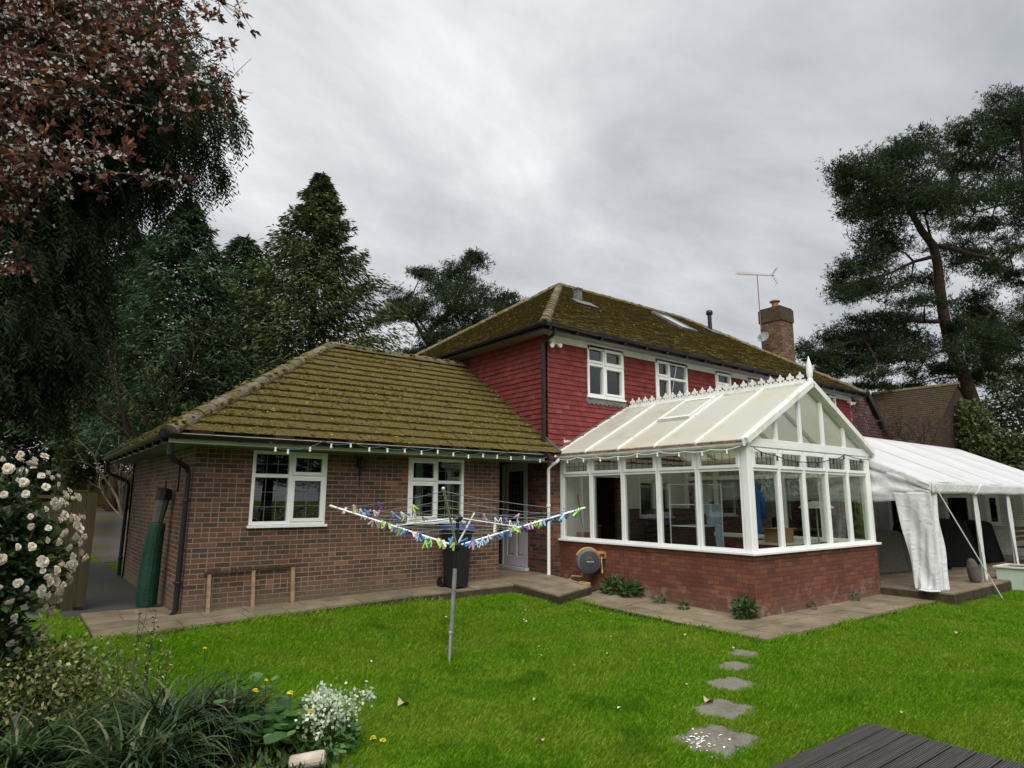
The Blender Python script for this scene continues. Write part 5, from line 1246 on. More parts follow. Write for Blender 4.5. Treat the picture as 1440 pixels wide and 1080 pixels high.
d = MB(); d.box((hx-.06,hy-.13,hz-.16),(hx+.01,hy+.13,hz+.18)); d.build('wall_bracket', M['reel_dark'], hr)
lg = MB()
for k, h in enumerate((.030,.022,.026,.022,.030,.022)):
    a = cpos+ax*.188+side*(-.07+k*.025)*-1; lg.bar(a-up_*h/2, a+up_*h/2, .016, .003, up=ax)
lg.build('logo_marks', M['logo'], hr)
d = MB(); q = cpos-side*.12-up_*.2; d.tube([q,q+np.array([-.02,.0,-.10]),(6.98,-.85,.12),(6.95,-.80,.05),(6.82,-1.1,.045),(6.72,-1.42,.04),(6.80,-1.55,.04),(6.9,-1.45,.045),(6.86,-1.2,.045)],.012,6); o = d.build('garden_hose', M['hose']); tag(o, 'thin yellow hose trailing from the reel onto the step', 'hose')
d = MB(); q = pp+np.array([-.05,-.13,-.01]); d.tube([q,q+np.array([-.03,-.03,-.12]),q+np.array([-.02,-.03,-.26])],.011,6); d.lathe(q+np.array([-.02,-.03,-.33]),[(.01,0),(.02,.02),(.018,.07),(.01,.08)],8); d.build('hose_end', M['hose'], hr)

# ------------------------------------------------------------------ things along the extension
um = empty('covered_parasol', (-.28,1.35,-.07), 'closed parasol in a dark green cover leaning on the extension side wall', 'parasol')
d = MB(); d.tube([(-.25,1.38,-.06),(-.26,1.38,.15),(-.25,1.37,.6),(-.23,1.36,1.05),(-.20,1.35,1.24)],[.15,.16,.15,.135,.115],16); d.build('cover', M['cloth_green'], um, smooth=False, bevel=.01)
d = MB(); d.tube([(-.22,1.35,1.25),(-.19,1.34,1.5),(-.17,1.34,1.64)],[.085,.10,.11],10); d.build('canopy', M['cloth_grey'], um)
d = MB(); d.tube([(-.17,1.34,1.62),(-.16,1.34,1.76),(-.155,1.34,1.80)],[.13,.13,.10],10); d.tube([(-.155,1.34,1.8),(-.15,1.33,1.93)],.015,6); d.build('crown_cap', M['black_pvc'], um)
tf = empty('timber_frame', (.33,-.1,-.05), 'bare timber frame of three posts leaning on the brick wall', 'timber frame')
for x, w_ in ((.33,.05),(.97,.05),(1.585,.06)):
    d = MB(); zb = -.05+.03*x/3; d.bar((x+.0,-.12,zb),(x+.005*0+.0,-.035,.53+.02*x),w_,.035,up=(0,1,0)); d.build('post', M['timber'], tf)
d = MB(); d.bar((.26,-.05,.535),(1.63,-.05,.575),.035,.03); d.build('rail', M['bark'], tf)
d = MB(); d.bar((.36,-.018,.0),(1.55,-.018,.02),.012,.06,up=(0,1,0)); d.build('bottom_rail', M['brick_dark'], tf) if False else None

# ------------------------------------------------------------------ side gate, fences, hedge
gp = empty('garden_gate', (-1.2,1.95,-.15), 'old brown timber gate standing open at the left with its post', 'gate')
d = MB(); d.box((-1.36,1.92,-.2),(-1.20,2.07,1.74)); d.box((-1.37,1.91,1.74),(-1.19,2.08,1.765)); d.build('post', M['fence'], gp)
d = MB(); d.box((-1.185,1.80,-.05),(-1.045,1.98,1.72)); d.build('gate_edge', M['fence'], gp)
fn = empty('board_fence', (-1.4,2.0,-.15), 'dark horizontal board fence behind the white flowered shrub', 'fence')
fd = unit(np.array([-.93,.30,0])); p0 = np.array([-1.36,2.02,0])
for k in range(9):
    d = MB(); z = .02+k*.175; d.bar(p0+[0,0,z+.07], p0+fd*3.4+[0,0,z+.10], .03, .16); d.build('board', M['fence'], fn)
d = MB(); d.bar(p0+[0,0,1.64], p0+fd*3.4+[0,0,1.78], .07, .05); d.build('top_rail', M['fence'], fn)
for s_ in (1.7,3.4): d = MB(); c = p0+fd*s_; d.box(c+np.array([-.05,-.05,-.2]),c+np.array([.05,.05,1.75])); d.build('post', M['fence'], fn)
A, B2 = np.array([-9.5,39.3]), np.array([7.0,27.2]); nP = 11
ff = empty('panel_fence', (A[0],A[1],0), 'tall green stained panel fence at the far side of the driveway', 'fence')
for i in range(nP):
    a = A+(B2-A)*i/nP; b = A+(B2-A)*(i+1)/nP; z = float(gh(*a)); dv = (b-a)/np.linalg.norm(b-a); d = MB()
    for k in range(13):
        p = a+(b-a)*(.06+.88*k/13); q = a+(b-a)*(.06+.88*(k+.97)/13); d.bar([p[0],p[1],z+.9+.06],[q[0],q[1],z+.9+.06],.025+.006*(k%2),1.75,up=(0,0,1))
    d.build('fence_panel', M['fence_far'], ff)
    d = MB(); d.box((a[0]-.07,a[1]-.07,z-.2),(a[0]+.07,a[1]+.07,z+1.95)); d.build('post', M['concrete'], ff)

def leaf_cloud(center, radii, n, L, W, seed, shell=.35, droop=0, out=.6, flat=0, zmin=None):
    r = np.random.default_rng(seed); u = unit(r.normal(size=(n,3))); rad_ = (shell+(1-shell)*r.random((n,1)))**.6
    P = np.array(center)+u*rad_*np.array(radii); D = unit(u*out+r.normal(size=(n,3))*.6+np.array([0,0,-droop])); Nn = unit(r.normal(size=(n,3))+np.array([0,0,.6]))
    if zmin is not None: k = P[:,2] > zmin; P, D, Nn = P[k], D[k], Nn[k]
    m = len(P); l = L*(.6+.8*r.random(m)); w_ = W*(.6+.8*r.random(m))
    return leaves(P, D, Nn, l, w_, .1)
def cat_(parts):
    V, F, o = [], [], 0
    for v, f in parts: V.append(v); F.append(f+o); o += len(v)
    return np.concatenate(V), np.concatenate(F)
def lumpy(center, radii, n, L, W, seed, lumps=9, lr=.45, **kw):
    r = np.random.default_rng(seed); parts = []; c = np.array(center, float); R = np.array(radii, float)
    for i in range(lumps):
        u = unit(r.normal(size=3)); p = c+u*R*(1-lr)*(.55+.55*r.random()); s_ = lr*(.7+.6*r.random())
        parts.append(leaf_cloud(p, R*s_, int(n/lumps), L, W, seed*31+i, **kw))
    return cat_(parts)
hc = empty('copper_hedge', (1,34,1.1), 'tall hedge of dry copper leaves above the far panel fence', 'hedge')
parts = []
for i in range(26):
    c = A+(B2-A)*(i+.5)/26+np.array([.6,1.3]); parts.append(leaf_cloud((c[0],c[1],2.3+.2*math.sin(i*1.7)),(.75,.75,1.7+.25*math.sin(i*2.3)),900,.17,.12,600+i,shell=.6))
V, F = cat_(parts); fast('foliage', V, F, M['hedge_copper'], hc)

# ------------------------------------------------------------------ trees
def trunk_mesh(pts, radii, n=10): b = MB(); b.tube(pts, radii, n, cap=True); return b
def conifer(name, base, H, R, seed, m, label, group=None, nb=260, spr=60, L=.42, W=.15, droop=.35, t0=.06, prof=.75, tipup=.0, trunk_r=.28, lean=(0,0), spiky=.3, hang=.25, bark='bark', strands=0):
    r = np.random.default_rng(seed); base = np.array(base, float); root = empty(name, base, label, 'tree', group)
    tp = [base+np.array([lean[0]*t, lean[1]*t, H*t-.3*(t == 0)]) for t in np.linspace(0,1,9)]
    trunk_mesh(tp, [trunk_r*(1-.93*t) for t in np.linspace(0,1,9)]).build('trunk', M[bark], root, smooth=True)
    Ps, Ds, Ns, Ls, Ws = [], [], [], [], []; bt = MB()
    for i in range(nb):
        t = t0+(1-t0)*((i+r.random())/nb)**.92; a = i*2.399+r.normal()*.35; ln = R*(prof(t) if callable(prof) else (1-t)**prof)*(1-spiky+2*spiky*r.random()*.75)+.12
        low = (t-t0) < .12
        c = base+np.array([lean[0]*t,lean[1]*t,H*t]); dv = np.array([math.cos(a),math.sin(a),0.0]); n_ = max(6, int(spr*(.25+ln/R)))
        s_ = r.random(n_)**.62; sw = np.array([-dv[1],dv[0],0])
        if strands:
            # hanging sprays: each strand droops from the bough and carries leaflets on both sides
            m_ = strands; s0 = r.random(n_)**.55; top = c+dv*(ln*s0)[:,None]+sw*((.30*ln*(1-s0*.7)+.06)*r.normal(size=n_)*.7)[:,None]; top[:,2] += -droop*ln*s0**1.6+.12*ln*s0+r.normal(size=n_)*.12
            sl_ = .25+.55*r.random(n_); od = unit(dv*.55+sw*r.normal(size=n_)[:,None]*.5+r.normal(size=(n_,3))*.15)
            q = np.linspace(0,1,m_)[None,:,None]; path = top[:,None,:]+od[:,None,:]*sl_[:,None,None]*(.75*q-.25*q*q)+np.array([0,0,-1.0])*sl_[:,None,None]*(.95*q**1.5)
            tan = unit(od[:,None,:]*(.75-.5*q)+np.array([0,0,-1.0])*1.4*q**.5); sgn = np.where(np.arange(m_)%2, 1.0, -1.0)[None,:,None]
            sd_ = unit(np.cross(tan, r.normal(size=(n_,1,3))+np.array([0,0,.2]))); Dv = unit(tan*.9+sd_*sgn*.7)
            Ps.append(path.reshape(-1,3)); Ds.append(Dv.reshape(-1,3)); Ns.append(unit(np.cross(tan,sd_)+r.normal(size=path.shape)*.2).reshape(-1,3)); qq = (.6+.7*r.random(n_*m_)); Ls.append(L*qq); Ws.append(W*qq)
            if i % 3 == 0 and ln > .5: bt.tube([c, c+dv*ln*.5+np.array([0,0,-.10*ln]), c+dv*ln*.85+np.array([0,0,-droop*ln*.7])],[.035,.022,.008],4,cap=False)
            continue
        z = -droop*ln*s_**1.6 + tipup*ln*s_**3 + .12*ln*s_
        width = .22*ln*(1-s_*.75)+.08
        P = c+dv*(ln*s_)[:,None]+sw*(width*r.normal(size=n_)*.6)[:,None]; P[:,2] += z+r.normal(size=n_)*.08*ln*.5
        D = unit(dv*.8+sw*r.normal(size=n_)[:,None]*.7+np.array([0,0,-1.0])*(hang+.3*r.random((n_,1)))+r.normal(size=(n_,3))*.25)
        Ps.append(P); Ds.append(D); Ns.append(unit(np.array([0,0,1.0])+r.normal(size=(n_,3))*.5)); q = .6+.8*r.random(n_); Ls.append(L*q); Ws.append(W*q)
        if i % 3 == 0 and ln > .5: bt.tube([c, c+dv*ln*.5+np.array([0,0,-.10*ln]), c+dv*ln*.85+np.array([0,0,-droop*ln*.7])],[.035,.022,.008],4,cap=False)
    V, F = leaves(np.concatenate(Ps), np.concatenate(Ds), np.concatenate(Ns), np.concatenate(Ls), np.concatenate(Ws), .12)
    fast('crown', V, F, M[m], root); bt.build('branches', M[bark], root)
    return root
def groundpt(x, y, dep): p = at(x, y, dep); return np.array([p[0], p[1], float(gh(p[0], p[1]))])
def height(y, dep): return 1.65+(701-y)*dep/FPX
def con_px(name, x, ytop, dep, R, *a, **k):
    p = at(x, ytop, dep); b = np.array([p[0], p[1], float(gh(p[0], p[1]))]); return conifer(name, b, float(at(x, ytop, dep)[2]-b[2]), R, *a, **k)
con_px('fir_tree', 268, 284, 27, 6.6, 101, 'needle_blue', 'blue green fir left of the taller olive green conifer, behind the extension', nb=380, spr=170, L=.26, W=.07, droop=.22, tipup=.18, spiky=.34, prof=lambda t: min((1-t)**.85, .66), t0=.2)
con_px('cypress_tree', 452, 246, 29, 7.3, 102, 'needle_olive', 'tall olive green conical conifer behind the extension roof', nb=520, spr=210, L=.26, W=.07, droop=.12, tipup=.25, spiky=.30, prof=lambda t: min((1-t)**.95, .60))
con_px('fir_tree', 345, 335, 34, 4.8, 103, 'needle_blue', 'shorter fir standing back between the two conical conifers', nb=300, spr=130, L=.30, W=.085, droop=.2, tipup=.15, prof=.6, spiky=.34, t0=.22)
con_px('fir_tree', 200, 330, 34, 4.0, 104, 'needle_blue', 'dark fir farther back, left of the blue green fir', nb=300, spr=130, L=.30, W=.085, droop=.25, tipup=.15, prof=.6, spiky=.34, t0=.22)
con_px('fir_tree', 120, 300, 37, 4.5, 105, 'needle_dark', 'dark fir beyond the drive seen under the left hanging branches', nb=260, spr=110, L=.36, W=.1, droop=.25, tipup=.15, prof=.6, spiky=.34, t0=.05)
con_px('fir_tree', 20, 280, 36, 4.5, 106, 'needle_dark', 'dark fir beyond the drive at the left edge of the photo', nb=260, spr=110, L=.36, W=.1, droop=.25, tipup=.15, prof=.6, spiky=.34, t0=.05)
# near dark cypress whose drooping boughs fill the left of the picture
cy = conifer('drooping_cypress', groundpt(-95, 690, 11.4), 13.8, 4.05, 110, 'needle_dark', 'huge dark cypress with drooping boughs at the left', nb=620, spr=52, L=.135, W=.034, droop=.42, tipup=0, t0=.28, spiky=.2, trunk_r=.36, strands=13,
 prof=lambda t: float(np.interp(t,[.28,.32,.36,.43,.5,.57,.66,.72,.80,.9,1.0],[.40,.48,.53,.55,.55,.56,.66,.86,1.06,.95,.2])))
def bare_tree(name, base, H, seed, label, m='bark', r0=.09, depth=4, spread=.5, nbr=4, group=None, tw=.004, droop=0):
    r = random.Random(seed); root = empty(name, base, label, 'tree', group); b = MB()
    def grow(p, d, L, rad_, lv):
        pts = [p]; q = p.copy(); dd = d.copy()
        for k in range(4):
            dd = unit(dd+np.array([r.gauss(0,.14),r.gauss(0,.14),r.gauss(0,.1)-droop*(lv > 1)])); q = q+dd*L/4; pts.append(q)
        b.tube(pts,[rad_*(1-.13*k) for k in range(5)],6 if lv < 2 else 4,cap=False)
        if lv >= depth: return
        for k in range(nbr if lv else nbr+1):
            t = r.uniform(.35,1); i = min(3,int(t*4)); pp = pts[i]*(1-(t*4-i))+pts[i+1]*(t*4-i); a = r.uniform(0,2*PI); x = unit(np.cross(dd,[.3,.2,.9])); y = np.cross(dd,x)
            nd = unit(dd*(1-spread*.5)+(x*math.cos(a)+y*math.sin(a))*spread*r.uniform(.6,1.3)+np.array([0,0,.12])); grow(pp, nd, L*r.uniform(.5,.75), max(rad_*.5,tw), lv+1)
    grow(np.array(base,float), np.array([0,0,1.0]), H*.5, r0, 0); b.build('branches', M[m], root); return root
bare_tree('bare_tree', groundpt(546, 690, 33), 11.5, 3, 'bare twiggy tree between the conical conifer and the pine', depth=5, nbr=4, r0=.12, tw=.012, spread=.45)
bare_tree('bare_tree', groundpt(240, 690, 22), 9.5, 5, 'slim bare brown trunk behind the extension hip', r0=.13, depth=4, nbr=3, spread=.3)
bare_tree('bare_tree', groundpt(212, 690, 23), 9.0, 9, 'second slim bare trunk left of the first behind the extension', r0=.12, depth=4, nbr=3, spread=.3)
bare_tree('bare_tree', groundpt(190, 690, 20), 4.6, 12, 'pale forked bare sapling above the extension gutter', 'bark_pale', r0=.06, depth=3, nbr=3, spread=.5)
b_ = groundpt(88, 690, 24); iv = empty('ivy_clad_tree', b_, 'green ivy covered trunk in front of the far fence', 'tree')
trunk_mesh([b_-[0,0,.2], b_+np.array([.05,0,3]), b_+np.array([.1,.1,7])],[.28,.24,.18]).build('trunk', M['bark'], iv)
V, F = cat_([leaf_cloud(b_+np.array([0,0,.6+k*.5]),(.36,.36,.5),220,.14,.10,700+k,shell=.8) for k in range(9)]); fast('ivy', V, F, M['ivy'], iv)

# pines: limbs and flat needle clumps, laid out in the plane the tree stands in
def pine(name, label, dep, limbs, clumps, seed, m='needle_pine', bark='bark_pine', tuft=.19, dens=3.4, zj=1.5, grow=1.36):
    r = np.random.default_rng(seed); b0 = groundpt(limbs[0][0][0], limbs[0][0][1], dep); root = empty(name, b0, label, 'tree')
    tb, lb = MB(), MB()
    for i, L in enumerate(limbs):
        dj = r.normal()*.5 if i else 0
        pts = [at(x, y, dep+(dj*j/len(L))) for j, (x, y, rr) in enumerate(L)]
        if i == 0: pts[0] = b0-np.array([0,0,.3])
        (tb if i == 0 else lb).tube(pts, [rr*.68 for _,_,rr in L], 9 if i == 0 else 6)
    tb.build('trunk', M[bark], root, smooth=True)
    s_ = dep/FPX; Vs = []; off = 0; Fs = []
    for (x, y, rx, ry, n) in clumps:
        n = int(n*dens*1.7); rx *= grow; ry *= grow*1.04; c = at(x, y, dep+r.normal()*zj); u = r.normal(size=(n,3)); u = unit(u)*(r.random((n,1))**.45)
        dz = max(rx,ry)*s_*.8
        # several small pads make one clump
        k = max(4, int(n/65)); pc = unit(r.normal(size=(k,3)))*(r.random((k,1))**.5); pid = r.integers(0,k,n)
        q = pc[pid]*.95+u*np.array([.50,.50,.42])*(.6+.8*r.random((n,1)))
        P = c+RT*(q[:,0:1]*rx*s_)+UP*(q[:,2:3]*ry*s_)+FW*(q[:,1:2]*dz)
        for t in range(5):
            D = unit(r.normal(size=(n,3))+np.array([0,0,.55])); v, f = leaves(P, D, rand_unit(n), tuft*(.6+.7*r.random(n)), .05*(.6+.8*r.random(n))*tuft/.3, 0); Vs.append(v); Fs.append(f+off); off += len(v)
        # twig from the clump towards the nearest limb point
        best = None
        for L in limbs:
            for (lx, ly, _) in L:
                dd = math.hypot(lx-x, ly-y)
                if best is None or dd < best[0]: best = (dd, lx, ly)
        p = at(best[1], best[2], dep); mid = (p+c)/2+UP*.12; lb.tube([p, mid, c],[.06,.04,.02],5,cap=False)
        for j in range(0, min(k, 6)):
            e = c+RT*(pc[j,0]*.7*rx*s_)+UP*(pc[j,2]*.7*ry*s_)+FW*(pc[j,1]*.7*dz); lb.tube([c, (c+e)/2-UP*.05, e],[.03,.018,.008],4,cap=False)
    fast('crown', np.concatenate(Vs), np.concatenate(Fs), M[m], root); lb.build('limbs', M[bark], root)
    return root
pine('scots_pine', 'large pine with a reddish leaning trunk behind the house at right', 30,
 [[(1392,700,.50),(1376,590,.46),(1356,530,.42),(1338,490,.38),(1328,450,.36),(1322,410,.33),(1318,370,.30),(1312,345,.28),(1296,325,.24),(1282,300,.20),(1276,280,.12)],
  [(1326,452,.16),(1300,452,.15),(1275,450,.13),(1245,460,.10),(1215,476,.07)],[(1316,360,.15),(1285,368,.11),(1250,385,.08),(1200,398,.05)],[(1314,345,.17),(1340,350,.14),(1370,358,.10),(1400,365,.06)],
  [(1282,300,.12),(1260,262,.09),(1220,250,.06)],[(1284,300,.12),(1310,250,.09),(1330,225,.05)],[(1312,346,.10),(1300,300,.08),(1240,300,.05)],[(1340,495,.14),(1365,470,.10),(1395,440,.06)]],
 [(1185,262,22,20,120),(1212,245,34,20,230),(1252,224,40,18,260),(1292,204,28,16,170),(1220,280,34,18,170),(1255,262,44,24,260),(1300,255,34,28,200),(1200,300,20,14,60),(1268,292,40,20,220),(1320,290,36,22,190),(1240,328,30,30,230),(1224,372,30,26,220),(1192,402,26,18,170),(1260,350,28,24,120),(1232,400,40,16,180),(1282,392,30,20,120),(1352,352,34,16,170),(1380,372,34,18,170),(1300,430,30,14,90),
  (1250,452,46,14,200),(1215,470,40,18,260),(1180,484,36,20,280),(1152,500,22,16,180),(1240,490,40,16,170),(1200,510,44,14,170),(1160,520,20,9,80),(1265,480,36,14,110),(1300,508,18,26,120),(1290,540,14,12,60),(1240,525,26,9,60),
  (1372,430,34,24,220),(1398,455,40,26,260),(1370,480,34,22,230),(1410,490,28,22,170),(1345,462,20,18,90),(1350,500,16,20,90),(1395,515,26,18,150),(1330,520,22,16,90),(1375,535,22,12,90),(1415,525,24,20,150),(1265,505,30,14,120),(1230,545,26,8,70)], 201)
pine('scots_pine', 'tall pine cut by the right edge, rising above the reddish pine', 33,
 [[(1478,700,.5),(1470,540,.45),(1462,400,.38),(1452,300,.3),(1440,220,.2),(1432,160,.1)],[(1460,330,.14),(1420,360,.10),(1392,385,.06)],[(1455,280,.13),(1400,290,.08),(1370,300,.05)],[(1465,450,.12),(1440,462,.09),(1415,472,.05)],[(1448,250,.1),(1400,215,.07),(1365,205,.04)]],
 [(1362,198,28,20,190),(1392,180,34,20,230),(1420,160,30,22,230),(1445,145,26,24,200),(1352,225,20,16,110),(1385,235,36,22,210),(1425,210,36,26,260),(1340,255,18,14,70),(1375,275,36,16,180),(1415,262,36,20,220),(1440,300,24,22,170),(1395,310,30,14,120),(1360,318,28,12,90),(1430,345,26,16,130),(1425,385,24,14,120),(1445,420,16,24,120),(1440,470,20,20,120)], 202)
pine('scots_pine', 'broad grey green pine behind the main roof at centre', 36,
 [[(640,700,.4),(632,560,.35),(622,500,.3),(600,470,.26),(640,430,.2),(652,400,.15)],[(605,490,.2),(585,455,.15),(570,440,.1)],[(625,500,.15),(610,480,.12),(575,430,.08)],[(640,430,.14),(690,430,.1),(715,430,.05)]],
 [(592,388,20,16,150),(618,402,34,24,260),(655,380,26,22,230),(662,362,14,10,80),(640,420,46,24,330),(685,420,34,20,240),(715,432,24,14,170),(668,448,46,18,270),(625,450,36,18,200),(560,424,24,18,210),(548,440,18,14,120),(580,440,30,12,160),(610,475,40,12,160),(590,495,34,8,150),(565,500,22,7,90),(650,470,40,10,160),(600,428,22,16,90)], 203, tuft=.20, dens=2.5, grow=1.12)

# red leaved plum in white blossom hanging in from the top left
def plum():
    dep = 6.2; root = empty('purple_leaf_plum', (-6.2,-4.2,-.2), 'copper leaved plum in white blossom overhanging the top left corner', 'tree'); r = np.random.default_rng(301); b = MB()
    b0 = np.array([-5.6,-3.2,-.3]); fork = at(-170, 250, dep+.5)
    b.tube([b0, (b0+fork)/2+np.array([.1,0,.1]), fork],[.16,.13,.10],9); b.build('trunk', M['bark'], root); b = MB()
    LP, LD, LN, LL, LW = [], [], [], [], []; BP, BD, BN, BL, BW = [], [], [], [], []
    ends = [(330,8,0,-60),(300,60,-60,-30),(285,95,-70,20),(318,125,-60,60),(240,40,-100,-60),(200,110,-100,80),(265,160,-90,130),(180,30,-90,-60),(140,160,-110,140),(90,60,-100,40),(60,190,-120,160),(160,215,-100,220),(40,120,-120,90),(90,260,-130,260),(30,300,-120,280),(20,240,-120,220),(10,40,-110,10),(230,80,-90,30),(120,110,-100,100),(8,380,-110,330),(240,250,-80,250),(130,5,-90,-90),(205,5,-60,-90),(60,20,-100,-30),(290,25,-60,-90)]
    for (ex, ey, sx, sy) in ends:
        e = at(ex, ey, dep+r.normal()*.45); s_ = at(sx, sy, dep+r.normal()*.3); mid = (e+s_)/2+np.array([0,0,.10+.1*r.random()]); pts = []
        for t in np.linspace(0,1,14): pts.append(s_*(1-t)**2+2*mid*t*(1-t)+e*t*t+r.normal(size=3)*.012)
        b.tube(pts, list(np.linspace(.022,.004,14)),5,cap=False); b.tube([fork, (fork+s_)/2, s_],[.06,.04,.022],6,cap=False)
        tw = []
        for k in range(2,14):
            for _ in range(5):
                p = pts[k]; dv = unit(r.normal(size=3)*.9+(e-s_)/np.linalg.norm(e-s_)*.5); q = p+dv*(.10+.26*r.random()); 
                b.tube([p,(p+q)/2+r.normal(size=3)*.01,q],[.004,.003,.002],3,cap=False); tw.append((p,q,dv))
            tw.append((pts[k-1],pts[k],unit(pts[k]-pts[k-1])))
        for (p,q,dv) in tw:
            if r.random() < .55:
                n = r.integers(5,10); D = unit(dv*.7+r.normal(size=(n,3))*.6); LP.append(np.repeat(q[None],n,0)+r.normal(size=(n,3))*.012); LD.append(D); LN.append(rand_unit(n)); LL.append(.048+.045*r.random(n)); LW.append(.026+.02*r.random(n))
            for _ in range(r.integers(0,5)):
                t = r.random(); c = p*(1-t)+q*t+r.normal(size=3)*.014; nn = rand_unit(1)[0]; x = unit(np.cross(nn,[.3,.5,.8])); y = np.cross(nn,x)
                for a in range(5): d = x*math.cos(a*1.2566)+y*math.sin(a*1.2566)+nn*.25; BP.append(c[None]); BD.append(d[None]); BN.append(nn[None]); BL.append([.017+.007*r.random()]); BW.append([.018])
    b.build('branches', M['bark'], root)
    V, F = leaves(*[np.concatenate(a) for a in (LP,LD,LN,LL,LW)],.15); fast('leaves', V, F, M['copper'], root)
    V, F = leaves(*[np.concatenate(a) for a in (BP,BD,BN,BL,BW)],.1); fast('blossom', V, F, M['blossom'], root)
plum()

# right hand hedge and shrubs beyond the annex
def shrub(name, label, cat, center, radii, n, L, W, m, seed, group=None, lumps=10, **kw):
    c = np.array(center, float); root = empty(name, (c[0],c[1],float(gh(c[0],c[1]))), label, cat, group); V, F = lumpy(c, radii, n, L, W, seed, lumps, **kw); fast('foliage', V, F, M[m], root)
    b = MB(); r = random.Random(seed); g0 = np.array([c[0],c[1],float(gh(c[0],c[1]))-.05])
    for k in range(5): e = c+np.array(radii)*unit(np.array([r.gauss(0,1),r.gauss(0,1),r.random()]))*.7; b.tube([g0+np.array([r.uniform(-.05,.05),r.uniform(-.05,.05),0])*radii[0],(g0+e)/2,e],[.03*radii[0]+.006,.02*radii[0]+.004,.006],5,cap=False)
    b.build('stems', M['bark'], root); return root
p = at(1432, 640, 25.5); shrub('hedge', 'dark green hedge at the right edge above the marquee', 'hedge', (p[0]+.4,p[1]-.6,2.5), (2.3,2.0,1.9), 12000, .15, .09, 'hedge', 401, lumps=20)
p = at(1426, 566, 27); shrub('holly_tree', 'glossy leaved tree with sky showing through beside the pine trunk', 'tree', (p[0]+.4,p[1]-.5,p[2]-.3), (2.2,2.2,2.2), 3200, .18, .11, 'holly', 402, lumps=22, lr=.36)
p = at(1362, 594, 25.2); shrub('ivy_shrub', 'ivy clad shrub at the foot of the reddish pine', 'shrub', (p[0],p[1],p[2]-.5), (1.05,1.05,2.0), 6400, .13, .09, 'ivy', 403, lumps=18)
p = at(1400, 622, 25); shrub('ivy_shrub', 'lower ivy covered bush between the ivy shrub and the hedge', 'shrub', (p[0]+.2,p[1]-.3,p[2]-.6), (1.1,1.1,1.3), 4200, .13, .09, 'ivy', 404, lumps=16)
p = groundpt(1320, 690, 22.3); bare_tree('bare_shrub', (22.75,-2.0,2.4), 3.3, 21, 'leafless tangled shrub in front of the brown annex roof', 'bark', r0=.05, depth=4, nbr=4, spread=.75, tw=.01)
bare_tree('bare_shrub', (22.7,-1.0,2.3), 2.6, 23, 'lower bare shrub left of the tangled shrub by the annex roof', 'bark', r0=.04, depth=4, nbr=4, spread=.8, tw=.009)

# ------------------------------------------------------------------ front flower bed
bed = [(-4.5,-8.0),(-4.5,-2.5),(-2.2,-2.9),(-1.0,-3.7),(-.45,-4.7),(-.05,-5.25),(-.10,-5.9),(-.35,-6.4),(-.6,-8.0)]
def in_poly(x, y, poly):
    ins = np.zeros(np.shape(x), bool); n = len(poly)
    for i in range(n):
        (x0,y0),(x1,y1) = poly[i], poly[(i+1)%n]; c = ((y0 > y) != (y1 > y)) & (x < (x1-x0)*(y-y0)/(y1-y0+1e-12)+x0); ins ^= c
    return ins
o = sheet('flower_bed', np.arange(-4.6,.3,.12), np.arange(-8.1,-2.4,.12), .035, M['soil'], noise=.015, mask=lambda x, y: in_poly(x, y, bed))
# camellia
cc = at(-24, 778, 5.1)
cam_ = empty('camellia', (cc[0],cc[1],-.2), 'dark glossy camellia covered in cream white flowers at the left edge', 'shrub')
V, F = lumpy(cc, (.62,.58,.84), 12000, .085, .045, 501, lumps=26, lr=.42, out=.8); v2, f2 = lumpy(cc-np.array([.05,-.05,.85]), (.48,.45,.62), 4200, .085, .045, 505, lumps=12); V, F = cat_([(V, F), (v2, f2)]); fast('foliage', V, F, M['camellia_leaf'], cam_)
b = MB(); rr = random.Random(4)
for k in range(9): e = cc+np.array([rr.uniform(-.4,.4),rr.uniform(-.4,.4),rr.uniform(-.4,.6)]); b.tube([(cc[0]+rr.uniform(-.06,.06),cc[1],-.25),(np.array([cc[0],cc[1],.1])+e)/2,e],[.025,.016,.006],5)
b.build('stems', M['bark'], cam_)
def flower_mesh(seed):
    r = np.random.default_rng(seed); V, F = [], []
    for ring, (n, tilt, l) in enumerate(((7,.22,.050),(6,.6,.045),(6,1.15,.036),(4,2.0,.026))):
        for k in range(n):
            a = 2*PI*(k+.5*ring)/n+r.normal()*.14; tl = tilt+r.normal()*.14; d = np.array([math.cos(a),math.sin(a),tl]); d /= np.linalg.norm(d); sd = np.array([-math.sin(a),math.cos(a),0.0]); up = np.cross(d,sd)*-1; l_ = l*(.85+.3*r.random()); b = len(V); p = np.array([0,0,.004*ring])
            for t, w_, c_ in ((.05,.16,0),(.45,.50,-.10),(.80,.52,-.02),(1.0,.24,.10)):
                for sg in (-1,1): V.append(p+d*l_*t+sd*l_*w_*sg+up*l_*(c_+.10*(sg*r.normal())))
            for q in range(3): F.append((b+2*q,b+2*q+1,b+2*q+3,b+2*q+2))
    return np.array(V), np.array(F)
fm = []
for s_ in range(4):
    V, F = flower_mesh(s_); me = fast('flower', V, F, M['camellia_flower'], None, smooth=True); fm.append(me)
rr = random.Random(9); cnt = 0
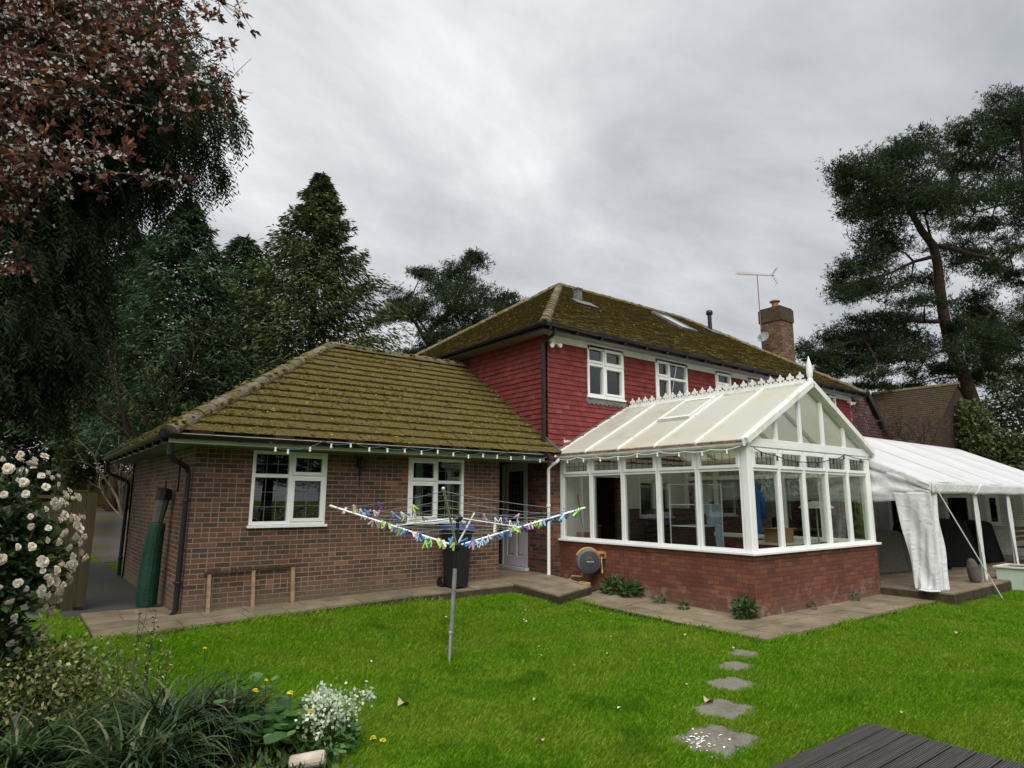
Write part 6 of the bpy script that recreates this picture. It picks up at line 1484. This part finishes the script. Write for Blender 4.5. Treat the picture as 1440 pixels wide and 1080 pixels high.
for k in range(98):
    th_, ph = rr.uniform(0,2*PI), rr.uniform(-1.0,1.2)
    # mostly on the side facing the lawn and the light
    u = np.array([math.cos(th_)*math.cos(ph),math.sin(th_)*math.cos(ph),math.sin(ph)])
    if u[1] > .12: u[1] *= -1
    if u[0] < -.55: u[0] *= -1
    p = cc+u*np.array([.64,.60,.82])*rr.uniform(.95,1.08)
    src = fm[k % 4]; o = src if k < 4 else src.copy()
    if k >= 4: col.objects.link(o)
    o.parent = cam_; o.location = Vector([float(v) for v in (p-ORG[cam_.name])]); dv = Vector((u[0]+rr.uniform(-.4,.4),u[1]+rr.uniform(-.4,.4),u[2]*.5+rr.uniform(-.5,.4)))
    o.rotation_euler = dv.to_track_quat('Z','Y').to_euler(); s_ = rr.uniform(.45,.9); o.scale = (s_,s_,s_*rr.uniform(.9,1.4))
Vs, Fs, of = [], [], 0; bases = [flower_mesh(s_) for s_ in range(4)]
for k in range(120):
    th_, ph = rr.uniform(0,2*PI), rr.uniform(-1.1,1.25); u = np.array([math.cos(th_)*math.cos(ph),math.sin(th_)*math.cos(ph),math.sin(ph)])
    if u[1] > .2: u[1] *= -1
    p = cc+u*np.array([.62,.58,.82])*rr.uniform(.9,1.08); dv = Vector((u[0]+rr.uniform(-.4,.4),u[1]+rr.uniform(-.4,.4),u[2]*.5+rr.uniform(-.5,.4))); mq_ = np.array(dv.to_track_quat('Z','Y').to_matrix()); s_ = rr.uniform(.35,.65)
    v, f = bases[k%4]; Vs.append((v*np.array([s_,s_,s_*rr.uniform(1,1.7)]))@mq_.T+p); Fs.append(f+of); of += len(v)
o = fast('small_flowers', np.concatenate(Vs), np.concatenate(Fs), M['camellia_flower'], cam_, smooth=True); o['kind'] = 'stuff'
p = at(75, 945, 5.0)
shrub('variegated_shrub', 'low yellow green variegated shrub below the camellia', 'shrub', (-1.70,-4.05,.16), (.66,.55,.40), 5200, .042, .024, 'variegated', 502, lumps=16, lr=.4)
shrub('variegated_shrub', 'small spill of variegated leaves in front of the strap leaf clumps', 'shrub', (-1.35,-4.45,-.02), (.4,.36,.2), 1500, .04, .022, 'variegated', 503, lumps=10)
sp = empty('spiky_shoots', (-1.05,-4.55,-.2), 'upright pale leafy shoots rising from the low shrub', 'plant'); b = MB(); parts = []; r = np.random.default_rng(12)
for k in range(9):
    x, y = -1.12+r.normal()*.14, -4.5+r.normal()*.12; h = .35+.42*r.random(); dx, dy = r.normal()*.05, r.normal()*.05; b.tube([(x,y,-.2),(x+dx,y+dy,h*.5-.1),(x+2*dx,y+2*dy,h)],[.005,.004,.002],4)
    n = 70; t = r.random((n,1)); P = np.array([x,y,-.1])+np.array([2*dx,2*dy,h+.1])*t+r.normal(size=(n,3))*.012; parts.append(leaves(P, unit(r.normal(size=(n,3))+np.array([0,0,.4])), rand_unit(n), .022+.018*r.random(n), .011+.006*r.random(n), .1))
b.build('stems', M['weed'], sp); V, F = cat_(parts); fast('leaves', V, F, M['variegated'], sp)
def strap(name, label, c, n, L, W, m, seed, up=1.25, spread=1.0, group=None, segs=7):
    r = np.random.default_rng(seed); root = empty(name, c, label, 'plant', group); a = r.random(n)*2*PI; el = np.clip(r.normal(up,.28,n),.5,1.5); l = L*(.6+.6*r.random(n)); w0 = W*(.6+.7*r.random(n)); base = np.array(c)+np.stack([r.normal(size=n)*.10*spread,r.normal(size=n)*.10*spread,np.zeros(n)],1)
    hd = np.stack([np.cos(a),np.sin(a),np.zeros(n)],1); sd_ = np.stack([-np.sin(a),np.cos(a),np.zeros(n)],1); bend = 1.2+1.3*r.random(n)
    V = np.zeros((n,segs+1,2,3)); p = base.copy()
    for k in range(segs+1):
        t = k/segs; e = el-bend*t**1.4; w = (w0*(1-t**2.2)*.5+.0008)[:,None]; V[:,k,0] = p-sd_*w; V[:,k,1] = p+sd_*w; V[:,k,:,2] += 0
        st = l/segs; p = p+hd*(np.cos(e)*st)[:,None]*spread+np.array([0,0,1.0])*(np.sin(e)*st)[:,None]
    idx = np.arange(n*(segs+1)*2).reshape(n,segs+1,2); F = np.stack([idx[:,:-1,0],idx[:,:-1,1],idx[:,1:,1],idx[:,1:,0]],-1).reshape(-1,4)
    fast('leaves', V.reshape(-1,3), F, M[m], root); return root
strap('strap_leaf_plant', 'biggest arching strap leaf clump in the middle of the flower bed', (-.98,-5.05,-.22), 520, .74, .026, 'sedge', 51, up=.92)
strap('strap_leaf_plant', 'dark strap leaf clump in the bottom left corner', (-1.95,-4.95,-.22), 330, .60, .028, 'sedge', 52, up=.9)
strap('strap_leaf_plant', 'strap leaf clump against the variegated shrub', (-1.45,-4.85,-.22), 200, .50, .022, 'sedge', 53, up=.9)
strap('strap_leaf_plant', 'loose strap leaf clump leaning towards the white flowers', (-.62,-5.15,-.22), 240, .66, .018, 'sedge', 54, up=.95)
strap('strap_leaf_plant', 'strap leaf clump at the bottom edge under the biggest clump', (-1.25,-5.55,-.22), 330, .62, .026, 'sedge', 55, up=1.05)
def broad(name, label, c, n, L, seed, spread=.3, h=.25, m='bergenia'):
    r = np.random.default_rng(seed); root = empty(name, c, label, 'plant'); V, F, o_ = [], [], 0; b = MB(); c = np.array(c)
    for k in range(n):
        p = c+np.array([r.normal()*spread,r.normal()*spread,h*(.3+.9*r.random())]); a = r.random()*2*PI; d = np.array([math.cos(a),math.sin(a),.1+.3*r.normal()]); d /= np.linalg.norm(d); s_ = np.cross(d,[0,0,1.0]); s_ /= np.linalg.norm(s_); up_ = np.cross(s_,d); l = L*(.5+.8*r.random()); pts = []
        for i in range(12): t = 2*PI*i/12; rr_ = l*.5*(1+.06*r.normal()); pts.append(p+d*(math.cos(t)*rr_*1.15+l*.5)+s_*math.sin(t)*rr_*.95+up_*(abs(math.sin(t))*.18*rr_))
        ctr_ = p+d*l*.5-up_*.02; V += pts+[ctr_]; F += [(o_+i,o_+(i+1)%12,o_+12) for i in range(12)]; o_ += 13; b.tube([c+np.array([r.normal()*.05,r.normal()*.05,0]),(c+p)/2+[0,0,.03],p],[.006,.005,.003],4)
    fast('leaves', np.array(V), np.array(F), M[m], root); b.build('stems', M['weed'], root); return root
broad('broad_leaf_plant', 'round broad leaved plant in front of the white flowers', (-.30,-5.48,-.22), 60, .12, 61, .20, .22)
broad('broad_leaf_plant', 'small round leaved plant behind the strap leaf clump', (-.55,-4.85,-.22), 60, .085, 62, .16, .30)
WF = at(462, 1030, 4.85)
wf = empty('white_flower_plant', (WF[0],WF[1],-.22), 'plant with spikes of small white flowers at the flower bed end', 'plant'); parts = []; b = MB(); r = np.random.default_rng(71)
for k in range(24):
    x, y = WF[0]+r.normal()*.13, WF[1]+r.normal()*.12; h = -.06+.20*r.random(); b.tube([(WF[0]*.7+x*.3,WF[1]*.7+y*.3,-.25),(x+.02,y,h)],.004,4); n = 46; P = np.array([x+.02,y,h])+r.normal(size=(n,3))*np.array([.028,.028,.04]); parts.append(leaves(P, rand_unit(n), rand_unit(n), .026+.014*r.random(n), .02+.01*r.random(n), .15))
b.build('stems', M['weed'], wf); V, F = cat_(parts); fast('flowers', V, F, M['white_flower'], wf); V, F = leaf_cloud((WF[0],WF[1],-.14),(.26,.24,.13),700,.06,.03,72); fast('leaves', V, F, M['bergenia'], wf)
gc = empty('ground_cover', (-.45,-6.0,-.22), 'low green leaves covering the soil around the pale log', 'plant'); V, F = leaf_cloud((-.55,-6.05,-.24),(.55,.55,.09),1500,.06,.032,73,shell=.2); fast('leaves', V, F, M['weed'], gc)
pr0 = None
for k, (x, y, dep, lab) in enumerate([(408,975,4.95,'yellow flower beside the round leaved plant'),(438,1001,4.75,'yellow flower above the white flower spikes'),(525,1038,5.0,'yellow flower on the lawn right of the white flowers'),(538,1042,4.98,'paler yellow flower farthest right on the lawn'),(374,957,5.0,'small yellow flower behind the strap leaves'),(359,972,4.9,'yellow bud left of the round leaved plant'),(288,912,5.6,'tiny yellow flower standing at the back of the bed')]):
    c = at(x, y, dep); g0 = np.array([c[0],c[1],float(gh(c[0],c[1]))]); f = empty('yellow_flower', g0, lab, 'flower', 'yellow flowers by the flower bed')
    b = MB(); b.tube([g0, (g0+c)/2+np.array([.01,0,0]), c],.0035,4); b.build('stem', M['weed'], f); V, F = flower_mesh(20+k); s_ = .5 if k not in (4,6) else .32; fast('petals', c+V*s_, F, M['yellow_flower'], f)
lgx = at(441, 1068, 4.45); b = MB(); ax = unit(np.array([.75,-.45,.12])); b.lathe(lgx-ax*.16, [(.045,0),(.052,.01),(.052,.2),(.05,.23),(.045,.24)], 14, axis=ax); b.lathe(lgx-ax*.42-np.array([0,0,.07]), [(.04,0),(.042,.26)], 12, axis=ax); o = b.build('log', M['log']); tag(o, 'pale cut log at the bottom edge of the flower bed', 'log')

# weeds along the conservatory wall
def weed(label, c, R, n, seed, L=.10): c = np.array(c, float); root = empty('weed', c, label, 'plant'); V, F = leaf_cloud(c+[0,0,R*.7],(R,R*.8,R*.9),n,L,L*.4,seed,shell=.2,out=.9,zmin=c[2]+.005); fast('leaves', V, F, M['weed'], root)
weed('biggest weed at the near corner of the dwarf wall', (7.28,-4.55,-.21), .20, 330, 81); weed('leafy weed below the hose reel', (7.25,-1.75,-.21), .22, 260, 82, .13); weed('weed next to the leafy one under the hose reel', (7.27,-2.15,-.21), .2, 260, 83, .12)
weed('small weed in the slab joint midway along the dwarf wall', (7.2,-2.9,-.21), .10, 90, 84, .07); weed('small tuft nearer the dwarf wall corner', (7.1,-3.5,-.21), .10, 90, 85, .07); weed('tiny weed at the gable wall foot', (9.0,-4.75,-.21), .07, 60, 86, .05); weed('weed by the right end of the gable wall foot', (10.6,-4.75,-.21), .09, 70, 87, .05)
b = MB(); rr = random.Random(3)
for k in range(14): b.lathe((7.15+rr.uniform(-.14,.14),-1.55+rr.uniform(-.16,.2),-.21),[(.03,0),(.04,.015),(.03,.04),(.01,.05)],6)
o = b.build('rubble', M['stone']); tag(o, 'small heap of grey pebbles by the step', 'pebbles', kind='stuff')

# ------------------------------------------------------------------ stepping stones, decking, leaves
STN = [((5.38,-5.74),.19,.17,.3),((4.74,-6.02),.24,.18,.1),((4.06,-6.42),.29,.22,-.1),((3.27,-6.87),.32,.24,.15),((2.55,-7.30),.36,.28,.05)]
stl = ['smallest stepping stone touching the conservatory paving','second small stepping stone from the conservatory','middle stepping stone of the lawn path','large stepping stone with a cream leaf on it','nearest stepping stone strewn with white petals']
for k, ((x,y),a,bb_,rot) in enumerate(STN):
    b = MB(); rr = random.Random(k); n = 22; z = float(gh(x,y)); P = []
    for i in range(n):
        t = 2*PI*i/n; c, s_ = math.cos(t), math.sin(t); e = .45; X = math.copysign(abs(c)**e,c)*a*(1+rr.uniform(-.05,.05)); Y = math.copysign(abs(s_)**e,s_)*bb_*(1+rr.uniform(-.05,.05)); P.append((x+X*math.cos(rot)-Y*math.sin(rot),y+X*math.sin(rot)+Y*math.cos(rot)))
    b.add([(p[0],p[1],z-.05) for p in P]+[(p[0],p[1],z+.012) for p in P],[tuple(range(n,2*n))]+[(i,(i+1)%n,n+(i+1)%n,n+i) for i in range(n)])
    o = b.build('stepping_stone', M['stone'], bevel=.006); tag(o, stl[k], 'stepping stone', 'stepping stones across the lawn')
pb = MB(); pb.add([(-.012,-.006,.002),(0,-.009,.006),(.014,0,.002),(0,.009,.007)],[(0,1,2,3)]); pet = pb.build('petal', M['petal']); rr = random.Random(6)
for k in range(46):
    o = pet if k == 0 else pet.copy()
    if k: col.objects.link(o)
    px, py = 2.52-.12+rr.gauss(0,.13), -7.30+.06+rr.gauss(0,.11); o.location = (px,py,float(gh(2.52,-7.3))+.014); o.rotation_euler = (rr.uniform(-.2,.2),rr.uniform(-.2,.2),rr.uniform(0,6)); s_ = rr.uniform(.9,1.7); o.scale = (s_,s_,s_)
    tag(o, 'white fallen petal on the nearest stepping stone', 'petal', 'white petals on the nearest stepping stone')
for k in range(26):
    o = pet.copy(); col.objects.link(o); x, y = rr.uniform(0,9), rr.uniform(-7,-2); 
    if in_poly(np.array([x]),np.array([y]),bed)[0] or (x > 6 and y > -5.7): x, y = 3+rr.random()*2, -4-rr.random()
    o.location = (x,y,float(gh(x,y))+.04); o.rotation_euler = (rr.uniform(-.4,.4),rr.uniform(-.4,.4),rr.uniform(0,6)); o.scale = (1.6,1.6,1.6); tag(o, 'white fallen petal lying in the lawn grass', 'petal', 'white petals scattered on the lawn')
def dead_leaf(label, x, y, L, rot, tilt, z=.05):
    b = MB(); P = []; n = 9
    for j, s_ in enumerate((-1,0,1)):
        for i in range(n): t = i/(n-1); w = math.sin(PI*min(1,t*1.05))**.8*L*.28*(1+.15*math.sin(t*20)); P.append((L*(t-.5), s_*w, L*.13*math.sin(t*5)+abs(s_)*w*.5))
    F = [(j*n+i,j*n+i+1,(j+1)*n+i+1,(j+1)*n+i) for j in range(2) for i in range(n-1)]; b.add(P,F); o = b.build('fallen_leaf', M['deadleaf'], smooth=True); o.location = (x,y,float(gh(x,y))+z); o.rotation_euler = (tilt,rot*.2,rot); tag(o, label, 'leaf')
dead_leaf('largest curled tan leaf on the lawn right of the white flowers', .95,-5.05,.18,.5,.2); dead_leaf('brown leaf at the bottom of the lawn near the centre', 1.35,-6.55,.10,1.2,.3); dead_leaf('small pale leaf in mid lawn', 2.0,-5.7,.07,.2,.2)
dead_leaf('grey brown leaf on the lawn before the marquee', 8.7,-7.0,.13,.1,.1); dead_leaf('cream leaf lying on the large stepping stone', 3.33,-6.68,.16,.2,.05,.03); dead_leaf('tan leaf left of the middle stepping stone', 3.55,-6.25,.09,.8,.2); dead_leaf('tan leaf by the first stepping stone', 5.35,-5.62,.09,.3,.3); dead_leaf('small tan leaf right of the decking corner', 4.4,-7.95,.07,.3,.3); dead_leaf('pale leaf leaning by the deck edge', 2.75,-7.9,.08,1.4,.6)
dk = empty('decking', (3.48,-8.07,-.27), 'grey ribbed timber decking in the bottom right corner', 'decking')
for k in range(24):
    y1 = -8.07-k*.150; y0 = y1-.140; b = MB(); n = 9
    for i in range(n):
        ya = y0+(y1-y0)*i/n; b.box((-3.4,ya,-.14),(3.48,ya+(y1-y0)/n*.55,-.10))
    b.box((-3.4,y0,-.145),(3.479,y1-.002,-.109)); b.build('board', M['deck'], dk)
b = MB(); b.box((-3.4,-11.4,-.35),(3.46,-8.09,-.147)); b.build('frame', M['bark'], dk)

# ------------------------------------------------------------------ lawn grass
def grass():
    r = np.random.default_rng(900); N0 = 1500000
    # sample in the visible wedge: density falls with distance
    dep = 3.6+14*r.random(N0)**1.45; lat = (r.random(N0)*2-1)*.86*dep+.0
    x = CAM[0]+fwd[0]*dep+right[0]*lat; y = CAM[1]+fwd[1]*dep+right[1]*lat
    k = (y > -10.5)
    patio = [(-1.17,-1.06),(3.1,-.66),(5.68,-.68),(5.52,-2.09),(6.3,-1.82),(6.12,-5.64),(11.82,-5.70),(11.8,-5.99),(24,-5.99),(24,20),(-1.38,20),(-1.38,1.1),(-1.17,1.1)]
    k &= ~in_poly(x, y, patio); k &= ~((x < 3.5) & (y < -8.05)); k &= ~in_poly(x, y, bed)
    k &= ~((x < -1.36) & (y > 1.9)) | True
    for (c, a, bb_, rot) in STN:
        dx, dy = x-c[0], y-c[1]; wob_ = .86+.10*np.sin(7*np.arctan2(dy,dx)+c[0]*9); u = (dx*math.cos(rot)+dy*math.sin(rot))/(a*wob_); v = (-dx*math.sin(rot)+dy*math.cos(rot))/(bb_*wob_); k &= (u**4+v**4) > 1
    k &= ~((abs(x-15.55) < .42) & (abs(y+6.15) < .45)); k &= y < 7
    # bare looking thin patches
    k &= r.random(N0) < .55+.45*(np.sin(x*1.9+np.sin(y*1.3)*2)*np.cos(y*1.6+x*.4)*.5+.5)
    x, y, dep = x[k], y[k], dep[k]; n = len(x); z = gh(x, y)-.004
    edge = ((abs(y+5.66) < .10) & (x > 6.1) & (x < 12))|((abs(x-6.13) < .10) & (y > -5.7) & (y < -1.8))|((abs(y+1.0-(x+1.15)*.08) < .12) & (x < 5.6) & (x > -1.2))|((np.hypot(x-2.27,y+3.75)) < .10)
    clump = np.sin(x*5.1+np.sin(y*3.3))*np.cos(y*4.7+1.3*np.sin(x*2.1))
    h = (.026+.026*r.random(n)+.012*clump)*(1+.02*dep); w = (.0022+.0016*r.random(n))*(1+.10*(dep-4)); h = np.where(edge & (r.random(n) < .5), h*(1.3+.9*r.random(n)), h); a = r.random(n)*2*PI; ln = .25+.75*r.random(n)
    P = np.stack([x,y,z],1); hd = np.stack([np.cos(a),np.sin(a),np.zeros(n)],1); sd_ = np.stack([-np.sin(a),np.cos(a),np.zeros(n)],1)
    V = np.stack([P-sd_*w[:,None]/2, P+sd_*w[:,None]/2, P+hd*(h*ln*.45)[:,None]+sd_*w[:,None]*.4+np.array([0,0,1.])*(h*.65)[:,None], P+hd*(h*ln)[:,None]+np.array([0,0,1.])*h[:,None]],1)
    o = fast('grass', V.reshape(-1,3), np.arange(n*4).reshape(n,4), M['grass'], None); tag(o, 'green lawn grass', 'grass', kind='stuff')
grass()

for k in range(4): shrub('boundary_hedge', ['dark garden hedge right of the photographer, nearest the lawn corner','dark garden hedge right of the photographer, second along','dark garden hedge right of the photographer, third along','dark garden hedge right of the photographer, farthest along'][k], 'hedge', (17+k*5.5,-13.5-k*.8,1.2), (3.4,1.3,1.9), 3000, .22, .13, 'hedge', 450+k, group='hedges outside the frame', lumps=12)  # unseen hedges, added to darken what the conservatory gable glass reflects
# trees standing behind the photographer, mirrored in the windows
for k, (x, y, s_) in enumerate(((-16,-34,1.0),(-6,-38,1.1),(3,-33,.95),(12,-36,1.15),(20,-31,.9),(28,-34,1.1))):
    src = bpy.data.objects['fir_tree' if k % 2 else 'cypress_tree']; c = copy_tree(src); c.location = (x,y,-.4); c.scale = (s_*1.3,s_*1.3,s_)
    c['label'] = 'conifer behind the photographer, mirrored in the windows'; c['group'] = 'conifers behind the photographer'; c['category'] = 'tree'
